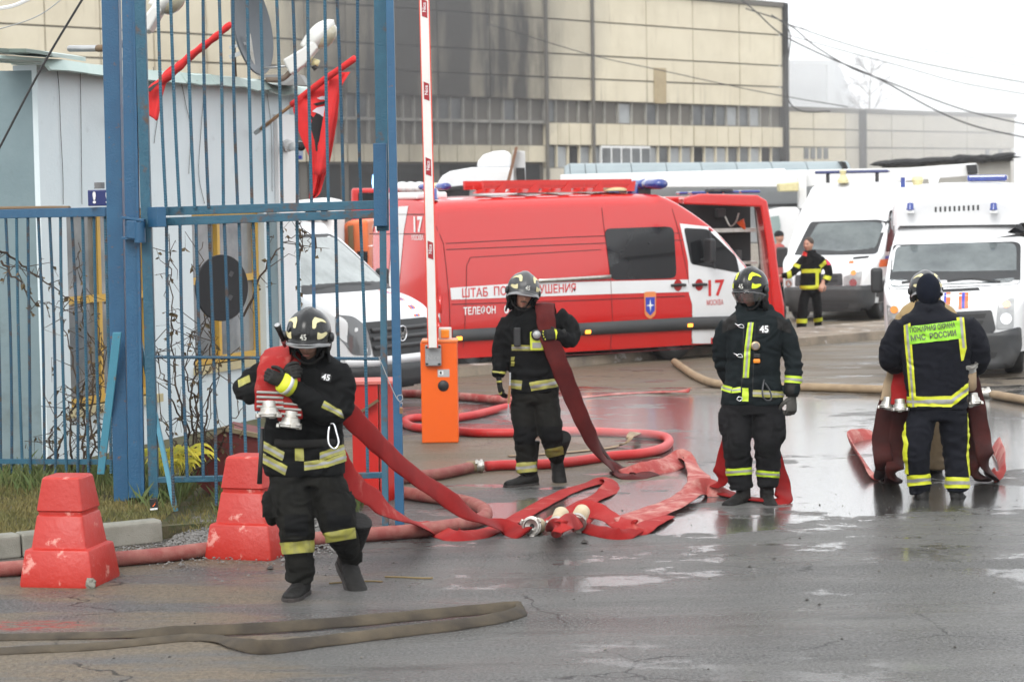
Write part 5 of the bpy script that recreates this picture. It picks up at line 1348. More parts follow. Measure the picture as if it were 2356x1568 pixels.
def decal_px(root, name, pts, pl, bv, mat, off=.006, step=.04):
    pts = [(728 + (x - 728) * 1.25, 280 + (y - 280) * 1.12) for x, y in pts]
    return patch(name, A(pl, *pts), pl, V((0, 1, 0)), bv, mat, root, off, step)
decal_px(f2, 'emblem', [(708, 262), (716, 268), (722, 258), (734, 250), (741, 232), (748, 228), (752, 244), (748, 262), (745, 280), (738, 300), (734, 318), (727, 341), (720, 338), (718, 318), (712, 296), (709, 285), (713, 276)], fpl2, fbvh, emb_b)
decal_px(f2, 'emblem_horse', [(713, 256), (722, 248), (736, 244), (740, 256), (735, 268), (728, 262), (720, 258)], fpl2, fbvh, emb_w, .010)
decal_px(f2, 'emblem_cloak', [(722, 228), (732, 224), (742, 224), (740, 231), (728, 231)], fpl2, fbvh, emb_w, .010)
decal_px(f2, 'emblem_cloak', [(742, 222), (752, 226), (748, 242), (743, 240)], fpl2, fbvh, pm('emblem_blue', (.02, .03, .15), .8), .010)
decal_px(f2, 'emblem_mane', [(715, 240), (728, 236), (738, 234), (736, 240), (722, 244)], fpl2, fbvh, emb_b, .012)
f1 = empty('flag', P(280, 268, 21.6), 0, 'red flag rolled round its pole, slanting behind the gate bars at upper left', 'flag')
tubeob(f1, 'pole', [P(236, 292, 21.9), P(340, 215, 21.3), P(527, 57, 20.6)], .018, wood, cat=False)
mb = MB(); pts = catmull([P(350, 208, 21.2), P(400, 164, 21.0), P(440, 128, 20.9), P(490, 90, 20.7), P(531, 55, 20.6)], 8); mb.tube(pts, [.045 + .004 * sin(i * 1.3) - .018 * i / len(pts) for i in range(len(pts))], 9); mb.build('rolled_cloth', fl_red, f1, False, True)
hang_cloth(f1, 'cloth', [(336, 205), (360, 190), (378, 165), (402, 145)], [(337, 262), (352, 272), (364, 274), (372, 215)], fl_red, 21.1, .05, 1.2, 16, 12)
mb = MB(); mb.prism([P(336, 208, 21.05), P(352, 196, 21.05), P(368, 188, 21.0), P(345, 212, 21.0)], (0, 0, 0), (0, .01, 0)); mb.build('cloth_edge', emb_b, f1)
hang_cloth(f1, 'cloth', [(278, 262), (290, 254)], [(278, 274), (288, 268)], fl_red, 21.5, .01, 1, 4, 4)
hang_cloth(f1, 'cloth', [(235, 292), (246, 288)], [(234, 333), (244, 318)], fl_red, 21.8, .02, 1, 6, 6)
# street lamps
lampw = pm('lamp_white', (.62, .62, .59), .4); bowl = pm('lamp_bowl', (.60, .56, .42), .15, coat=1, trans=.3, grime=((.4, .34, .2), 12, .6))
def street_lamp(label, d, arm, box_, head, bowl_c, bowl_r, rot):
    t = empty('street_lamp', P(*arm[0], d), 0, label, 'street lamp')
    tubeob(t, 'arm', [P(x, y, d) for x, y in arm], .028, pm('rusty_arm', (.16, .12, .09), .7), seg=4)
    mb = MB(); mb.prism([P(x, y, d - .12) for x, y in box_], (0, 0, 0), (0, .24, 0)); bevel(mb.build('control_gear_box', lampw, t), .02, 3)
    hc = catmull([P(x, y, d) for x, y in head], 5); n_ = len(hc)
    mb = MB(); mb.tube(hc, [.04] * n_, 18, True, (0, 1, 0)); mb.build('hood', lampw, t, False, True)
    RY = Matrix.Rotation(-rot - radians(10), 3, 'Y'); hd_ = P(*bowl_c, d) + RY @ V((-.03, 0, .045))
    mb = MB(); mb.ell(hd_, (bowl_r[0] * 1.35, bowl_r[1] * 1.12, bowl_r[2] * .9), RY); mb.build('reflector_hood', lampw, t, False, True)
    mb = MB(); mb.ell(P(*bowl_c, d), bowl_r, RY); mb.build('glass_bowl', bowl, t, False, True)
street_lamp('white street lamp head with yellowed glass bowl on a bracket above the hut corner', 24, [(612, 184), (648, 182), (668, 166), (690, 144)], [(650, 137), (694, 112), (722, 92), (732, 110), (700, 150), (668, 172)], [(697, 108), (712, 84), (730, 64), (750, 54), (768, 54)], (748, 84), (.16, .12, .10), radians(38))
street_lamp('street lamp cut off by the top edge, seen between the gate stiles', 19, [(270, 108), (300, 90), (332, 62)], [(330, 38), (352, 10), (372, 22), (344, 70), (330, 76)], [(350, 14), (365, -8), (385, -26), (410, -36)], (398, 4), (.13, .11, .085), radians(35))
fld = empty('floodlight_pair', P(716, 148, 24), 0, 'pair of small cream floodlights on a thin rod below the street lamp', 'floodlight')
tubeob(fld, 'rod', [P(600, 158, 24), P(650, 153, 24), P(716, 150, 24)], .012, steel, cat=False)
for x, y in ((711, 135), (727, 146)):
    mb = MB(); mb.tube([P(x - 8, y - 4, 24), P(x + 6, y + 2, 24)], [.04, .045], 12); mb.build('lamp', cream, fld, False, True)
mb = MB(); mb.tube([P(722, 152, 23.98), P(728, 160, 23.98)], .03, 8); mb.build('clamp', black, fld)
cam_ = empty('security_camera', P(672, 338, 25.3), 0, 'white bullet security camera with black lens on the hut corner', 'security camera')
mb = MB(); mb.tube([P(662, 335, 25.4), P(668, 336, 25.2)], [.075, .06], 14); mb.build('mount', white_flat, cam_, False, True)
mb = MB(); mb.tube([P(672, 337, 25.2), P(690, 336, 24.9)], [.045, .055], 14); mb.build('body', white_flat, cam_, False, True)
mb = MB(); mb.tube([P(690, 336, 24.92), P(693, 337, 24.85)], [.052, .05], 14); mb.build('lens', black, cam_, False, True)
pls = empty('street_plate', P(682, 356, 26), 0, 'small blue and white address plate beside the security camera', 'sign')
mb = MB(); mb.prism([P(668, 346, 26), P(697, 346, 26), P(697, 368, 26), P(668, 368, 26)], (0, 0, 0), (0, .02, 0)); mb.build('plate', pm('pale_plate', (.45, .52, .62), .5), pls)
mb = MB(); mb.prism([P(671, 358, 25.98), P(694, 358, 25.98), P(694, 365, 25.98), P(671, 365, 25.98)], (0, 0, 0), (0, .01, 0)); mb.build('blue_band', blue_mark, pls)
# satellite dish on its mast
sd = empty('satellite_dish', P(590, 160, 24), 0, 'large dark grey satellite dish seen nearly edge on above the hut roof', 'satellite dish')
mb = MB(); c = P(582, 62, 24); ax = V((.94, -.28, .14)).normalized(); u_ = ax.cross(V((0, 0, 1))).normalized(); w_ = u_.cross(ax)
mb.loft([[c + ax * (.13 * (k ** 2) - .13 - o_) + (u_ * cos(t * pi / 20) * .50 + w_ * sin(t * pi / 20) * .50) * max(k, .01) for t in range(40)] for k, o_ in [(i / 8, 0) for i in range(9)] + [(1.02, .0), (1.02, .02)] + [(i / 8, .02) for i in range(8, -1, -1)]])
mb.build('dish', pm('dish_grey', (.10, .115, .13), .5, grime=((.06, .07, .08), 2, .6)), sd, False, True)
tubeob(sd, 'mast', [P(534, -30, 24.1), P(537, 100, 24.1), P(541, 185, 24.1)], .022, pm('rusty_brown', (.17, .11, .06), .8), cat=False)
mb = MB(); mb.bar(P(528, 132, 24), P(566, 118, 24), .04, .04); mb.bar(P(528, 110, 24), P(566, 100, 24), .03, .03); mb.build('bracket', steel, sd)
mb = MB(); mb.prism([P(566, 80, 24), P(576, 78, 24), P(588, 158, 24), P(598, 166, 24), (P(585, 168, 24))], (0, 0, 0), (0, .03, 0)); mb.build('strut', alu, sd)
pipe = empty('vent_pipe', P(200, 112, 19), 0, 'short rusty grey pipe lying along the hut roof edge', 'pipe')
tubeob(pipe, 'pipe', [P(160, 112, 19.6), P(200, 112, 19.4), P(243, 111, 19.2)], .028, steel, cat=False)
tubeob(pipe, 'rusty_collar', [P(225, 111.5, 19.28), P(243, 111, 19.2)], .031, pm('rusty_brown', (.17, .11, .06), .8), cat=False)
def cable(name, label, pts, d, r, mat, seg=8):
    ps = [P(x, y, d if not isinstance(d, (list, tuple)) else d[0] + (d[1] - d[0]) * i / (len(pts) - 1)) for i, (x, y) in enumerate(pts)]
    mb = MB(); mb.tube(catmull(ps, seg), r, 5); o = mb.build(name, mat); tag(o, label, 'cable'); return o
cab_k = pm('black_cable', (.02, .02, .02), .6)
cable('guy_cable', 'thick black cable slanting across the hut end at the far left', [(196, -12), (98, 152), (0, 338), (-30, 395)], 15.5, .0085, cab_k)
cable('white_cable', 'thick white cable at the very top left corner', [(80, -8), (30, 14), (-20, 22)], 15, .013, white_flat)
cable('white_cable', 'thin pale wire looping across the top left of the sky-facing wall', [(150, -8), (100, 30), (50, 52), (-20, 72)], 16, .004, steel)
cd = pm('far_cable', (.05, .05, .05), .8)
def cc(*pts): return [(1742.4 + x * .3334, y * .3334) for x, y in pts]
gcab = 'overhead cables running from the warehouse corner'
for lab, pts, r in (('lowest heavy overhead cable sagging from the warehouse corner to the right edge', cc((-120, -10), (0, 90), (165, 235), (450, 380), (830, 540), (1200, 745), (1500, 870), (1900, 960)), .05),
                    ('second overhead cable, joining the lowest one halfway and then passing above it', cc((-80, 60), (200, 160), (400, 320), (650, 470), (850, 545), (1200, 680), (1500, 780), (1900, 870)), .045),
                    ('overhead cable passing just above the bare tree crown', cc((220, 170), (600, 300), (950, 395), (1400, 490), (1900, 580)), .035),
                    ('thin overhead cable crossing the middle of the bare tree', cc((200, 240), (700, 380), (1000, 460), (1400, 570), (1900, 660)), .028),
                    ('topmost faint overhead wire at right', cc((200, 180), (700, 250), (1200, 350), (1900, 470)), .02),
                    ('cable looping down the warehouse corner pole', cc((100, 105), (190, 170), (228, 260), (205, 480), (212, 680), (300, 765), (500, 770)), .05),
                    ('fine wire across the upper front of the warehouse', [(1120, 55), (1161, 67), (1361, 127), (1511, 160), (1757, 213), (1950, 246)], .03)):
    o = cable('overhead_cable', lab, pts, (108, 100), r * .68, cd); tag(o, group=gcab)

# ------------------------------------------------------------------ traffic blocks, barrier, cabinet
def block(loc, rz, label, chip=True):
    t = empty('traffic_block', loc, rz, label, 'traffic block', 'red concrete traffic blocks by the gate')
    prof = [(0, .50), (.02, .505), (.225, .45), (.235, .44), (.245, .385), (.255, .38), (.445, .325), (.45, .318), (.455, .305), (.475, .305), (.48, .318), (.485, .323), (.67, .268), (.685, .262), (.697, .24), (.70, .15)]
    mb = MB(); rings = []
    for z, a in prof:
        h = a / 2; c = .025; r = []
        for sx, sy in ((1, 1), (-1, 1), (-1, -1), (1, -1)):
            pts = [(h, h - c), (h - c * .3, h - c * .3), (h - c, h)]
            if sx * sy < 0: pts = pts[::-1]
            r += [V((sx * x, sy * y, z)) for x, y in pts]
        rings.append(r)
    mb.loft(rings); o = mb.build('block', red_block, t, True, True)
    m = o.modifiers.new('split', 'EDGE_SPLIT'); m.split_angle = radians(28)
    if chip:
        mb = MB(); mb.ell((.232, -.236, .022), (.034, .026, .046), None, 12, 8)
        for i, v in enumerate(mb.v): mb.v[i] = v + V((noise.noise(v * 40) * .015, noise.noise(v * 37 + V((3, 0, 0))) * .015, noise.noise(v * 35) * .012))
        mb.build('broken_corner', concrete, t, True)
    return t
q = G(213, 1353); th1 = radians(-11); c = V((q.x, q.y, 0)) + Matrix.Rotation(th1, 3, 'Z') @ V((-.25, .25, 0))
block(c, th1, 'red painted concrete traffic block with a broken corner, the nearer one at left')
q = G(624, 1290); c = V((q.x, q.y, 0)) + Matrix.Rotation(radians(-17), 3, 'Z') @ V((-.25, .25, 0))
block(c, radians(-17), 'red painted traffic block half hidden behind the firefighter at the gate', False)

bar_ = empty('barrier', G(1012, 1022), 0, 'orange barrier cabinet with its white boom raised upright', 'barrier')
bd = 2.45 * FPX / (1022 - 458); bpl = Pl(V((0, bd, 0)), V((1, 0, 0)))
def bb(name, x0, y0, x1, y1, mat, d0, d1, bev=.006, parent=None):
    a, b_ = P(x0, y1, bd), P(x1, y0, bd)
    mb = MB(); mb.box(((a.x + b_.x) / 2, bd + (d0 + d1) / 2, (a.z + b_.z) / 2), (b_.x - a.x, abs(d1 - d0), b_.z - a.z)); return bevel(mb.build(name, mat, parent or bar_), bev, 3)
rb = Matrix.Rotation(radians(-6), 3, 'Z')
bb('cabinet', 971, 786, 1051, 1019, orange_cab, 0, .30, .012); bb('cabinet_lid', 969, 781, 1053, 789, pm('orange_lid', (.85, .22, .06), .35), -.01, .31, .01)
bb('foot_plate', 968, 1018, 1054, 1024, pm('rusty_brown', (.17, .11, .06), .8), -.01, .31, .003)
hb_ = bb('motor_head', 979, 792, 1015, 841, pm('grey_cast', (.30, .31, .32), .45), -.06, 0, .012)
for x, y in ((983, 798), (1011, 797), (983, 836), (1011, 836)): bb('screw_recess', x - 3, y - 2, x + 3, y + 2, black, -.064, -.05, .001, hb_)
bpl2 = Pl(V((0, bd - .062, 0)), V((1, 0, 0)))
lettering('Nice', bpl2, bpl2.at(997, 822), .07, steel, hb_, V((0, 1, 0)), None, .001, .02)
sl = bb('sticker', 1007, 849, 1034, 867, pm('sticker_silver', (.42, .42, .42), .4), -.002, 0, .001)
bb('sticker_panel', 1009, 852, 1020, 862, white_flat, -.004, -.002, .0005, sl); bb('sticker_mark', 1012, 854, 1016, 860, grey_plastic, -.006, -.004, .0005, sl)
mb = MB(); c = P(1020, 887, bd); mb.lathe([(.001, -.012), (.05, -.012), (.056, 0), (.056, .01)], 24, (c.x, bd, c.z), 'Y'); mb.build('lock_cover', dark_plastic, bar_, False, True)
lm = bb('lamp_frame', 1009, 754, 1038, 783, pm('lamp_frame_white', (.6, .58, .54), .5), .05, .16, .012)
bb('lamp_lens', 1014, 758, 1033, 778, amber, .03, .15, .012, lm)
a, b_ = P(996, 800, bd - .10), P(974.5, -60, bd - .10)
mb = MB(); mb.bar(a, b_, .085, .05, (0, 1, 0)); boom = bevel(mb.build('boom', pm('boom_white', (.74, .73, .70), .35), bar_), .008, 3)
dv = (b_ - a).normalized(); sd_ = V((dv.z, 0, -dv.x))
for s_ in (-1, 1):
    mb = MB(); mb.bar(a + sd_ * .045 * s_, b_ + sd_ * .045 * s_, .012, .04, (0, 1, 0)); mb.build('boom_edge', pm('boom_edge_red', (.72, .06, .02), .4), bar_)
for y in (17, 206, 379, 571):
    t = (y - 800) / (-60 - 800); c = a.lerp(b_, t); 
    upl = Pl(c + V((0, -.028, 0)), dv, -sd_ if False else V((-dv.z, 0, dv.x)))
    mb = MB(); hgt, wd_ = .085, .028
    mb.prism([c + dv * x_ + sd_ * y_ + V((0, -.0255, 0)) for x_, y_ in ((-hgt, -wd_ * .9), (hgt, -wd_ * .9), (hgt * .72, wd_), (-hgt * 1.25, wd_))], (0, 0, 0), (0, -.003, 0))
    lb_ = mb.build('boom_label', pm('label_dark_red', (.33, .012, .02), .4), bar_)
    bm = text_bm('Nice', .05, .01)
    for v in bm.verts: v.co = c + dv * v.co.x - sd_ * v.co.y + V((0, -.031, 0))
    me = bpy.data.meshes.new('lettering'); bm.to_mesh(me); bm.free(); link('lettering', me, text_white, lb_)
for y in (108, 455):
    t = (y - 800) / (-860); c = a.lerp(b_, t); mb = MB(); mb.box(c, (.105, .03, .012)); mb.build('boom_rivet', dark_plastic, bar_)
# red fire board behind the gate end
fb = empty('fire_board', G(862, 1165), 0, 'red sheet metal fire box behind the gate, a rusty hasp across its front', 'fire box')
mb = MB(); mb.prism([P(808, 882, 18.1), P(869, 880, 18.1), P(872, 1163, 18.1), P(814, 1163, 18.1)], (0, 0, 0), (0, .25, 0)); bevel(mb.build('front_panel', red_sheet, fb), .006)
mb = MB(); mb.prism([P(872, 879, 18.15), P(914, 879, 18.5), P(918, 1150, 18.5), P(875, 1163, 18.15)], (0, 0, 0), (0, .2, 0)); bevel(mb.build('side_panel', red_sheet, fb), .006)
mb = MB(); mb.prism([P(806, 885, 18.08), P(916, 882, 18.08), P(916, 876, 18.08), P(808, 878, 18.08)], (0, 0, 0), (0, .3, .01)); mb.build('lid', pm('faded_lid', (.62, .16, .13), .6), fb)
mb = MB(); mb.bar(P(828, 948, 18.07), P(870, 920, 18.07), .02, .06, (0, 1, 0)); mb.build('hasp', pm('rusty_brown', (.17, .11, .06), .8), fb)
# kennel
kn_ = empty('kennel', G(520, 1150, .1), 0, 'dark red wooden kennel with tan trim behind the gate, near the hut wall', 'kennel')
kd = 18.6; face_ = [(452, 1112), (451, 1032), (513, 988), (606, 1007), (608, 1150), (500, 1150)]
mb = MB(); mb.prism([P(x, y, kd) for x, y in face_], (0, 0, 0), (0, .7, 0)); mb.build('walls', pm('oxblood_boards', (.12, .014, .012), .6, grime=((.17, .025, .02), 6, .6)), kn_)
for (x0, y0, x1, y1) in ((447, 1034, 513, 985), (513, 985, 612, 1005)):
    mb = MB(); mb.bar(P(x0, y0, kd - .02), P(x1, y1, kd - .02), .05, .035); mb.build('roof_trim', pm('tan_trim', (.24, .19, .11), .8), kn_)
# cigarette packet
cp = G(355, 1172, .14); pk = empty('cigarette_pack', cp, 0, 'crumpled black cigarette pack with an orange flame mark by the kerb end', 'packet')
mb = MB(); mb.box(cp + V((0, 0, .045)), (.058, .024, .085), Matrix.Rotation(-.1, 3, 'Y')); bevel(mb.build('box', pm('pack_black', (.02, .02, .02), .35), pk), .003)
mb = MB(); mb.box(cp + V((-.001, -.0125, .008)), (.056, .003, .014), Matrix.Rotation(-.1, 3, 'Y')); mb.build('white_strip', white_flat, pk)
mb = MB(); mb.prism([cp + V((x, -.0135, z)) for x, z in ((-.012, .03), (.0, .04), (.018, .07), (.008, .05), (.012, .045), (-.004, .026))], (0, 0, 0), (0, -.002, 0)); mb.build('flame_mark', orange_mark, pk)
# sticks on the road
tw = pm('twig', (.22, .16, .07), .8)
for lab, pts in (('long straw coloured stick on the road right of the walking boot', [(757, 1343), (800, 1340), (850, 1338), (880, 1339)]), ('dark thin stick lying furthest right on the wet road', [(886, 1328), (930, 1329), (968, 1331), (996, 1331)])):
    mb = MB(); mb.tube(catmull([G(x, y) + V((0, 0, .006)) for x, y in pts], 4), .0055, 5); tag(mb.build('stick', tw), lab, 'stick', 'sticks on the road')

# ------------------------------------------------------------------ dry vines and shrubs
stem = pm('vine_stem', (.055, .035, .022), .85); dleaf = pm('dead_leaf', (.15, .10, .045), .8, grime=((.06, .05, .02), 20, .8)); gleaf = pm('yellow_leaf', (.62, .50, .04), .7, grime=((.25, .33, .04), 14, .8))
def leafquad(mb, p, s, rnd_):
    a = V((rnd_.gauss(0, 1), rnd_.gauss(0, .7), rnd_.gauss(-.8, .7))).normalized(); b_ = a.cross(V((rnd_.gauss(0, 1), rnd_.gauss(0, 1), rnd_.gauss(0, 1)))).normalized()
    n_ = a.cross(b_); k = s * rnd_.uniform(.5, 1.2)
    mb.add([p, p + a * k * .5 + b_ * k * .38 + n_ * k * .15, p + a * k * 1.1, p + a * k * .5 - b_ * k * .35 + n_ * k * .2, p + a * k * .55], [(0, 1, 4), (1, 2, 4), (2, 3, 4), (3, 0, 4)])
def vine(label, base, d, stems, seed, leafs=.05, cat='shrub'):
    r_ = random.Random(seed); t = empty('dry_vine', P(*base, d), 0, label, cat); sm, lf = MB(), MB()
    for pts in stems:
        w = [P(x, y, d + r_.uniform(-.15, .2)) for x, y in pts]; c = catmull(w, 6)
        c = [p + V((r_.gauss(0, .012), 0, r_.gauss(0, .012))) for p in c]
        sm.tube(c, [.011 * (1 - .75 * i / len(c)) for i in range(len(c))], 5)
        for i in range(2, len(c), 1):
            if r_.random() < .55:
                q = c[i]; e = q + V((r_.gauss(0, .13), r_.gauss(0, .06), r_.gauss(.03, .12))); f_ = e + V((r_.gauss(0, .07), 0, r_.gauss(-.05, .06)))
                sm.tube([q, e, f_], [.004, .003, .0015], 4)
                for _ in range(r_.randint(0, 2)): leafquad(lf, e.lerp(f_, r_.random()), leafs, r_)
            if r_.random() < .4: leafquad(lf, c[i], leafs, r_)
    sm.build('stems', stem, t); lf.build('dead_leaves', dleaf, t); return t
vine('leafless brown vine climbing the fence left of the gate post', (205, 1085), 18.9, [[(190, 1085), (195, 980), (175, 880), (150, 760), (140, 690)], [(205, 1085), (210, 960), (215, 850), (190, 740), (188, 640), (180, 560)], [(175, 1085), (160, 1020), (165, 950), (200, 870), (230, 800), (215, 700)], [(120, 1085), (117, 1040), (122, 980), (160, 930), (205, 900)],
      [(200, 1080), (222, 1000), (228, 930), (236, 850), (230, 780)], [(-10, 570), (40, 600), (90, 640), (150, 680), (190, 700)], [(0, 600), (45, 650), (80, 690), (140, 705)], [(130, 1060), (145, 1000), (175, 960), (190, 900)], [(240, 1080), (235, 1010), (248, 930)]], 3)
vine('dead vine with curled leaves growing behind the gate bars', (435, 1095), 18.4, [[(430, 1095), (425, 1000), (400, 920), (370, 850), (355, 790)], [(440, 1095), (445, 1010), (440, 920), (450, 830), (470, 740), (465, 640), (462, 560)], [(450, 1095), (470, 1000), (480, 920), (500, 860), (505, 800)], [(425, 1090), (432, 1000), (410, 900), (400, 820), (396, 740), (392, 620), (390, 580)],
      [(445, 1090), (455, 960), (430, 860), (445, 760)], [(420, 1090), (415, 1040), (390, 990), (362, 960)], [(435, 1090), (500, 1040), (525, 980), (560, 940)], [(460, 1090), (462, 1010), (455, 900), (480, 800), (490, 700)]], 8)
vine('sparse hanging vine tendril near the hut corner pillar', (690, 700), 18.2, [[(560, 720), (610, 620), (650, 560), (700, 540)], [(684, 520), (692, 560), (690, 640), (686, 700)], [(722, 540), (724, 590)]], 5)
yp = empty('yellowing_plant', P(400, 1085, 18.0), 0, 'clump of long yellow and green leaves at the foot of the gate', 'plant'); mb = MB(); r_ = random.Random(2)
for k in range(70):
    b0 = P(r_.uniform(375, 440), 1092, 18.0) + V((0, r_.uniform(-.1, .2), 0)); a_ = r_.uniform(-1, 1); L_ = r_.uniform(.12, .32)
    pts = [b0, b0 + V((a_ * L_ * .3, 0, L_ * .6)), b0 + V((a_ * L_ * .8, -.05, L_ * .7)), b0 + V((a_ * L_ * 1.1, -.07, L_ * .45))]
    c = catmull(pts, 3); rg = []
    for i, p in enumerate(c):
        w_ = .012 * sin(pi * (i + .6) / (len(c) + .6)); rg.append([p + V((0, w_ * .4, w_)), p - V((0, w_ * .4, w_))])
    mb.loft(rg, False)
mb.build('leaves', gleaf, yp)
# ------------------------------------------------------------------ figures
def eval_mesh(me, mods):
    o = bpy.data.objects.new('tmp', me); COL.objects.link(o)
    for t, kw in mods:
        m = o.modifiers.new(t, t)
        for k, v in kw.items(): setattr(m, k, v)
    dg = bpy.context.evaluated_depsgraph_get(); dg.update()
    out = bpy.data.meshes.new_from_object(o.evaluated_get(dg))
    bpy.data.objects.remove(o); return out
def fuse(mb, voxel=.012, smooth=6, wr=.0, creases=(), freq=6.0, seed=0, zs=1.7):
    """One continuous skin round all the pieces of mb, with cloth folds pressed into it."""
    me = mb.mesh('garment')
    me = eval_mesh(me, [('REMESH', dict(mode='VOXEL', voxel_size=voxel, adaptivity=0)), ('SMOOTH', dict(factor=.5, iterations=smooth))])
    if wr or creases:
        ns = [v.normal.copy() for v in me.vertices]; off = V((seed * 7.3, seed * 3.1, seed))
        for v, n_ in zip(me.vertices, ns):
            p = v.co; d = 0
            if wr:
                q = V((p.x * freq, p.y * freq, p.z * freq * zs)) + off
                w = noise.noise(q * .6) * 1.6
                a = noise.noise(q + V((w, w, w))); b = noise.noise(q * 2.1 + V((w, 0, -w)))
                d = wr * ((.5 - abs(a) * 2.0) + .45 * (.4 - abs(b) * 1.6)) 
            for c, ax, rad, amp, fr in creases:
                l = (p - c).length
                if l < rad:
                    k = (1 - (l / rad) ** 2) ** 1.5; s = (p - c).dot(ax)
                    d += amp * k * sin(fr * s + 5 * noise.noise(p * 7 + off))
            v.co = p + n_ * d
    me.polygons.foreach_set('use_smooth', [True] * len(me.polygons)); me.update(); return me
def clip(me, planes, off, keep=None, cond=None):
    """Piece of a garment's own surface between planes, raised by off."""
    bm = bmesh.new(); bm.from_mesh(me); bm.normal_update()
    if cond:
        dead = [f for f in bm.faces if not cond(f.calc_center_median(), f.normal)]
        bmesh.ops.delete(bm, geom=dead, context='FACES')
    for co, no in planes:                       # keeps the side opposite to no
        bmesh.ops.bisect_plane(bm, geom=bm.verts[:] + bm.edges[:] + bm.faces[:], plane_co=co, plane_no=no, clear_outer=True)
    if not bm.faces: bm.free(); return None
    seen = set(); best = []
    for f0 in bm.faces:                         # one tape is one piece: keep the largest
        if f0 in seen: continue
        comp = []; st_ = [f0]; seen.add(f0)
        while st_:
            f = st_.pop(); comp.append(f)
            for ed in f.edges:
                for g_ in ed.link_faces:
                    if g_ not in seen: seen.add(g_); st_.append(g_)
        if sum(f.calc_area() for f in comp) > sum(f.calc_area() for f in best): best = comp
    bs = set(best); bmesh.ops.delete(bm, geom=[f for f in bm.faces if f not in bs], context='FACES')
    nn = {}
    for v in bm.verts: nn[v] = v.normal.copy()
    src = KD.get(me.name)
    for v in bm.verts:
        n_ = v.normal
        v.co += n_ * off
    for f in bm.faces: f.smooth = True
    out = bpy.data.meshes.new('patch'); bm.to_mesh(out); bm.free(); return out
KD = {}
def px_planes(poly):
    """Planes through the picture point and each side of a convex pixel outline (clockwise or not)."""
    cx = sum(p[0] for p in poly) / len(poly); cy_ = sum(p[1] for p in poly) / len(poly); rc = ray(cx, cy_); out = []
    for i in range(len(poly)):
        a, b_ = ray(*poly[i]), ray(*poly[(i + 1) % len(poly)]); n_ = a.cross(b_)
        if n_.dot(rc) > 0: n_ = -n_
        out.append((ORG, n_))
    return out
class Person:
    def __init__(s, d, base, label, name='person'):
        s.d = d; b_ = P(*base, d); s.root = empty(name, V((b_.x, b_.y, 0)), 0, label, 'person'); s.k = d / FPX
    def J(s, x, y, dd=0): return P(x, y, s.d + dd)
    def torso(s, mb, secs):
        """secs: (y, x left, x right, half depth m, depth shift)"""
        rings = []
        ys = [q[0] for q in secs]; n = 5
        tabs = [cat1([q[i] for q in secs], n) for i in range(5)]
        for y, xl, xr, hd, dd in zip(*tabs):
            c = s.J((xl + xr) / 2, y, dd); hw_ = (xr - xl) / 2 * s.k; r = []
            for k in range(28):
                a = 2 * pi * k / 28; cs, sn = cos(a), sin(a)
                r.append(c + V((hw_ * abs(cs) ** .85 * (1 if cs > 0 else -1), hd * abs(sn) ** .85 * (1 if sn > 0 else -1), 0)))
            rings.append(r)
        mb.loft(rings)
    def limb(s, mb, js, n=5, seg=18, r2=None):
        """js: (x, y, depth shift, radius px)"""
        pts = catmull([s.J(*j[:3]) for j in js], n); rr = cat1([j[3] * s.k for j in js], n)
        mb.tube(pts, rr, seg, True)
    def garment(s, name, mb, mat, **kw):
        me = fuse(mb, **kw); o = link(name, me, mat, s.root); return o
    def band(s, src, poly, mat, off=.005, name='reflective_band', cond=None, stripe=None, front=False):
        c2 = cond
        if front: c2 = (lambda c, n_: (c - ORG).dot(n_) < 0 and (cond is None or cond(c, n_)))
        me = clip(src.data, px_planes(poly), off, cond=c2)
        if me is None or len(me.polygons) == 0: return None
        o = link(name, me, mat, s.root)
        if stripe:                                # the grey centre of a two-colour tape; poly = a b | c d runs along
            a, b_, c, d = [V((*p, 0)) for p in poly]
            q = [a.lerp(d, .34), b_.lerp(c, .34), b_.lerp(c, .66), a.lerp(d, .66)]
            me = clip(src.data, px_planes([(p.x, p.y) for p in q]), off + .003, cond=c2)
            if me and len(me.polygons): link('tape_centre', me, stripe, o)
        return o
    def near(s, p, r):
        return lambda c, n_: (c - p).length < r

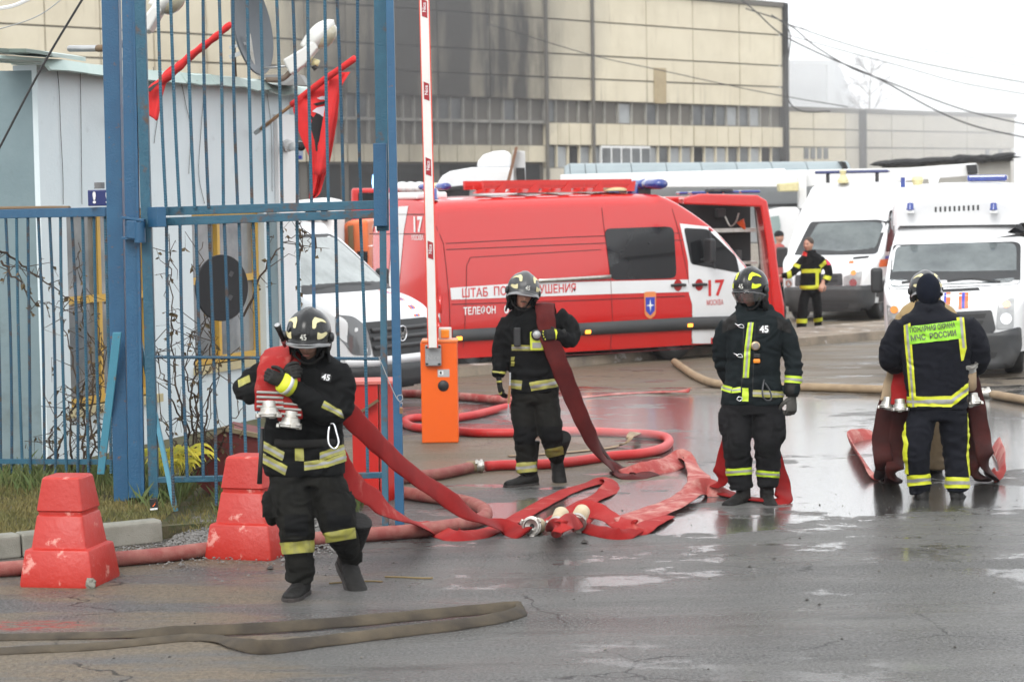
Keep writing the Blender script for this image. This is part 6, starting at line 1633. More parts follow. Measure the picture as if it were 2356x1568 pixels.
def head_basis(C, yaw, pitch, roll=0):
    return Matrix.Translation(C) @ Matrix.Rotation(radians(yaw), 4, 'Z') @ Matrix.Rotation(radians(pitch), 4, 'X') @ Matrix.Rotation(radians(roll), 4, 'Y')
def gs(x, m, s_): return exp(-((x - m) / s_) ** 2)
def head_mesh(neck=True):
    mb = MB(); rings = []
    for i in range(41):
        th = pi * (i / 40); h = cos(th); ring = []
        for k in range(56):
            a = 2 * pi * k / 56; aa = a if a <= pi else a - 2 * pi
            sn = sin(th); front = max(0, cos(aa))
            jaw = 1 - .20 * max(0, -h) ** 1.2
            x = .077 * sn * sin(aa) * jaw; y = -.098 * sn * cos(aa) * (1 - .10 * max(0, -h) * (1 - front)); z = .122 * h
            if h < 0: y *= (1 - .25 * max(0, -h) * (0 if cos(aa) > 0 else 1))
            e = 0
            e += .027 * gs(aa, 0, .15) * gs(h, -.17, .13) + .012 * gs(aa, 0, .10) * gs(h, .02, .14)
            e += .006 * gs(abs(aa), .32, .28) * gs(h, .27, .07)
            e -= .012 * gs(abs(aa), .36, .17) * gs(h, .12, .09)
            e += .005 * gs(abs(aa), .62, .25) * gs(h, -.12, .18)
            e += .007 * gs(aa, 0, .26) * gs(h, -.46, .055) + .006 * gs(aa, 0, .22) * gs(h, -.58, .05) - .006 * gs(aa, 0, .28) * gs(h, -.52, .022)
            e += .011 * gs(aa, 0, .35) * gs(h, -.80, .12)
            e += .016 * gs(abs(aa), 1.62, .13) * gs(h, 0.0, .17)
            dv = V((x, y, z)); L = dv.length
            if L > 0: dv = dv * (1 + e / L)
            ring.append(dv)
        rings.append(ring)
    mb.loft(rings)
    return mb
def make_head(pe, C, yaw, pitch, roll=0, mat=None, beard=None, brows=True, scale=1.0, hairmat=None):
    B = head_basis(C, yaw, pitch, roll) @ Matrix.Scale(scale, 4)
    hm_ = head_mesh(); hm_.v = [B @ v for v in hm_.v]
    hd = hm_.build('head', mat or skin, pe.root, False, True)
    if brows:
        for sx in (-1, 1):
            mb = MB(B); mb.tube([V((sx * .014, -.094, .033)), V((sx * .032, -.092, .038)), V((sx * .050, -.080, .033))], [.0035, .0045, .002], 6); mb.build('eyebrow', hair, hd)
            mb = MB(B); mb.ell((sx * .030, -.083, .016), (.0125, .010, .0085)); mb.build('eye', pm('eye_white', (.45, .42, .40), .3), hd, False, True)
            mb = MB(B); mb.ell((sx * .030, -.0925, .015), (.0055, .003, .0058)); mb.build('iris', pm('iris_dark', (.03, .02, .015), .2), hd, False, True)
            mb = MB(B); mb.ell((sx * .030, -.0850, .0215), (.0145, .0105, .0058)); mb.build('eyelid', mat or skin, hd, False, True)
        mb = MB(B); mb.tube([V((-.021, -.100, -.0615)), V((-.008, -.107, -.060)), V((.008, -.107, -.060)), V((.021, -.100, -.0615))], [.002, .0045, .0045, .002], 8); mb.build('lips', pm('lips', (.33, .11, .09), .5), hd, False, True)
    if beard:
        bm = bmesh.new(); bm.from_mesh(hd.data); Bi = B.inverted()
        dead = [f for f in bm.faces if not ((Bi @ f.calc_center_median()).z < -.045 and (Bi @ f.calc_center_median()).y < -.01)]
        bmesh.ops.delete(bm, geom=dead, context='FACES')
        for v in bm.verts: v.co += v.normal * .0015
        me = bpy.data.meshes.new('stubble'); bm.to_mesh(me); bm.free(); link('stubble', me, beard, hd, smooth=True)
    return B, hd
def hood(pe, B, mat, open_=True, name='balaclava', neck=.085, grow=.010):
    mb = MB(); rings = []
    for i in range(25):
        th = pi * (i / 24) * .80; ring = []
        for k in range(48):
            a = 2 * pi * k / 48
            ring.append(V(((.082 + grow) * sin(th) * sin(a) * (1 - .08 * max(0, -cos(th))), -(.100 + grow) * sin(th) * cos(a), (.122 + grow) * cos(th))))
        rings.append(ring)
    last = rings[-1]
    for z in (-.13, -.17, -.21): rings.append([V((v.x * 1.12 * neck / .085, v.y * 1.0, z)) for v in last])
    vs = [p for r in rings for p in r]; n = 48; fs = []
    for i in range(len(rings) - 1):
        for j in range(n):
            k = (j + 1) % n; c = (rings[i][j] + rings[i + 1][k]) / 2; az = atan2(c.x, -c.y)
            if open_ and abs(az) < .74 and -.118 < c.z < .06: continue
            fs.append((i * n + j, i * n + k, (i + 1) * n + k, (i + 1) * n + j))
    mb.add([B @ v for v in vs], fs); mb.f.append(tuple(range(n - 1, -1, -1))); mb.m.append(0)
    o = mb.build(name, mat, pe.root, False, True)
    m = o.modifiers.new('thickness', 'SOLIDIFY'); m.thickness = .004
    return o
def el_bot(az):
    a = abs((az + 180) % 360 - 180)
    return interp([(0, 0), (35, -3), (60, -14), (85, -30), (120, -36), (180, -40)], a)
def H_pt(az, el, off=0.0):
    a, e = radians(az), radians(el); x = .136 * cos(e) * sin(a); y = -.160 * cos(e) * cos(a); z = .142 * sin(e)
    p = V((x, y, z)); n_ = V((x / .136 ** 2, y / .160 ** 2, z / .142 ** 2)).normalized()
    cr = .010 * exp(-(x / .032) ** 4) * max(0, sin(e)) ** .5 if y > -.15 else 0
    return p + n_ * (off + cr) + V((0, .012, .040))
def helmet(pe, B, mat, sticker, num='45', visor='up', guard=True, torch=False):
    S = 36; M = 14; rings = []
    for j in range(M + 1):
        ring = []
        for k in range(72):
            az = 5 * k; eb = el_bot(az); el = 90 - (90 - eb) * (j / M) ** .85
            off = 0
            if j == M: off = .016 * gs(((az + 180) % 360 - 180), 0, 60) + .006
            elif j == M - 1: off = .006 * gs(((az + 180) % 360 - 180), 0, 60) + .001
            ring.append(B @ H_pt(az, min(el, 89.9), off))
        rings.append(ring)
    inner = [B @ (H_pt(5 * k, el_bot(5 * k) - 1, -.008)) for k in range(72)]; rings.append(inner)
    rings.append([B @ (H_pt(5 * k, el_bot(5 * k) + 16, -.012)) for k in range(72)])
    mb = MB(); mb.loft(rings, True, True); he = mb.build('helmet', mat, pe.root, False, True)
    def st(name, polys, m, off=.0035):
        for poly in polys:
            bm = poly_grid(poly, 4)
            for v in bm.verts: v.co = B @ H_pt(v.co.x, v.co.y, off)
            bmesh.ops.recalc_face_normals(bm, faces=bm.faces)
            me = bpy.data.meshes.new(name); bm.to_mesh(me); bm.free(); link(name, me, m, he)
    def tear(az, el, w, h, f=1, r=0):
        pts = []
        for k in range(16):
            t = 2 * pi * k / 16; rr = 1 - .42 * max(0, cos(t)) if f > 0 else 1 - .42 * max(0, -cos(t))
            x, y = w * sin(t) * rr, h * cos(t); q = radians(r)
            pts.append((az + x * cos(q) - y * sin(q), el + x * sin(q) + y * cos(q)))
        return pts
    if sticker:
        for sx in (-1, 1):
            st('reflective_sticker', [rnd([(sx * 34, 8), (sx * 40, 26), (sx * 48, 18), (sx * 66, 16), (sx * 70, 9), (sx * 50, 5)], 5), rnd([(sx * 26, 36), (sx * 34, 55), (sx * 56, 62), (sx * 80, 44), (sx * 84, 30), (sx * 66, 44), (sx * 46, 46), (sx * 38, 34)], 6)], sticker)
    if num:
        bm = text_bm(num, 19, .012); grid_cut(bm, 2)
        for v in bm.verts: v.co = B @ H_pt(v.co.x * .95, v.co.y + 17, .0045)
        me = bpy.data.meshes.new('number'); bm.to_mesh(me); bm.free(); link('number', me, pm('helmet_digits', (.72, .72, .66), .4), he)
    # visor strip and its rim
    lo, mt = (-11, pm('visor_edge', (.34, .35, .36), .15, coat=1)) if visor == 'up' else (-40, pm('clear_visor', (.85, .87, .88), .05, trans=.9, alpha=.35))
    vr = []
    for j in range(6):
        t = j / 5; vr.append([B @ (H_pt(-80 + 160 * k / 32, el_bot(-80 + 160 * k / 32) + 2 - t * ((-lo - 2) * (1 - .35 * abs(-80 + 160 * k / 32) / 80)), .017 + .004 * t)) for k in range(33)])
    mb = MB(); mb.loft(vr, False); o = mb.build('visor', mt, he, False, True); m = o.modifiers.new('thickness', 'SOLIDIFY'); m.thickness = .003
    mb = MB(); mb.tube([B @ H_pt(-84 + 168 * k / 32, el_bot(-84 + 168 * k / 32) + 1.5, .012) for k in range(33)], .0045, 8); mb.build('brim_rim', pm('rim_grey', (.10, .10, .105), .3), he, False, True)
    for sx in (-1, 1):
        mb = MB(B); mb.ell((sx * .141, .005, .012), (.016, .030, .032)); mb.build('visor_knob', dark_plastic, he, False, True)
        mb = MB(B); mb.ell((sx * .108, .015, -.045), (.026, .055, .052)); mb.build('ear_guard', leather, he, False, True)
        mb = MB(); mb.tube([B @ V((sx * .095, -.02, -.05)), B @ V((sx * .085, -.055, -.09)), B @ V((sx * .035, -.075, -.127)), B @ V((0, -.078, -.131))], .007, 6); mb.build('chin_strap', leather, he, False, True)
    if guard:
        rg = []
        for j in range(6):
            t = j / 5; rg.append([B @ (H_pt(68 + 224 * k / 30, el_bot(68 + 224 * k / 30), .0) + V((0, .05 * t * sin(pi * k / 30), -.14 * t)) + V((0, 0, .01 * sin(k * 1.3) * t))) for k in range(31)])
        mb = MB(); mb.loft(rg, False); o = mb.build('neck_curtain', cloth, he, False, True); m = o.modifiers.new('thickness', 'SOLIDIFY'); m.thickness = .006
    if torch:
        mb = MB(); a, b_ = B @ V((-.155, -.03, .00)), B @ V((-.175, -.06, .12)); mb.tube([a, a.lerp(b_, .6), b_], [.013, .016, .022], 14); th_ = mb.build('torch', leather, he, False, True)
        mb = MB(); dv = (b_ - a).normalized(); mb.tube([b_ + dv * .001, b_ + dv * .003], .0185, 14); mb.build('torch_lens', lens_clear, th_, False, True)
        mb = MB(); mb.tube([a, a - dv * .045], [.016, .013], 10); mb.build('torch_tail', pm('torch_red', (.16, .02, .02), .4), th_, False, True)
    return he
def glove(pe, wrist, along, back, mat, side=1, curl=.5, size=1.0, name='glove', spread=.12, knuckle=None, cuffmat=None, thumb=1.0):
    """Five fingered hand: along = finger direction, back = direction the back of the hand faces, side = thumb side."""
    x = V(along).normalized(); z = V(back); z = (z - x * z.dot(x)).normalized(); y = z.cross(x) * side
    B = Matrix.Translation(wrist) @ Matrix((x, y, z)).transposed().to_4x4() @ Matrix.Scale(size, 4)
    mb = MB(B)
    rings = []
    for t, w, h in ((-.06, .036, .030), (-.02, .030, .022), (.02, .038, .019), (.06, .045, .018), (.092, .044, .015), (.10, .040, .010)):
        rings.append([V((t, w * cos(2 * pi * k / 16), h * sin(2 * pi * k / 16))) for k in range(16)])
    mb.loft(rings)
    kn = []
    for i, (yy, L) in enumerate(((.031, .072), (.011, .080), (-.010, .075), (-.030, .060))):
        p = V((.085, yy, 0)); d = V((1, (yy) * spread * 6, 0)).normalized(); pts = [p]; a = curl * .7 + i * .03
        for s_, f_ in zip((.46, .31, .25), (1.0, 1.25, .8)):
            dd = V((d.x * cos(a), d.y, -sin(a))).normalized(); p = p + dd * L * s_ * 1.05; pts.append(p); a += curl * f_
        c = catmull(pts, 3); mb.tube(c, [.0125 * (1 - .3 * q / len(c)) for q in range(len(c))], 9); kn.append(pts[1])
        mb.ell(pts[-1], (.0095, .0095, .0095), None, 8, 6)
    pts = [V((.015, .030, -.004)), V((.045, .060 * thumb, -.018)), V((.075, .066 * thumb, -.026 - .02 * curl)), V((.098, .058 * thumb, -.034 - .03 * curl))]
    c = catmull(pts, 3); mb.tube(c, [.0155 - .005 * q / len(c) for q in range(len(c))], 9); mb.ell(pts[-1], (.0105, .0105, .0105), None, 8, 6)
    me = fuse(mb, voxel=.0042 * size, smooth=3, wr=.0012, freq=30)
    o = link(name, me, mat, pe.root)
    if knuckle:
        for k in kn:
            m2 = MB(B); m2.box(k + V((-.004, 0, .0125)), (.016, .012, .006)); bevel(m2.build('knuckle_pad', knuckle, o), .002)
        m2 = MB(B); m2.loft([[V((t, w * cos(2 * pi * k / 16), h * sin(2 * pi * k / 16))) for k in range(16)] for t, w, h in ((.012, .0375, .0245), (.028, .0435, .0225))]); m2.build('knuckle_strap', knuckle, o, False, True)
    if cuffmat:
        m2 = MB(B); m2.loft([[V((t, w * cos(2 * pi * k / 18), w * .85 * sin(2 * pi * k / 18))) for k in range(18)] for t, w in ((-.09, .052), (-.045, .050), (-.005, .043))]); m2.build('cuff', cuffmat, o, False, True)
    return o
def boot(pe, ankle, toe, pitch=0, mat=None, top=None, size=1.16, roll=0):
    """Ankle point ~0.10 above the sole; toe = horizontal direction; pitch > 0 lowers the toes."""
    t = V(toe).normalized(); R = Matrix.Rotation(-radians(pitch), 3, V((t.y, -t.x, 0))) ; R = Matrix.Rotation(radians(pitch), 3, V((-t.y, t.x, 0)).normalized())
    x = t; y = V((-t.y, t.x, 0)); z = V((0, 0, 1)); Mx = R @ Matrix((x, y, z)).transposed()
    B = Matrix.Translation(ankle) @ Mx.to_4x4() @ Matrix.Scale(size, 4)
    mb = MB(B); rings = []
    for u, w, h, zc in ((-.085, .022, .03, -.055), (-.075, .036, .045, -.05), (-.03, .042, .055, -.04), (.03, .045, .050, -.048), (.09, .050, .038, -.062), (.14, .051, .032, -.068), (.175, .044, .028, -.070), (.195, .026, .02, -.074)):
        rings.append([V((u, w * cos(2 * pi * k / 18), zc + h * sin(2 * pi * k / 18))) for k in range(18)])
    mb.loft(rings)
    mb.tube([V((-.03, 0, -.03)), V((-.025, 0, .05)), V((-.03, 0, .16)), V((-.035, 0, .24))], [.05, .050, .060, .066], 16)
    me = fuse(mb, voxel=.008 * size, smooth=4, wr=.003, freq=18); o = link('boot', me, mat or leather, pe.root)
    m2 = MB(B); out = [(-.092, 0), (-.08, .034), (-.03, .043), (.04, .042), (.10, .053), (.16, .052), (.195, .030), (.205, 0)]; out = out + [(a, -b_) for a, b_ in out[-2:0:-1]]
    m2.prism([V((a, b_, -.102)) for a, b_ in out], (0, 0, 0), (0, 0, .028)); bevel(m2.build('sole', pm('sole_rubber', (.02, .018, .017), .7, grime=((.06, .045, .04), 9, .6)), o), .004)
    return o
def under_body(pe, secs, limbs):
    """The body under the clothes: one continuous slimmer figure (mostly hidden)."""
    mb = MB(); pe.torso(mb, secs)
    for js in limbs: pe.limb(mb, js, 4, 10)
    me = fuse(mb, voxel=.022, smooth=4); return link('body', me, skin, pe.root)
def grow(js, k): return [(a, b_, c, r * k) for a, b_, c, r in js]

# ------------------------------------------------------------------ hoses
def ribbon(root, name, pts, width, thick, mat, n=8, world=False, taper=None):
    """Flat hose. pts: (point, normal of its broad face)."""
    c = catmull([p for p, _ in pts], n); nn = catmull([V(q) * 1.0 for _, q in pts], n); ref = []
    for i in range(len(c)):
        t = (c[min(i + 1, len(c) - 1)] - c[max(i - 1, 0)]).normalized(); s_ = t.cross(nn[i])
        if s_.length < 1e-3: s_ = t.cross(V((.1, .2, 1)))
        ref.append(s_.normalized())
    N = len(c)
    w = [width / 2 * (1 + .035 * sin(i * .9)) for i in range(N)]; th_ = [thick / 2 * (1 + .3 * sin(i * .63 + 1)) for i in range(N)]
    mb = MB(); mb.tube(c, w, 16, True, ref, th_)
    return mb.build(name, mat, root, False, True)
FR = V((0, -1, .25)); UPN = V((0, 0, 1))
def pw(d): return lambda x, y, dd=0: P(x, y, d + dd)
def gp_(x, y, z=.012): return G(x, y, z)
def round_hose(label, px, r, mat, name='fire_hose', rib=False, n=10, group=None, root=None):
    pts = catmull([G(x, y, r) for x, y in px], n)
    # resample evenly
    L = [0]
    for a, b_ in zip(pts, pts[1:]): L.append(L[-1] + (b_ - a).length)
    step = .011 if rib else .05; k = max(3, int(L[-1] / step)); out = []; j = 0
    for i in range(k + 1):
        s_ = L[-1] * i / k
        while j < len(L) - 2 and L[j + 1] < s_: j += 1
        t = (s_ - L[j]) / max(1e-9, L[j + 1] - L[j]); out.append(pts[j].lerp(pts[j + 1], t))
    mb = MB(); mb.tube(out, [r * ((1.03 if i % 2 else .965) if rib else 1 + .02 * noise.noise(out[i] * 3)) for i in range(len(out))], 16)
    o = mb.build(name, mat, root, False, True)
    if root is None: tag(o, label, 'fire hose', group)
    return o
def coupling(root, p, axis, r=.06, L=.10, name='coupling', label=None, open_=True, sleeve=None):
    """Lugged aluminium hose coupling: axis points out of its mouth."""
    a = V(axis).normalized(); u_ = a.cross(V((0, 0, 1)))
    if u_.length < .1: u_ = V((1, 0, 0))
    u_.normalize(); w_ = u_.cross(a)
    M = Matrix.Translation(p) @ Matrix((u_, w_, a)).transposed().to_4x4()
    prof = [(r * .70, -L), (r * .72, -L * .5), (r * .86, -L * .45), (r * .88, -L * .1), (r * 1.05, -L * .08), (r * 1.08, L * .12), (r * .95, L * .16), (r * .95, L * .3), (r * .78, L * .32), (r * .76, L * .05), (r * .6, 0), (.001, -.01)]
    mb = MB(M); mb.lathe(prof, 28)
    o = mb.build(name, alu, root, False, True)
    o.modifiers.new('split', 'EDGE_SPLIT').split_angle = radians(35)
    for k in range(3):
        b_ = 2 * pi * k / 3 + .4; m2 = MB(M @ Matrix.Rotation(b_, 4, 'Z')); m2.box((r * 1.12, 0, L * .22), (r * .3, r * .55, L * .35)); bevel(m2.build('lug', alu, o), .004)
    m2 = MB(M); m2.lathe([(r * .80, L * .10), (r * .74, L * .10), (r * .74, -.005), (.001, -.006)], 24); m2.build('seal', black, o, False, True)
    if sleeve:
        m2 = MB(M); m2.lathe([(r * .7, -L * 2.2), (r * .84, -L * 2.0), (r * .88, -L * .5), (r * .7, -L * .45)], 20); m2.build('sleeve', sleeve, o, False, True)
    return o
band_hi, band_old = yellow_hi, yellow_old
YS = (yellow_hi, silver_hi)
# ================================================================= firefighter at the gate, walking toward us
p1 = Person(13.95, (691, 1366), 'firefighter in black gear walking toward us with two coupled red hoses over one shoulder')
J = p1.J
mb = MB()
p1.torso(mb, [(812, 665, 750, .08, .02), (830, 628, 782, .11, .0), (852, 612, 798, .15, -.02), (900, 612, 796, .155, 0), (950, 612, 794, .15, .03), (1000, 606, 790, .145, .05), (1040, 604, 792, .15, .05), (1072, 606, 795, .155, .05), (1092, 610, 796, .15, .05)])
p1.limb(mb, [(632, 838, -.02, 26), (590, 868, -.02, 29), (562, 895, -.03, 25), (590, 905, -.12, 24), (622, 888, -.18, 20), (640, 872, -.20, 17)])         # his right arm, elbow out
p1.limb(mb, [(768, 840, 0, 32), (782, 895, -.02, 38), (768, 945, -.06, 36), (728, 935, -.17, 30), (690, 905, -.24, 25), (664, 886, -.27, 20)])          # his left arm, forearm across
mb.tube([J(662, 822, .02), J(700, 862, -.10), J(744, 822, .02)], [.04, .045, .04], 12)
cr_ = [(J(560, 895, -.05), V((1, 0, .4)).normalized(), .16, .010, 70), (J(768, 945, -.06), V((.5, 0, -1)).normalized(), .18, .012, 60), (J(700, 1010, -.1), V((0, 0, 1)), .28, .008, 55)]
jk1 = p1.garment('jacket', mb, cloth, voxel=.0105, wr=.011, creases=cr_, seed=1)
mb = MB()
p1.torso(mb, [(1050, 618, 785, .135, .05), (1085, 616, 788, .14, .05), (1115, 622, 786, .14, .05)])
LA = [(662, 1100, .03, 44), (672, 1150, -.02, 46), (680, 1200, -.05, 43), (686, 1260, -.02, 36), (690, 1306, 0, 34), (691, 1332, .02, 34)]
RA = [(748, 1100, .05, 44), (765, 1155, .02, 45), (778, 1205, -.02, 41), (792, 1240, .10, 33), (805, 1268, .24, 28), (812, 1285, .30, 26)]
p1.limb(mb, LA); p1.limb(mb, RA)
mb.ell(J(625, 1165, .02), (.05, .09, .12)); mb.ell(J(803, 1170, .03), (.045, .08, .10))
cr_ = [(J(680, 1215, -.05), V((.2, 0, 1)).normalized(), .17, .010, 60), (J(690, 1325, 0), V((0, 0, 1)), .14, .012, 75), (J(785, 1225, .02), V((-.5, 0, 1)).normalized(), .18, .012, 60), (J(705, 1110, -.05), V((1, 0, .3)).normalized(), .2, .008, 55)]
tr1 = p1.garment('trousers', mb, trouser, voxel=.0105, wr=.010, creases=cr_, seed=2)
under_body(p1, [(830, 650, 760, .09, 0), (950, 640, 765, .10, .02), (1090, 640, 765, .10, .05)], [grow(LA, .6), grow(RA, .6), [(690, 800, 0, 22), (700, 840, 0, 24)]])
p1.band(tr1, [(640, 1247), (722, 1240), (722, 1268), (640, 1275)], yellow_old, .006, cond=lambda c, n_: True)
p1.band(tr1, [(730, 1228), (815, 1212), (818, 1236), (733, 1250)], yellow_old, .006)
wr_ = lambda c, n_: c.z < J(0, 985).z
for poly in ([(602, 1010), (655, 1040), (650, 1060), (602, 1032)], [(602, 1040), (662, 1072), (656, 1092), (602, 1062)], [(735, 1040), (795, 1018), (795, 1040), (735, 1060)], [(700, 1062), (752, 1056), (752, 1074), (700, 1082)], [(752, 1056), (795, 1040), (795, 1060), (752, 1074)]):
    p1.band(jk1, poly, yellow_old, .006, cond=wr_, stripe=silver_hi, front=True)
p1.band(jk1, [(678, 1025), (698, 1025), (700, 1060), (680, 1060)], yellow_old, .007, cond=wr_, front=True)
p1.band(jk1, [(745, 922), (785, 945), (790, 962), (738, 936)], yellow_old, .006, cond=lambda c, n_: c.x > J(738, 900).x, stripe=silver_hi, front=True)
p1.band(jk1, [(548, 875), (575, 862), (578, 878), (550, 892)], yellow_old, .006, cond=lambda c, n_: c.x < J(600, 900).x, front=True)
# belt
mb = MB(); mb.tube([J(608 + (790 - 608) * k / 16, 1012 + 8 * sin(k * .4), .05) + V((0, -.168 * sin(pi * k / 16), 0)) for k in range(17)], .006, 8, True, V((0, 0, 1)), None)
mb = MB(); mb.tube([J(608 + (790 - 608) * k / 16, 1014, .05) + V((0, -.162 * abs(sin(pi * k / 16)) ** .5, 0)) for k in range(17)], [.027] * 17, 10, True, V((0, 0, 1)), [.006] * 17); mb.build('belt', leather, p1.root, False, True)
for poly in ([(604, 1130), (640, 1132), (642, 1190), (606, 1188)], [(770, 1130), (806, 1130), (806, 1186), (774, 1188)]): p1.band(tr1, poly, trouser, .012, 'pocket', front=True)
p1.band(tr1, [(656, 1182), (706, 1182), (708, 1232), (658, 1232)], cloth, .009, 'knee_patch', front=True); p1.band(tr1, [(752, 1176), (804, 1172), (806, 1208), (756, 1212)], cloth, .009, 'knee_patch', front=True)
B1, hd1_ = make_head(p1, J(711, 779, -.17), -8, 24, 2, skin_dirty, beard=pm('stubble', (.17, .09, .06), .8))
hood(p1, B1, cloth); helmet(p1, B1, helmet_paint, cream, '45', 'up', True, True)
boot(p1, J(691, 1330, .0), (-.25, -1, 0), 0)
q = J(808, 1288, .26); boot(p1, q, (0.55, -1, 0), 36, size=1.28)
# his right hand steadying the coupling end, his left fist on the hose
glove(p1, J(652, 868, -.24), (.5, -.55, .3), (-.2, -1, .3), leather, 1, .75, 1.0)
glove(p1, J(655, 880, -.29), (-.85, -.25, .45), (.0, -1, .2), leather, -1, .8, 1.0)
mb = MB(); a, b_ = J(664, 884, -.285), J(646, 874, -.31)
cf = MB(); dv = (b_ - a).normalized(); cf.tube([J(670, 890, -.275), J(658, 884, -.295), J(647, 877, -.31)], [.064, .066, .058], 18); cuff = cf.build('cuff', yellow_hi, p1.root, False, True)
cf = MB(); cf.tube([J(662, 886, -.289), J(655, 882, -.301)], [.0665, .0655], 18); cf.build('cuff_stripe', silver_bright, cuff, False, True)
# carabiner and flashlight strap
mb = MB(); mb.tube(catmull([J(758, 978, -.14), J(755, 1000, -.16), J(757, 1022, -.17), J(770, 1032, -.17), J(779, 1018, -.16), J(774, 995, -.15), J(768, 975, -.14), J(760, 974, -.14)], 5), .006, 8)
tag(mb.build('carabiner', chrome, None, False, True), 'large bright steel carabiner clipped at the walking firefighter\'s hip', 'carabiner')
mb = MB(); mb.tube([J(604, 985, -.14), J(600, 1050, -.16), J(597, 1112, -.15)], [.012, .013, .016], 10); tag(mb.build('axe_handle', black, None, False, True), 'black tool handle hanging down from the walking firefighter\'s belt', 'tool')
jb1 = BVHTree.FromPolygons([v.co.copy() for v in jk1.data.vertices], [tuple(p.vertices) for p in jk1.data.polygons])
jp1 = Pl(V((0, 13.4, 0)), V((1, 0, 0)))
patch('number_patch', A(jp1, (728, 868), (752, 876), (748, 892), (725, 884)), jp1, V((0, 1, 0)), jb1, black, p1.root, .006, .03)
lettering('45', jp1, jp1.at(738, 880), .050, text_white, p1.root, V((0, 1, 0)), jb1, .010, .03, rot=radians(-14), step=.012)
# his hoses
def trail(pe, name, label, px, width=.14, thick=.02, mat=hose_dark, group=None, n=8):
    t = empty('fire_hose', px[0][0] * V((1, 1, 0)), 0, label, 'fire hose', group)
    ribbon(t, 'hose', px, width, thick, mat, n); return t
hA = empty('fire_hose', J(640, 1366) * V((1, 1, 0)), 0, 'red flat hose over the walking firefighter\'s shoulder, trailing to the road couplings', 'fire hose', 'hoses carried over the walking firefighter\'s shoulder')
S = V((-.1, -1, .35)); 
ribbon(hA, 'front_length', [(J(622, 945, -.25), V((0, -1, 0))), (J(622, 900, -.25), V((0, -1, 0))), (J(628, 850, -.22), V((-.1, -1, .1))), (J(636, 818, -.15), V((-.1, -.8, .6))), (J(648, 802, -.02), V((-.1, -.1, 1))), (J(664, 806, .13), V((0, .8, .5))), (J(690, 850, .22), V((0, 1, 0)))], .19, .03, hose_red)
ribbon(hA, 'trailing_length', [(J(690, 850, .22), V((.2, -1, .2))), (J(745, 900, .25), V((.3, -1, .3))), (J(800, 950, .3), V((.3, -1, .45))), (P(860, 1010, 14.5), V((.3, -1, .5))), (P(930, 1075, 14.9), V((.3, -1, .6))), (P(1005, 1130, 15.3), V((.25, -1, .7))), (P(1080, 1178, 15.6), V((.2, -1, .7))), (gp_(1150, 1212, .05), V((.1, -1, .8))), (gp_(1206, 1226, .03), V((0, -.8, 1)))], .168, .022, hose_dark, 10)
for k in range(4):
    c0 = J(622, 902 + k * 11, -.2515); mb = MB(); mb.box(c0, (.166, .042, .016), Matrix.Rotation(.05, 3, 'Y')); bevel(mb.build('silver_binding', silver_hi, hA), .006)
coupling(hA, J(620, 950, -.25), (.0, -.15, -1), .068, .075)
hB = empty('fire_hose', J(668, 1366) * V((1, 1, 0)), 0, 'second red hose on the walking firefighter, hanging lower than the other', 'fire hose', 'hoses carried over the walking firefighter\'s shoulder')
ribbon(hB, 'front_length', [(J(668, 965, -.24), V((.1, -1, 0))), (J(664, 920, -.25), V((.1, -1, 0))), (J(662, 870, -.22), V((.1, -1, .1))), (J(664, 826, -.13), V((.1, -.8, .6))), (J(668, 806, .0), V((.1, 0, 1))), (J(680, 815, .12), V((0, 1, .4)))], .15, .026, hose_red)
ribbon(hB, 'trailing_length', [(J(770, 1050, .25), V((.3, -1, .4))), (J(800, 1096, .32), V((.3, -1, .45))), (P(850, 1140, 14.5), V((.3, -1, .6))), (P(915, 1182, 14.9), V((.25, -1, .7))), (gp_(985, 1216, .05), V((.2, -1, .8))), (gp_(1050, 1232, .03), V((0, -.7, 1))), (gp_(1110, 1226, .02), V((0, -.5, 1))), (gp_(1160, 1206, .014), UPN), (gp_(1210, 1180), UPN), (gp_(1260, 1152), UPN), (gp_(1310, 1128), UPN), (gp_(1364, 1112), UPN), (gp_(1398, 1106, .02), V((.4, -.4, 1))), (gp_(1410, 1118, .02), V((.5, -.3, 1))), (gp_(1385, 1138), UPN), (gp_(1345, 1156), UPN), (gp_(1295, 1184), UPN), (gp_(1262, 1202), UPN)], .165, .022, hose_red, 10)
for k in range(3):
    c0 = J(667, 928 + k * 12, -.247); mb = MB(); mb.box(c0, (.142, .042, .014), Matrix.Rotation(.09, 3, 'Y')); bevel(mb.build('silver_binding', silver_hi, hB), .006)
coupling(hB, J(668, 974, -.24), (-.1, -.15, -1), .066, .075)

# ================================================================= middle firefighter with hose on shoulder
p2 = Person(19.2, (1207, 1119), 'firefighter in a dusty helmet shouldering one hose before the red van')
J = p2.J
mb = MB()
p2.torso(mb, [(706, 1188, 1228, .08, 0), (718, 1172, 1262, .11, 0), (735, 1162, 1292, .14, 0), (770, 1156, 1290, .155, 0), (810, 1162, 1282, .15, .01), (850, 1170, 1278, .145, .02), (880, 1174, 1283, .15, .02), (902, 1176, 1287, .15, .02)])
p2.limb(mb, [(1172, 735, 0, 19), (1158, 770, .01, 21), (1152, 810, .01, 19), (1149, 845, -.02, 17), (1147, 868, -.04, 15)])
p2.limb(mb, [(1282, 722, 0, 19), (1308, 745, -.02, 20), (1318, 772, -.05, 19), (1305, 783, -.14, 17), (1288, 772, -.2, 14), (1278, 766, -.22, 12)])
mb.tube([J(1186, 714, -.0), J(1208, 729, -.08), J(1232, 714, -.0)], [.04, .04, .04], 12)
jk2 = p2.garment('jacket', mb, cloth, voxel=.0125, wr=.010, creases=[(J(1316, 776, -.08), V((1, 0, 0)), .17, .010, 60), (J(1152, 812, 0), V((0, 0, 1)), .15, .008, 60), (J(1220, 868, -.1), V((0, 0, 1)), .22, .008, 50)], seed=3)
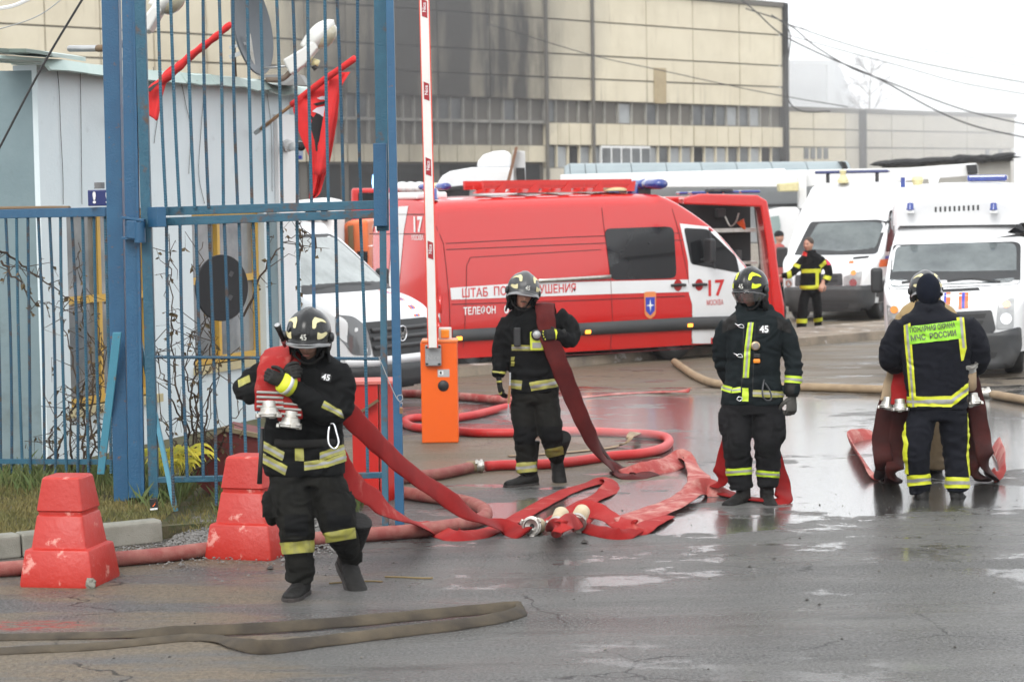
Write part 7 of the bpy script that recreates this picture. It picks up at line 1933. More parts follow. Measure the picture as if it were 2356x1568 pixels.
mb = MB(); p2.torso(mb, [(885, 1178, 1284, .13, .02), (905, 1176, 1285, .135, .02), (925, 1180, 1284, .13, .02)])
LA = [(1203, 920, .02, 29), (1205, 960, 0, 29), (1208, 1000, -.03, 27), (1210, 1045, 0, 24), (1211, 1076, .0, 23), (1212, 1090, 0, 22)]
RA = [(1256, 920, .02, 30), (1262, 960, -.02, 30), (1268, 1000, -.05, 27), (1274, 1030, .08, 22), (1281, 1052, .2, 19)]
p2.limb(mb, LA); p2.limb(mb, RA)
tr2 = p2.garment('trousers', mb, trouser, voxel=.0125, wr=.010, creases=[(J(1208, 1010, -.05), V((0, 0, 1)), .16, .009, 55), (J(1211, 1085, 0), V((0, 0, 1)), .12, .010, 75), (J(1270, 1010, -.05), V((0, 0, 1)), .16, .010, 60)], seed=4)
under_body(p2, [(735, 1180, 1270, .09, 0), (900, 1190, 1270, .10, .02)], [grow(LA, .6), grow(RA, .6), [(1207, 690, 0, 15), (1207, 720, 0, 17)]])
p2.band(tr2, [(1184, 1065), (1240, 1060), (1240, 1083), (1184, 1088)], yellow_old, .006, stripe=silver_hi)
p2.band(tr2, [(1250, 1034), (1304, 1022), (1304, 1042), (1252, 1054)], yellow_old, .006)
tb_ = lambda c, n_: J(1165, 800).x < c.x < J(1290, 800).x
p2.band(jk2, [(1178, 792), (1268, 794), (1268, 806), (1178, 806)], yellow_old, .006, cond=tb_, stripe=silver_hi, front=True)
p2.band(jk2, [(1176, 873), (1202, 875), (1200, 896), (1176, 892)], yellow_old, .007, cond=tb_, stripe=silver_hi, front=True)
p2.band(jk2, [(1218, 880), (1290, 868), (1290, 888), (1222, 899)], yellow_old, .007, stripe=silver_hi, front=True)
for y in (820, 832): p2.band(jk2, [(1177, y), (1185, y), (1184, y + 9), (1176, y + 9)], yellow_old, .007, front=True)
p2.band(jk2, [(1134, 852), (1162, 856), (1162, 860), (1134, 857)], yellow_old, .006, cond=lambda c, n_: c.x < J(1168, 800).x)
p2.band(tr2, [(1184, 980), (1228, 980), (1230, 1022), (1186, 1022)], cloth, .009, 'knee_patch', front=True); p2.band(tr2, [(1246, 980), (1290, 980), (1292, 1014), (1250, 1016)], cloth, .009, 'knee_patch', front=True)
p2.band(jk2, [(1228, 848), (1262, 848), (1262, 868), (1228, 868)], cloth, .014, 'pocket', front=True)
B2, _ = make_head(p2, J(1203, 675, -.08), 10, 12, 10, skin, beard=None)
mb = MB(B2); mb.tube([V((-.028, -.098, -.050)), V((0, -.112, -.043)), V((.028, -.098, -.050))], [.004, .007, .004], 8); mb.build('moustache', hair, p2.root, False, True)
hood(p2, B2, cloth); helmet(p2, B2, helmet_dusty, cream, '45', 'up')
boot(p2, J(1214, 1088, .0), (-.85, -.5, 0), 0); boot(p2, J(1285, 1056, .2), (.2, -1, 0), 48)
glove(p2, J(1148, 872, -.05), (.12, -.1, -1), (-1, -.35, 0), leather, -1, .35, 1.05, knuckle=yellow_old)
glove(p2, J(1284, 768, -.22), (-1, -.35, -.05), (.1, -1, .25), leather, -1, .85, 1.1, knuckle=yellow_hi)
# chest torch, radio, tool
mb = MB(); c = J(1235, 776, -.19); mb.box(c + V((0, .0, -.03)), (.115, .03, .16)); tg = bevel(mb.build('chest_torch', pm('torch_yellow', (.62, .70, .06), .4), None), .012); tag(tg, 'yellow chest torch with a round lens on the middle firefighter\'s jacket', 'torch')
mb = MB(); mb.lathe([(.001, -.03), (.03, -.03), (.042, -.028), (.048, -.02), (.048, 0)], 24, c + V((0, -.012, .025)), 'Y'); mb.build('bezel', black, tg, False, True)
mb = MB(); mb.lathe([(.001, -.034), (.034, -.032), (.034, -.02)], 24, c + V((0, -.012, .025)), 'Y'); mb.build('lens', lens_clear, tg, False, True)
mb = MB(); mb.box(c + V((0, -.017, -.065)), (.075, .004, .045)); mb.build('label_plate', silver_hi, tg)
mb = MB(); mb.box(J(1190, 775, -.17), (.06, .045, .16)); tag(bevel(mb.build('radio', dark_plastic, None), .01), 'black hand radio clipped on the middle firefighter\'s chest', 'radio')
tl = empty('rescue_tool', J(1173, 880, -.1) * V((1, 1, 0)), 0, 'chrome pry tool with a wooden grip hanging at the middle firefighter\'s hip', 'tool')
mb = MB(); mb.bar(J(1174, 856, -.14), J(1173, 886, -.14), .022, .012); mb.build('head', chrome, tl)
mb = MB(); mb.bar(J(1173, 886, -.14), J(1170, 928, -.14), .026, .02); mb.build('grip', wood, tl)
mb = MB(); mb.bar(J(1170, 928, -.14), J(1169, 958, -.14), .028, .01); mb.build('claw', chrome, tl)
hose_wet2 = pm('hose_dull_maroon', (0.065, 0.007, 0.007), 0.65, grime=((0.12, 0.014, 0.012), 4, 0.8), bump=(160, 0.6), spec=.16)
h2 = empty('fire_hose', J(1260, 1118) * V((1, 1, 0)), 0, 'dark wet red hose falling from the middle firefighter\'s shoulder to the road', 'fire hose')
ribbon(h2, 'hose', [(J(1268, 800, .35), V((.2, 1, 0))), (J(1262, 740, .2), V((.1, 1, .2))), (J(1256, 704, .06), V((0, .4, 1))), (J(1254, 700, -.08), V((0, -.5, 1))), (J(1255, 725, -.19), V((.1, -1, .3))), (J(1262, 770, -.22), V((.1, -1, .1))), (J(1284, 830, -.24), V((.1, -1, .1))), (J(1312, 900, -.2), V((.2, -1, .3))), (J(1342, 970, -.12), V((.4, -1, .4))), (P(1374, 1030, 19.25), V((.5, -1, .5))), (gp_(1412, 1078, .05), V((.4, -.8, .8))), (gp_(1452, 1096, .02), V((0, -.5, 1))), (gp_(1500, 1088, .016), V((0, -.3, 1)))], .160, .022, hose_wet2, 10)
ribbon(h2, 'rear_length', [(J(1268, 800, .35), V((1, -.4, 0))), (J(1300, 850, .35), V((1, -.5, .2))), (J(1335, 920, .3), V((1, -.5, .3))), (J(1368, 1000, .22), V((1, -.6, .3))), (gp_(1410, 1064, .05), V((.6, -.6, .8))), (gp_(1450, 1078, .02), UPN)], .10, .02, hose_maroon, 8)

# ================================================================= standing firefighter looking down to the left
p3 = Person(17.9, (1735, 1168), 'firefighter standing with gloved fists lowered, looking down, number 45 on his chest')
J = p3.J
mb = MB()
p3.torso(mb, [(712, 1700, 1772, .09, 0), (722, 1682, 1796, .12, 0), (740, 1670, 1806, .15, 0), (780, 1670, 1802, .16, 0), (830, 1672, 1794, .155, 0), (870, 1668, 1796, .15, 0), (900, 1660, 1800, .155, 0), (930, 1658, 1802, .155, 0)])
p3.limb(mb, [(1676, 742, .02, 20), (1662, 780, .05, 22), (1660, 825, .08, 20), (1672, 862, .12, 18), (1690, 885, .18, 15)])
p3.limb(mb, [(1796, 740, 0, 21), (1816, 790, 0, 23), (1826, 840, -.01, 21), (1824, 880, -.04, 19), (1822, 908, -.07, 17)])
mb.tube([J(1700, 712, -.02), J(1735, 728, -.08), J(1770, 712, .0), J(1735, 706, .1), J(1700, 712, -.02)], .05, 12)
jk3 = p3.garment('jacket', mb, cloth2, voxel=.0115, wr=.009, creases=[(J(1828, 845, 0), V((0, 0, 1)), .16, .009, 65), (J(1660, 830, .05), V((0, 0, 1)), .15, .009, 60), (J(1735, 885, -.12), V((.1, 0, 1)), .26, .008, 50)], seed=5)
mb = MB(); p3.torso(mb, [(905, 1664, 1796, .14, 0), (930, 1660, 1800, .145, 0), (950, 1664, 1796, .14, 0)])
LA = [(1694, 945, 0, 36), (1694, 985, -.02, 34), (1695, 1030, -.04, 32), (1700, 1080, 0, 29), (1704, 1108, .01, 28), (1705, 1124, .01, 27)]
RA = [(1768, 945, 0, 38), (1768, 985, -.02, 37), (1766, 1030, -.04, 31), (1768, 1080, 0, 28), (1766, 1106, .01, 25), (1766, 1120, .01, 23)]
p3.limb(mb, LA); p3.limb(mb, RA); mb.ell(J(1796, 985, 0), (.045, .09, .12)); mb.ell(J(1664, 965, 0), (.04, .08, .11))
tr3 = p3.garment('trousers', mb, pm('trouser_black', (.0105, .0105, .0115), .85, grime=((.016, .016, .017), 4, .7), bump=(260, .4), spec=.12), voxel=.0115, wr=.009, creases=[(J(1695, 1040, -.05), V((0, 0, 1)), .16, .008, 55), (J(1704, 1115, 0), V((0, 0, 1)), .13, .011, 75), (J(1768, 1035, -.05), V((0, 0, 1)), .16, .009, 55), (J(1766, 1110, 0), V((0, 0, 1)), .12, .011, 75)], seed=6)
under_body(p3, [(740, 1685, 1785, .09, 0), (930, 1680, 1780, .10, 0)], [grow(LA, .6), grow(RA, .6), [(1733, 690, 0, 16), (1735, 722, 0, 18)]])
for poly in ([(1660, 1078), (1728, 1074), (1730, 1090), (1662, 1094)], [(1732, 1080), (1792, 1084), (1792, 1098), (1734, 1094)]): p3.band(tr3, poly, pm('lime_reflective', (.50, .68, .03), .5), .006, stripe=silver_hi)
lime = MATS['lime_reflective']; bd_ = lambda c, n_: J(1650, 900).x < c.x < J(1806, 900).x
p3.band(jk3, [(1721, 742), (1734, 741), (1727, 800), (1713, 800)], lime, .007, front=True, cond=bd_); p3.band(jk3, [(1713, 800), (1727, 800), (1723, 868), (1709, 868)], lime, .007, front=True, cond=bd_)
p3.band(jk3, [(1725, 742), (1730, 742), (1723, 800), (1718, 800)], silver_hi, .011, 'tape_centre', front=True, cond=bd_); p3.band(jk3, [(1718, 800), (1722.5, 800), (1718, 868), (1713.5, 868)], silver_hi, .011, 'tape_centre', front=True, cond=bd_)
p3.band(jk3, [(1708, 892), (1722, 892), (1722, 923), (1707, 923)], lime, .008, front=True, cond=bd_)
p3.band(jk3, [(1657, 882), (1686, 890), (1682, 904), (1656, 896)], lime, .007, front=True, cond=bd_, stripe=silver_hi)
p3.band(jk3, [(1686, 893), (1704, 890), (1704, 902), (1684, 904)], lime, .007, front=True, cond=bd_, stripe=silver_hi)
p3.band(jk3, [(1732, 896), (1802, 900), (1802, 914), (1732, 912)], yellow_old, .007, front=True, cond=bd_, stripe=silver_hi)
p3.band(jk3, [(1800, 862), (1856, 866), (1856, 883), (1800, 879)], lime, .006, cond=lambda c, n_: c.x > J(1800, 870).x, stripe=silver_hi)
p3.band(jk3, [(1646, 830), (1668, 832), (1668, 842), (1646, 841)], lime, .006, cond=lambda c, n_: c.x < J(1672, 870).x, stripe=silver_hi)
jb = BVHTree.FromPolygons([v.co.copy() for v in jk3.data.vertices], [tuple(p.vertices) for p in jk3.data.polygons])
jpl = Pl(V((0, 17.6, 0)), V((1, 0, 0)))
patch('number_patch', A(jpl, (1750, 752), (1776, 752), (1775, 770), (1750, 769)), jpl, V((0, 1, 0)), jb, black, p3.root, .006, .03)
lettering('45', jpl, jpl.at(1763, 760), .072, text_white, p3.root, V((0, 1, 0)), jb, .010, .035, step=.015)
for a, b_ in (((1737, 745), (1731, 905)), ((1712, 745), (1706, 905))): p3.band(jk3, [(a[0] - .8, a[1]), (a[0] + .8, a[1]), (b_[0] + .8, b_[1]), (b_[0] - .8, b_[1])], black, .009, 'flap_seam', front=True, cond=bd_)
B3, _ = make_head(p3, J(1727, 669, -.06), -34, 16, 0, skin_dirty, beard=pm('stubble', (.17, .09, .06), .8))
hood(p3, B3, cloth2); helmet(p3, B3, helmet_paint, neon, '45', 'down')
boot(p3, J(1705, 1131, .0), (-.65, -.8, 0), 0); boot(p3, J(1766, 1134, .0), (.04, -1, 0), 0)
glove(p3, J(1822, 914, -.08), (-.05, -.15, -1), (.55, -1, 0), pm('glove_grey', (.035, .033, .03), .7, grime=((.08, .075, .06), 12, .7)), -1, .95, 1.15, cuffmat=leather)
glove(p3, J(1694, 888, .2), (.3, .3, -1), (-.3, 1, 0), leather, 1, .9, 1.1)
mb = MB(); mb.box(J(1741, 830, -.17), (.055, .03, .035)); ct = bevel(mb.build('chest_torch', amber, None), .01); tag(ct, 'small gold ringed torch hanging on the standing firefighter\'s chest', 'torch')
mb = MB(); mb.box(J(1741, 818, -.17), (.055, .03, .035)); bevel(mb.build('clip', black, ct), .008)
mb = MB(); mb.lathe([(.001, -.022), (.030, -.022), (.036, -.016), (.036, .01)], 24, J(1738, 795, -.175), 'Y'); mb.build('ring', pm('gold_ring', (.5, .36, .22), .3, .8), ct, False, True)
mb = MB(); mb.lathe([(.001, -.025), (.026, -.024)], 24, J(1738, 795, -.175), 'Y'); mb.build('lens', pm('torch_glass', (.2, .17, .15), .1, coat=1), ct, False, True)
for (x, y) in ((1703, 748), (1700, 816)):
    mb = MB(); mb.tube(catmull([J(x - 12, y - 4, -.17), J(x - 4, y, -.185), J(x + 4, y - 2, -.185), J(x + 9, y + 5, -.18), J(x, y + 5, -.18), J(x - 6, y + 1, -.18)], 4), .004, 6); mb.build('buckle', chrome, p3.root, False, True)
mb = MB(); mb.tube(catmull([J(1758, 872, -.17), J(1754, 905, -.2), J(1762, 920, -.2), J(1774, 918, -.2), J(1772, 900, -.19), J(1760, 880, -.18)], 5), .007, 8); tag(mb.build('carabiner', pm('dark_steel', (.08, .08, .085), .35, .9), None, False, True), 'dark steel carabiner on the belt of the standing firefighter', 'carabiner')
mb = MB(); mb.tube(catmull([J(1695, 918, -.19), J(1700, 912, -.19), J(1708, 916, -.19), J(1702, 922, -.19), J(1695, 918, -.19)], 4), .004, 6); mb.build('snap_hook', chrome, p3.root, False, True)
h3 = empty('fire_hose', J(1690, 1160) * V((1, 1, 0)), 0, 'dark red hose spreading out behind the standing firefighter\'s legs', 'fire hose')
ribbon(h3, 'left_fall', [(J(1700, 900, .28), V((0, -1, 0))), (J(1688, 980, .3), V((-.1, -1, .1))), (J(1672, 1050, .32), V((-.2, -1, .2))), (J(1656, 1100, .34), V((-.2, -1, .5))), (gp_(1640, 1122, .03), V((0, -.6, 1))), (gp_(1600, 1128, .02), UPN)], .15, .024, hose_dark)
ribbon(h3, 'right_fall', [(J(1740, 900, .28), V((0, -1, 0))), (J(1758, 980, .25), V((.1, -1, .1))), (J(1782, 1060, .2), V((.3, -1, .3))), (J(1800, 1115, .15), V((.4, -1, .5))), (gp_(1800, 1148, .03), V((.2, -.6, 1))), (gp_(1762, 1150, .02), UPN), (gp_(1700, 1142, .02), UPN), (gp_(1650, 1130, .02), UPN)], .15, .024, hose_dark)

for poly in ([(1655, 948), (1676, 948), (1678, 1000), (1657, 1000)], [(1780, 950), (1804, 950), (1806, 1008), (1782, 1008)], [(1676, 1018), (1712, 1018), (1714, 1052), (1678, 1052)], [(1748, 1018), (1784, 1018), (1784, 1052), (1750, 1052)]):
    p3.band(tr3, poly, cloth if poly[0][1] > 1000 else MATS['trouser_black'], .010, 'knee_patch' if poly[0][1] > 1000 else 'pocket', front=True)
for poly in ([(1664, 736), (1694, 724), (1698, 752), (1662, 766)], [(1786, 728), (1816, 742), (1820, 768), (1788, 756)]): p3.band(jk3, poly, leather, .008, 'shoulder_patch', front=True)
for poly in ([(1674, 782), (1700, 780), (1700, 822), (1676, 824)], [(1748, 846), (1786, 846), (1786, 852), (1748, 852)]): p3.band(jk3, poly, cloth2, .012, 'pocket', front=True)
# ================================================================= hooded firefighter walking away, back lettering
p4 = Person(17.9, (2150, 1166), 'hooded firefighter seen from behind with green lettered back panel, dragging hoses')
J = p4.J
mb = MB()
p4.torso(mb, [(700, 2108, 2166, .09, 0), (718, 2092, 2190, .11, 0), (735, 2070, 2226, .15, 0), (780, 2068, 2236, .165, 0), (830, 2074, 2232, .16, 0), (880, 2082, 2228, .15, 0), (915, 2088, 2226, .15, 0), (940, 2090, 2226, .15, 0)])
p4.limb(mb, [(2078, 745, 0, 24), (2054, 785, .02, 26), (2046, 825, .06, 24), (2062, 842, .20, 20), (2078, 838, .30, 17)])
p4.limb(mb, [(2220, 740, 0, 25), (2248, 785, .02, 27), (2252, 825, .06, 25), (2240, 848, .18, 21), (2228, 860, .28, 17)])
mb.tube([J(2112, 705, .03), J(2136, 712, -.08), J(2162, 703, .03), J(2136, 700, .11), J(2112, 705, .03)], .05, 12)
jk4 = p4.garment('jacket', mb, cloth3, voxel=.0115, wr=.009, creases=[(J(2048, 828, .06), V((1, 0, .5)).normalized(), .16, .009, 60), (J(2250, 830, .06), V((-1, 0, .5)).normalized(), .16, .009, 60)], seed=7)
mb = MB(); p4.torso(mb, [(915, 2096, 2220, .13, 0), (945, 2092, 2224, .135, 0), (965, 2094, 2222, .13, 0)])
LA = [(2122, 960, 0, 32), (2112, 1000, -.03, 34), (2108, 1040, -.04, 31), (2112, 1085, 0, 27), (2116, 1120, .02, 25), (2118, 1134, .02, 24)]
RA = [(2192, 960, 0, 33), (2196, 1000, .02, 33), (2198, 1040, .02, 29), (2202, 1085, 0, 27), (2202, 1115, .0, 27), (2204, 1130, .0, 26)]
p4.limb(mb, LA); p4.limb(mb, RA)
tr4 = p4.garment('trousers', mb, cloth3, voxel=.0115, wr=.009, creases=[(J(2108, 1020, 0), V((.3, 0, 1)).normalized(), .16, .009, 55), (J(2116, 1120, 0), V((0, 0, 1)), .12, .010, 75), (J(2200, 1030, 0), V((0, 0, 1)), .16, .009, 55)], seed=8)
under_body(p4, [(740, 2090, 2215, .09, 0), (930, 2100, 2210, .10, 0)], [grow(LA, .6), grow(RA, .6), [(2136, 690, 0, 16), (2136, 722, 0, 18)]])
b4 = lambda c, n_: J(2060, 900).x < c.x < J(2236, 900).x
# panel, side tapes, hem
p4.band(jk4, [(2079, 748), (2095, 743), (2110, 936), (2096, 936)], yellow_hi, .006, 'reflective_tape', front=True, cond=b4)
p4.band(jk4, [(2085, 747), (2090, 745), (2105, 936), (2101, 936)], silver_hi, .010, 'tape_centre', front=True, cond=b4)
p4.band(jk4, [(2200, 731), (2217, 731), (2223, 800), (2207, 800)], yellow_hi, .006, 'reflective_tape', front=True, cond=b4)
p4.band(jk4, [(2206, 731), (2212, 731), (2218, 800), (2213, 800)], silver_hi, .010, 'tape_centre', front=True, cond=b4)
p4.band(jk4, [(2207, 800), (2223, 800), (2216, 828), (2211, 830)], yellow_hi, .006, 'reflective_tape', front=True, cond=b4)
p4.band(jk4, [(2086, 752), (2212, 737), (2215, 778), (2090, 792)], green_hi, .008, 'back_panel', front=True, cond=b4)
p4.band(jk4, [(2088, 912), (2188, 910), (2188, 936), (2088, 934)], yellow_hi, .008, front=True, cond=b4, stripe=silver_hi)
p4.band(jk4, [(2188, 910), (2226, 880), (2226, 906), (2188, 936)], yellow_hi, .008, front=True, cond=b4, stripe=silver_hi)
jb4 = BVHTree.FromPolygons([v.co.copy() for v in jk4.data.vertices], [tuple(p.vertices) for p in jk4.data.polygons])
jp4 = Pl(V((0, 17.6, 0)), V((1, 0, 0)))
for s_, x, y, sz, w in (('ПОЖАРНАЯ ОХРАНА', 2154, 756, .056, .355), ('МЧС  РОССИИ', 2156, 775, .060, .355)):
    lettering(s_, jp4, jp4.at(x, y), sz, text_grey, p4.root, V((0, 1, 0)), jb4, .013, .03, rot=radians(6.3), step=.02, width=w)
for poly in ([(2072, 1094), (2150, 1088), (2150, 1112), (2074, 1120)], [(2168, 1096), (2236, 1098), (2236, 1122), (2170, 1122)]): p4.band(tr4, poly, yellow_hi, .007, stripe=silver_hi)
for pts in ([(2080, 960), (2080, 1000), (2085, 1020), (2082, 1040), (2086, 1090)], [(2228, 950), (2229, 1010), (2226, 1050), (2232, 1096)]):
    for a, b_ in zip(pts, pts[1:]): p4.band(tr4, [(a[0] - 4, a[1]), (a[0] + 6, a[1]), (b_[0] + 6, b_[1]), (b_[0] - 4, b_[1])], yellow_hi, .007, 'side_tape', front=True)
B4, _ = make_head(p4, J(2136, 668, 0), 185, 4, 0, skin, brows=False)
hd4 = hood(p4, B4, pm('navy_knit', (.005, .007, .014), .95, grime=((.009, .011, .020), 9, .6), bump=(400, .5), spec=.15), False, 'knit_hood', .09, .014)
boot(p4, J(2118, 1133, .03), (-.1, 1, 0), 10); boot(p4, J(2202, 1126, .02), (.35, 1, 0), 4)
g4a = glove(p4, J(2082, 842, .32), (0, .3, -1), (-1, 0, 0), leather, 1, .9, 1.1); g4b = glove(p4, J(2222, 866, .25), (0, .1, -1), (1, -.3, 0), leather, 1, .9, 1.1)
gr4 = 'hoses dragged by the hooded firefighter'
def hose4(label, parts, coup=None, mats=None):
    t = empty('fire_hose', parts[0][0][0] * V((1, 1, 0)), 0, label, 'fire hose', gr4)
    for i, q in enumerate(parts): ribbon(t, 'hose', q, .15, .024, (mats or [hose_maroon] * 9)[i], 8)
    for c, ax in (coup or []): coupling(t, c, ax, .06, .07)
    return t
D_ = V((0, -1, .1))
hose4('red hose end with a bright coupling under the hooded firefighter\'s left elbow', [[(J(2080, 846, .22), D_), (J(2072, 890, .1), D_), (J(2071, 932, 0), D_)]], [(J(2071, 938, 0), (0, -.2, -1))], [hose_dark])
hose4('tan hose end with a coupling, outermost on the left of the hooded firefighter', [[(J(2066, 848, .25), D_), (J(2054, 885, .2), D_), (J(2046, 925, .14), D_)]], [(J(2042, 934, .13), (-.2, -.2, -1))], [hose_tan])
hose4('broad dark hose fall with a pale pink loop, left of the hooded firefighter', [
    [(J(2066, 850, .35), D_), (J(2040, 940, .3), V((-.2, -1, .1))), (J(2028, 1010, .25), V((-.2, -1, .1))), (J(2034, 1070, .15), V((-.1, -1, .3))), (gp_(2030, 1100, .02), V((0, -.2, 1)))],
    [(gp_(2030, 1100, .02), V((0, -.4, 1))), (gp_(2000, 1080, .06), V((.6, -.7, .5))), (gp_(1972, 1040, .07), V((.8, -.6, .4))), (gp_(1956, 1010, .06), V((.8, -.6, .4))), (gp_(1975, 1002, .05), V((.3, -.9, .4))), (gp_(2010, 1000, .03), V((0, -.8, .6)))]], None, [hose_maroon, hose_pink])
hose4('dark hose length hanging straight down beside the hooded firefighter\'s left leg', [[(J(2082, 850, .3), D_), (J(2072, 950, .28), D_), (J(2062, 1040, .2), D_), (J(2058, 1085, .1), V((0, -1, .3))), (gp_(2050, 1108, .02), UPN), (gp_(2020, 1040, .1), V((.3, -1, .4)))]])
hose4('dark hose fall with pale inner loop right of the hooded firefighter', [
    [(J(2230, 868, .25), D_), (J(2246, 930, .2), V((.1, -1, .1))), (J(2258, 1000, .15), V((.1, -1, .1))), (J(2270, 1060, .08), V((.1, -1, .2))), (gp_(2282, 1098, .03), V((.2, -.6, .8)))],
    [(gp_(2282, 1098, .03), V((-.3, -.6, .8))), (gp_(2302, 1080, .09), V((-.8, -.6, .3))), (gp_(2304, 1050, .10), V((-.8, -.6, .3))), (gp_(2290, 1020, .08), V((-.6, -.8, .3)))]], [(J(2240, 925, .06), (.1, -.3, -1))], [hose_maroon, hose_pink])
hose4('dark inner hose length just right of the hooded firefighter\'s right leg', [[(J(2226, 880, .3), D_), (J(2232, 960, .28), D_), (J(2240, 1040, .2), D_), (J(2248, 1080, .12), V((0, -1, .3))), (gp_(2262, 1104, .02), UPN)]])
coupling(empty('hose_coupling', J(2214, 845, -.1) * V((1, 1, 0)), 0, 'tarnished coupling end tucked under the hooded firefighter\'s right elbow', 'coupling'), J(2228, 842, -.02), (-.1, -.3, 1), .07, .09, sleeve=hose_tan)

# ================================================================= tan jacketed firefighter beyond him
p5 = Person(19.3, (2140, 1060), 'firefighter in a tan jacket and black helmet mostly hidden behind the hooded one')
J = p5.J
mb = MB(); p5.torso(mb, [(690, 2104, 2160, .09, 0), (706, 2076, 2190, .13, 0), (740, 2066, 2206, .15, 0), (800, 2070, 2200, .15, 0), (860, 2076, 2196, .15, 0), (900, 2074, 2196, .15, 0)])
p5.limb(mb, [(2080, 725, 0, 18), (2070, 780, 0, 19), (2074, 830, -.06, 17)]); p5.limb(mb, [(2192, 725, 0, 18), (2200, 780, 0, 19), (2196, 830, -.06, 17)])
mb.tube([J(2108, 692, 0), J(2132, 705, -.08), J(2158, 692, 0)], .05, 12)
p5.garment('jacket', mb, cloth_tan, voxel=.014, wr=.009, seed=9)
mb = MB(); p5.torso(mb, [(880, 2082, 2190, .13, 0), (920, 2082, 2190, .13, 0)])
LA = [(2112, 915, 0, 26), (2114, 980, -.02, 24), (2118, 1040, 0, 21), (2120, 1080, 0, 19)]; RA = [(2160, 915, 0, 26), (2158, 980, -.02, 24), (2156, 1040, 0, 21), (2156, 1080, 0, 19)]
p5.limb(mb, LA); p5.limb(mb, RA); p5.garment('trousers', mb, pm('brown_trousers', (.12, .085, .045), .85, grime=((.07, .05, .03), 5, .6)), voxel=.014, wr=.008, seed=10)
under_body(p5, [(720, 2090, 2185, .09, 0), (900, 2100, 2180, .10, 0)], [grow(LA, .6), grow(RA, .6), [(2132, 680, 0, 14), (2132, 700, 0, 16)]])
B5, _ = make_head(p5, J(2130, 672, -.02), 8, 6, 0, skin_dirty)
hood(p5, B5, cloth); helmet(p5, B5, helmet_dusty, cream, '45', 'up')
boot(p5, J(2120, 1086, 0), (-.1, -1, 0)); boot(p5, J(2156, 1086, 0), (.1, -1, 0))
glove(p5, J(2076, 842, -.1), (0, -.5, -1), (-1, 0, 0), leather, -1, .5, 1.1); glove(p5, J(2196, 842, -.1), (0, -.5, -1), (1, 0, 0), leather, 1, .5, 1.1)

# ================================================================= distant bare headed man by the vans
p6 = Person(39.5, (1865, 770), 'bare headed firefighter with a red collar walking between the vans in the distance')
J = p6.J
mb = MB(); p6.torso(mb, [(580, 1853, 1872, .08, 0), (586, 1846, 1886, .12, 0), (600, 1840, 1896, .15, 0), (625, 1842, 1890, .14, 0), (645, 1842, 1888, .14, 0), (664, 1840, 1890, .15, 0)])
p6.limb(mb, [(1848, 595, 0, 9), (1834, 615, -.05, 9.5), (1818, 632, -.1, 8), (1798, 634, -.12, 6)]); p6.limb(mb, [(1888, 595, 0, 9), (1904, 615, 0, 9.5), (1906, 634, -.02, 8.5), (1896, 650, -.1, 6.5)])
mb.tube([J(1852, 580, -.02), J(1862, 584, -.08), J(1874, 579, 0)], .055, 10)
jk6 = p6.garment('jacket', mb, cloth, voxel=.02, wr=.010, seed=11)
mb = MB(); p6.torso(mb, [(655, 1844, 1888, .13, 0), (672, 1844, 1888, .13, 0)])
LA = [(1854, 670, 0, 11.5), (1848, 700, 0, 11.5), (1845, 730, 0, 11.5), (1844, 758, 0, 11.5)]; RA = [(1876, 670, 0, 11.5), (1880, 700, .1, 11), (1882, 725, .25, 10), (1882, 748, .4, 9)]
p6.limb(mb, LA); p6.limb(mb, RA); tr6 = p6.garment('trousers', mb, cloth, voxel=.02, wr=.008, seed=12)
under_body(p6, [(590, 1850, 1880, .09, 0), (664, 1850, 1880, .10, 0)], [grow(LA, .6), grow(RA, .6), [(1861, 570, 0, 7), (1862, 585, 0, 8)]])
for poly in ([(1845, 619), (1888, 618), (1888, 627), (1845, 628)], [(1838, 657), (1890, 656), (1890, 665), (1838, 666)], [(1876, 626), (1883, 626), (1883, 656), (1876, 656)]): p6.band(jk6, poly, yellow_hi, .012, cond=lambda c, n_: J(1836, 0).x < c.x < J(1891, 0).x, front=True)
for poly in ([(1826, 604), (1842, 610), (1838, 618), (1824, 612)], [(1810, 624), (1820, 622), (1822, 640), (1812, 641)]): p6.band(jk6, poly, yellow_hi, .010, cond=lambda c, n_: c.x < J(1843, 0).x)
p6.band(jk6, [(1884, 610), (1898, 598), (1902, 606), (1888, 617)], yellow_hi, .010); p6.band(jk6, [(1892, 632), (1912, 636), (1910, 646), (1892, 640)], yellow_hi, .010)
p6.band(jk6, [(1899, 596), (1912, 598), (1914, 610), (1902, 610)], pm('armband_red', (.65, .03, .08), .5), .012)
p6.band(jk6, [(1847, 577), (1858, 582), (1856, 590), (1846, 588)], red_sheet, .012, 'collar_flap', front=True)
for poly in ([(1830, 733), (1858, 733), (1858, 743), (1830, 743)], [(1868, 733), (1896, 728), (1896, 737), (1868, 742)]): p6.band(tr6, poly, yellow_hi, .010)
B6, h6 = make_head(p6, J(1860, 563, -.03), -35, 4, 0, skin)
mb = MB(B6); mb.ell((0, .018, .045), (.088, .098, .092)); mb.build('hair', hair, p6.root, False, True)
boot(p6, J(1844, 760, 0), (-.3, -1, 0)); boot(p6, J(1881, 755, .4), (-.1, -1, 0), 10)
glove(p6, J(1796, 634, -.12), (-1, -.1, 0), (0, 0, 1), skin, 1, .4, 1.05, 'hand'); glove(p6, J(1893, 652, -.12), (-.4, -.4, -1), (-.2, -1, 0), skin, 1, .7, 1.05, 'hand')
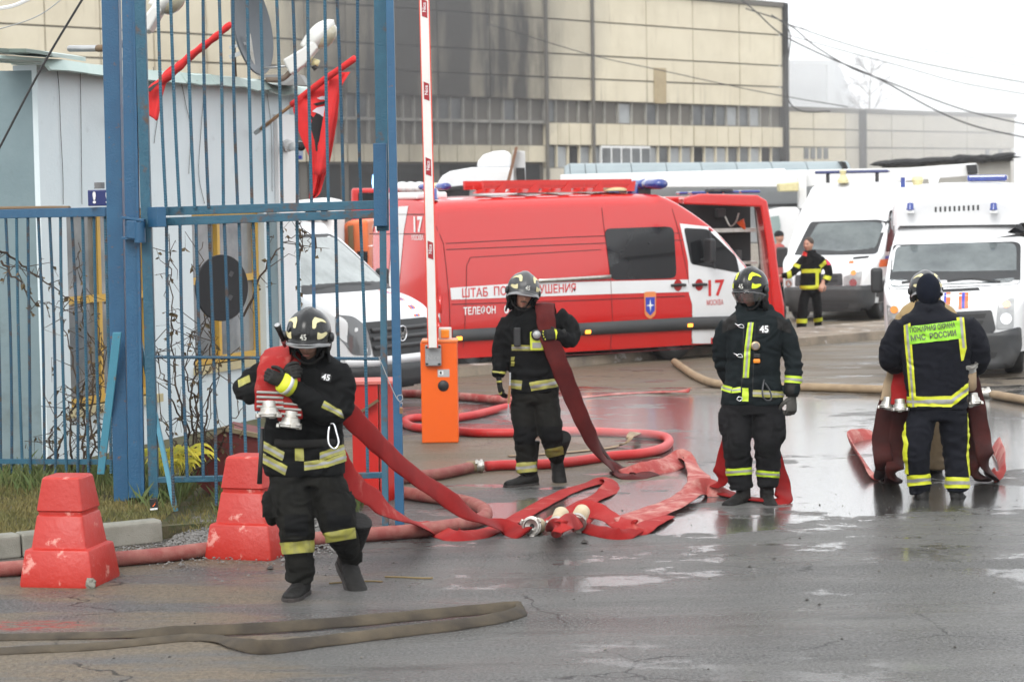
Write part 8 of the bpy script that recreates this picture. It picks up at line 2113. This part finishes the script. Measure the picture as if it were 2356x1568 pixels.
# man beside the truck cab, hat and face over the door
p7 = Person(47, (1793, 730), 'man in a black knitted hat beside the white truck cab, mostly hidden')
J = p7.J
mb = MB(); p7.torso(mb, [(560, 1786, 1798, .08, 0), (568, 1776, 1806, .12, 0), (600, 1772, 1808, .14, 0), (650, 1774, 1806, .14, 0)]); p7.limb(mb, [(1778, 574, 0, 7), (1774, 605, 0, 7), (1776, 640, -.1, 6)]); p7.limb(mb, [(1803, 574, 0, 7), (1808, 605, 0, 7), (1806, 640, -.1, 6)])
p7.garment('coat', mb, pm('pale_red_coat', (.42, .10, .09), .8), voxel=.025)
mb = MB(); p7.torso(mb, [(640, 1778, 1804, .12, 0), (660, 1778, 1804, .12, 0)]); LA = [(1784, 655, 0, 8), (1785, 690, 0, 7.5), (1786, 722, 0, 7)]; RA = [(1798, 655, 0, 8), (1798, 690, 0, 7.5), (1798, 722, 0, 7)]
p7.limb(mb, LA); p7.limb(mb, RA); p7.garment('trousers', mb, cloth, voxel=.025)
under_body(p7, [(570, 1780, 1802, .09, 0), (650, 1782, 1800, .10, 0)], [grow(LA, .6), grow(RA, .6), [(1792, 550, 0, 6), (1792, 565, 0, 6)]])
B7, h7 = make_head(p7, J(1793, 546, 0), 40, 4, 0, skin)
mb = MB(B7); mb.ell((0, .012, .058), (.094, .108, .085)); mb.build('knitted_hat', pm('black_knit', (.012, .012, .014), .95), p7.root, False, True)
boot(p7, J(1786, 726, 0), (0, -1, 0)); boot(p7, J(1798, 726, 0), (0, -1, 0))
glove(p7, J(1776, 642, -.12), (0, -.3, -1), (-1, 0, 0), skin, -1, .5, 1, 'hand'); glove(p7, J(1806, 642, -.12), (0, -.3, -1), (1, 0, 0), skin, 1, .5, 1, 'hand')

# ================================================================= hoses on the road
round_hose('ribbed pinkish hose running behind the blocks and curling back under the gate end', [(-60, 1312), (40, 1306), (150, 1296), (280, 1284), (380, 1275), (470, 1264), (560, 1254), (660, 1246), (760, 1236), (871, 1227), (949, 1221), (1010, 1213), (1062, 1205), (1100, 1196), (1117, 1185), (1112, 1171), (1085, 1158), (1045, 1149), (990, 1142), (930, 1133), (880, 1122), (820, 1118)], .052, hose_rib, rib=True, name='fire_hose')
rc_ = empty('fire_hose', G(1100, 1075), 0, 'long glossy red hose making a wide loop on the wet road', 'fire hose')
round_hose('', [(1118, 1072), (1160, 1069), (1230, 1068), (1310, 1062), (1400, 1049), (1470, 1043), (1515, 1034), (1538, 1020), (1533, 1006), (1500, 999), (1440, 996), (1350, 992), (1250, 992), (1180, 995), (1100, 995), (1050, 991), (990, 986), (950, 981), (932, 972), (940, 963), (975, 960), (1030, 962), (1080, 956), (1120, 947), (1160, 937), (1215, 928)], .046, pm('hose_glossy_red', (.48, .022, .022), .42, spot=((.32, .14, .11), 5, .60, .72), grime=((.56, .06, .055), 3, .7), bump=(150, .2), spec=.35), root=rc_, name='red_length')
round_hose('', [(880, 1104), (930, 1099), (967, 1094), (1010, 1090), (1050, 1082), (1084, 1074)], .05, hose_rib, root=rc_, name='ribbed_length', rib=True)
coupling(rc_, G(1098, 1072, .055), (-1, -.12, 0), .058, .06, name='coupling'); coupling(rc_, G(1106, 1072, .055), (1, .12, 0), .060, .06, name='coupling', sleeve=hose_tan)
round_hose('pale red hose lying straight behind the barrier cabinet, farthest of the red ones', [(915, 905), (975, 906), (1060, 912), (1130, 918), (1190, 922), (1260, 926)], .05, hose_pink)
th_ = empty('fire_hose', G(1600, 880), 0, 'thick tan hose crossing the yard from the red van to the right edge', 'fire hose')
round_hose('', [(1552, 832), (1572, 846), (1600, 864), (1640, 880), (1700, 887), (1780, 889), (1860, 890), (1950, 893), (2050, 896), (2140, 898), (2230, 901)], .052, hose_tan, root=th_, name='hose')
round_hose('', [(2285, 907), (2320, 913), (2360, 920), (2440, 936)], .052, hose_tan, root=th_, name='hose')
round_hose('', [(2225, 901), (2262, 904)], .045, hose_tan, root=th_, name='hose')
coupling(th_, G(2272, 904, .055), (1, -.1, 0), .07, .08); coupling(th_, G(2262, 903, .055), (-1, .1, 0), .06, .06)
f = empty('fire_hose', G(1300, 1040), 0, 'thin flat tan hose draped over the glossy red loop', 'fire hose')
ribbon(f, 'hose', [(gp_(1170, 1048), UPN), (gp_(1240, 1044), UPN), (gp_(1320, 1038), UPN), (gp_(1395, 1030), UPN), (gp_(1430, 1022, .03), UPN), (gp_(1446, 1010, .11), V((-.6, -.6, .6))), (gp_(1455, 998, .13), V((.3, -.5, .8))), (gp_(1470, 994, .04), UPN)], .08, .01, hose_tan)
f = empty('fire_hose', G(1500, 905), 0, 'flat pale hose on the wet road just beyond the water spray', 'fire hose')
ribbon(f, 'hose', [(gp_(1330, 915), UPN), (gp_(1400, 908), UPN), (gp_(1480, 903), UPN), (gp_(1545, 901, .03), UPN), (gp_(1586, 898, .05), V((.2, -.5, 1)))], .10, .025, hose_pink)
# folded loops in the middle
f = empty('fire_hose', G(1560, 1110), 0, 'wide faded red hose curving in a big flat bend on the road', 'fire hose')
ribbon(f, 'hose', [(gp_(1430, 1092), V((.2, -.3, 1))), (gp_(1490, 1084, .03), V((0, -1, .5))), (gp_(1540, 1068, .05), V((-.2, -1, .4))), (gp_(1572, 1056, .05), V((.2, -1, .5))), (gp_(1596, 1072, .03), V((.6, -.5, 1))), (gp_(1608, 1096), UPN), (gp_(1598, 1122), UPN), (gp_(1562, 1148), UPN), (gp_(1508, 1168), UPN), (gp_(1462, 1184), UPN), (gp_(1420, 1200), UPN)], .20, .02, hose_pink, 10)
f = empty('fire_hose', G(1600, 1125), 0, 'twisted dull red hose lying across the outer edge of the flat bend', 'fire hose')
ribbon(f, 'hose', [(gp_(1690, 1134, .015), UPN), (gp_(1650, 1132, .03), V((0, -1, .6))), (gp_(1622, 1122, .06), V((.2, -1, .3))), (gp_(1596, 1134, .05), V((-.3, -1, .6))), (gp_(1560, 1158, .04), V((-.3, -.7, 1))), (gp_(1510, 1180, .03), V((-.2, -.6, 1))), (gp_(1470, 1196, .03), V((0, -1, .8))), (gp_(1430, 1212, .03), V((.2, -1, .5)))], .18, .02, hose_pink, 10)
f = empty('fire_hose', G(1400, 1200), 0, 'darker red hose standing on edge beside the couplings, ending in a folded tip', 'fire hose')
ribbon(f, 'hose', [(gp_(1318, 1190, .05), V((0, -1, .6))), (gp_(1352, 1172, .09), V((-.2, -1, .6))), (gp_(1390, 1184, .08), V((.2, -1, .5))), (gp_(1430, 1204, .06), V((.2, -1, .6))), (gp_(1465, 1216, .04), V((0, -1, .8))), (gp_(1500, 1202, .03), V((-.2, -.8, 1))), (gp_(1530, 1188), UPN)], .16, .022, hose_red, 10)
ribbon(f, 'hose_end', [(gp_(1340, 1212, .03), V((.2, -1, .6))), (gp_(1380, 1222, .03), V((.2, -1, .5))), (gp_(1430, 1230, .03), V((0, -1, .6))), (gp_(1478, 1212, .03), UPN)], .12, .02, hose_dark, 8)
f = empty('fire_hose', G(1280, 1205), 0, 'red hose arched up in a tight upright fold above its coupling', 'fire hose')
ribbon(f, 'hose', [(gp_(1276, 1215, .06), V((0, -1, .1))), (gp_(1278, 1214, .22), V((-.1, -1, .1))), (gp_(1286, 1212, .33), V((-.3, -.8, .6))), (gp_(1300, 1206, .345), V((.3, -.6, 1))), (gp_(1316, 1200, .22), V((1, -.6, .3))), (gp_(1330, 1196, .10), V((.7, -.6, .7))), (gp_(1350, 1192, .03), UPN)], .13, .022, hose_red, 8)
gcp = 'hose couplings lying on the road'
for lab, x, y, ax in (('open mouthed coupling, leftmost of the three on the road, facing the camera', 1224, 1232, (-.35, -1, .12)), ('coupling with a dirty cream sleeve, middle one of the three on the road', 1282, 1236, (-.25, -.9, -.45)), ('rightmost of the three couplings on the road, half behind the middle one', 1328, 1228, (-.3, -.9, -.4))):
    t = empty('hose_coupling', G(x, y), 0, lab, 'coupling', gcp)
    z_ = .068 if x == 1224 else .085
    c = G(x, y, 0) + V((0, .02, z_)); coupling(t, c, ax, .068, .08, 'coupling_body', sleeve=pm('cream_sleeve', (.52, .44, .30), .8, grime=((.36, .28, .18), 12, .8)))
    if x == 1224:
        pass
# flattened olive hose in front
fo = empty('fire_hose', G(700, 1460), 0, 'olive brown flattened hose folded double across the front left of the road', 'fire hose')
E = V((0, -.9, 1)); E2 = V((0, -.35, 1))
ribbon(fo, 'far_strand', [(gp_(-60, 1466, .015), E2), (gp_(150, 1462, .015), E2), (gp_(300, 1458, .02), E2), (gp_(400, 1452, .03), E), (gp_(520, 1448, .035), E), (gp_(700, 1437, .035), E), (gp_(900, 1420, .03), E), (gp_(1060, 1405, .03), E), (gp_(1170, 1395, .03), E), (gp_(1200, 1394, .03), V((1, -.6, .7)))], .082, .018, hose_olive, 10)
ribbon(fo, 'near_strand', [(gp_(1200, 1394, .03), V((1, -.6, .7))), (gp_(1188, 1410, .025), V((.2, -1, .9))), (gp_(1080, 1432, .03), E), (gp_(900, 1454, .03), E), (gp_(740, 1474, .03), E), (gp_(620, 1488, .035), V((0, -1, .5))), (gp_(560, 1482, .04), V((0, -1, .6))), (gp_(500, 1468, .02), E2), (gp_(430, 1466, .015), E2), (gp_(340, 1474, .015), E2), (gp_(220, 1486, .015), E2), (gp_(100, 1492, .015), E2), (gp_(-60, 1500, .015), E2)], .085, .018, hose_olive, 10)
mb = MB(); mb.tube([gp_(360, 1462, .05), gp_(400, 1452, .07), gp_(450, 1450, .05)], [.02, .035, .02], 12, True, V((0, 1, 0)), [.05, .07, .05]); 
# fine spray from a leak in the red hose
sm_ = MB(); sm_.tube([G(1150, 950, .08), G(1230, 955, .22), G(1360, 960, .30), G(1500, 965, .2)], [.03, .18, .28, .30], 14)
sv_ = bpy.data.materials.new('water_spray'); sv_.use_nodes = True; sv_.node_tree.nodes.clear()
vo = nd(sv_.node_tree, 'ShaderNodeVolumePrincipled', Density=.45); vo.inputs['Color'].default_value = (1, 1, 1, 1); ou = nd(sv_.node_tree, 'ShaderNodeOutputMaterial'); sv_.node_tree.links.new(vo.outputs[0], ou.inputs['Volume'])
tag(sm_.build('water_spray', sv_, None, False, True), kind='stuff')
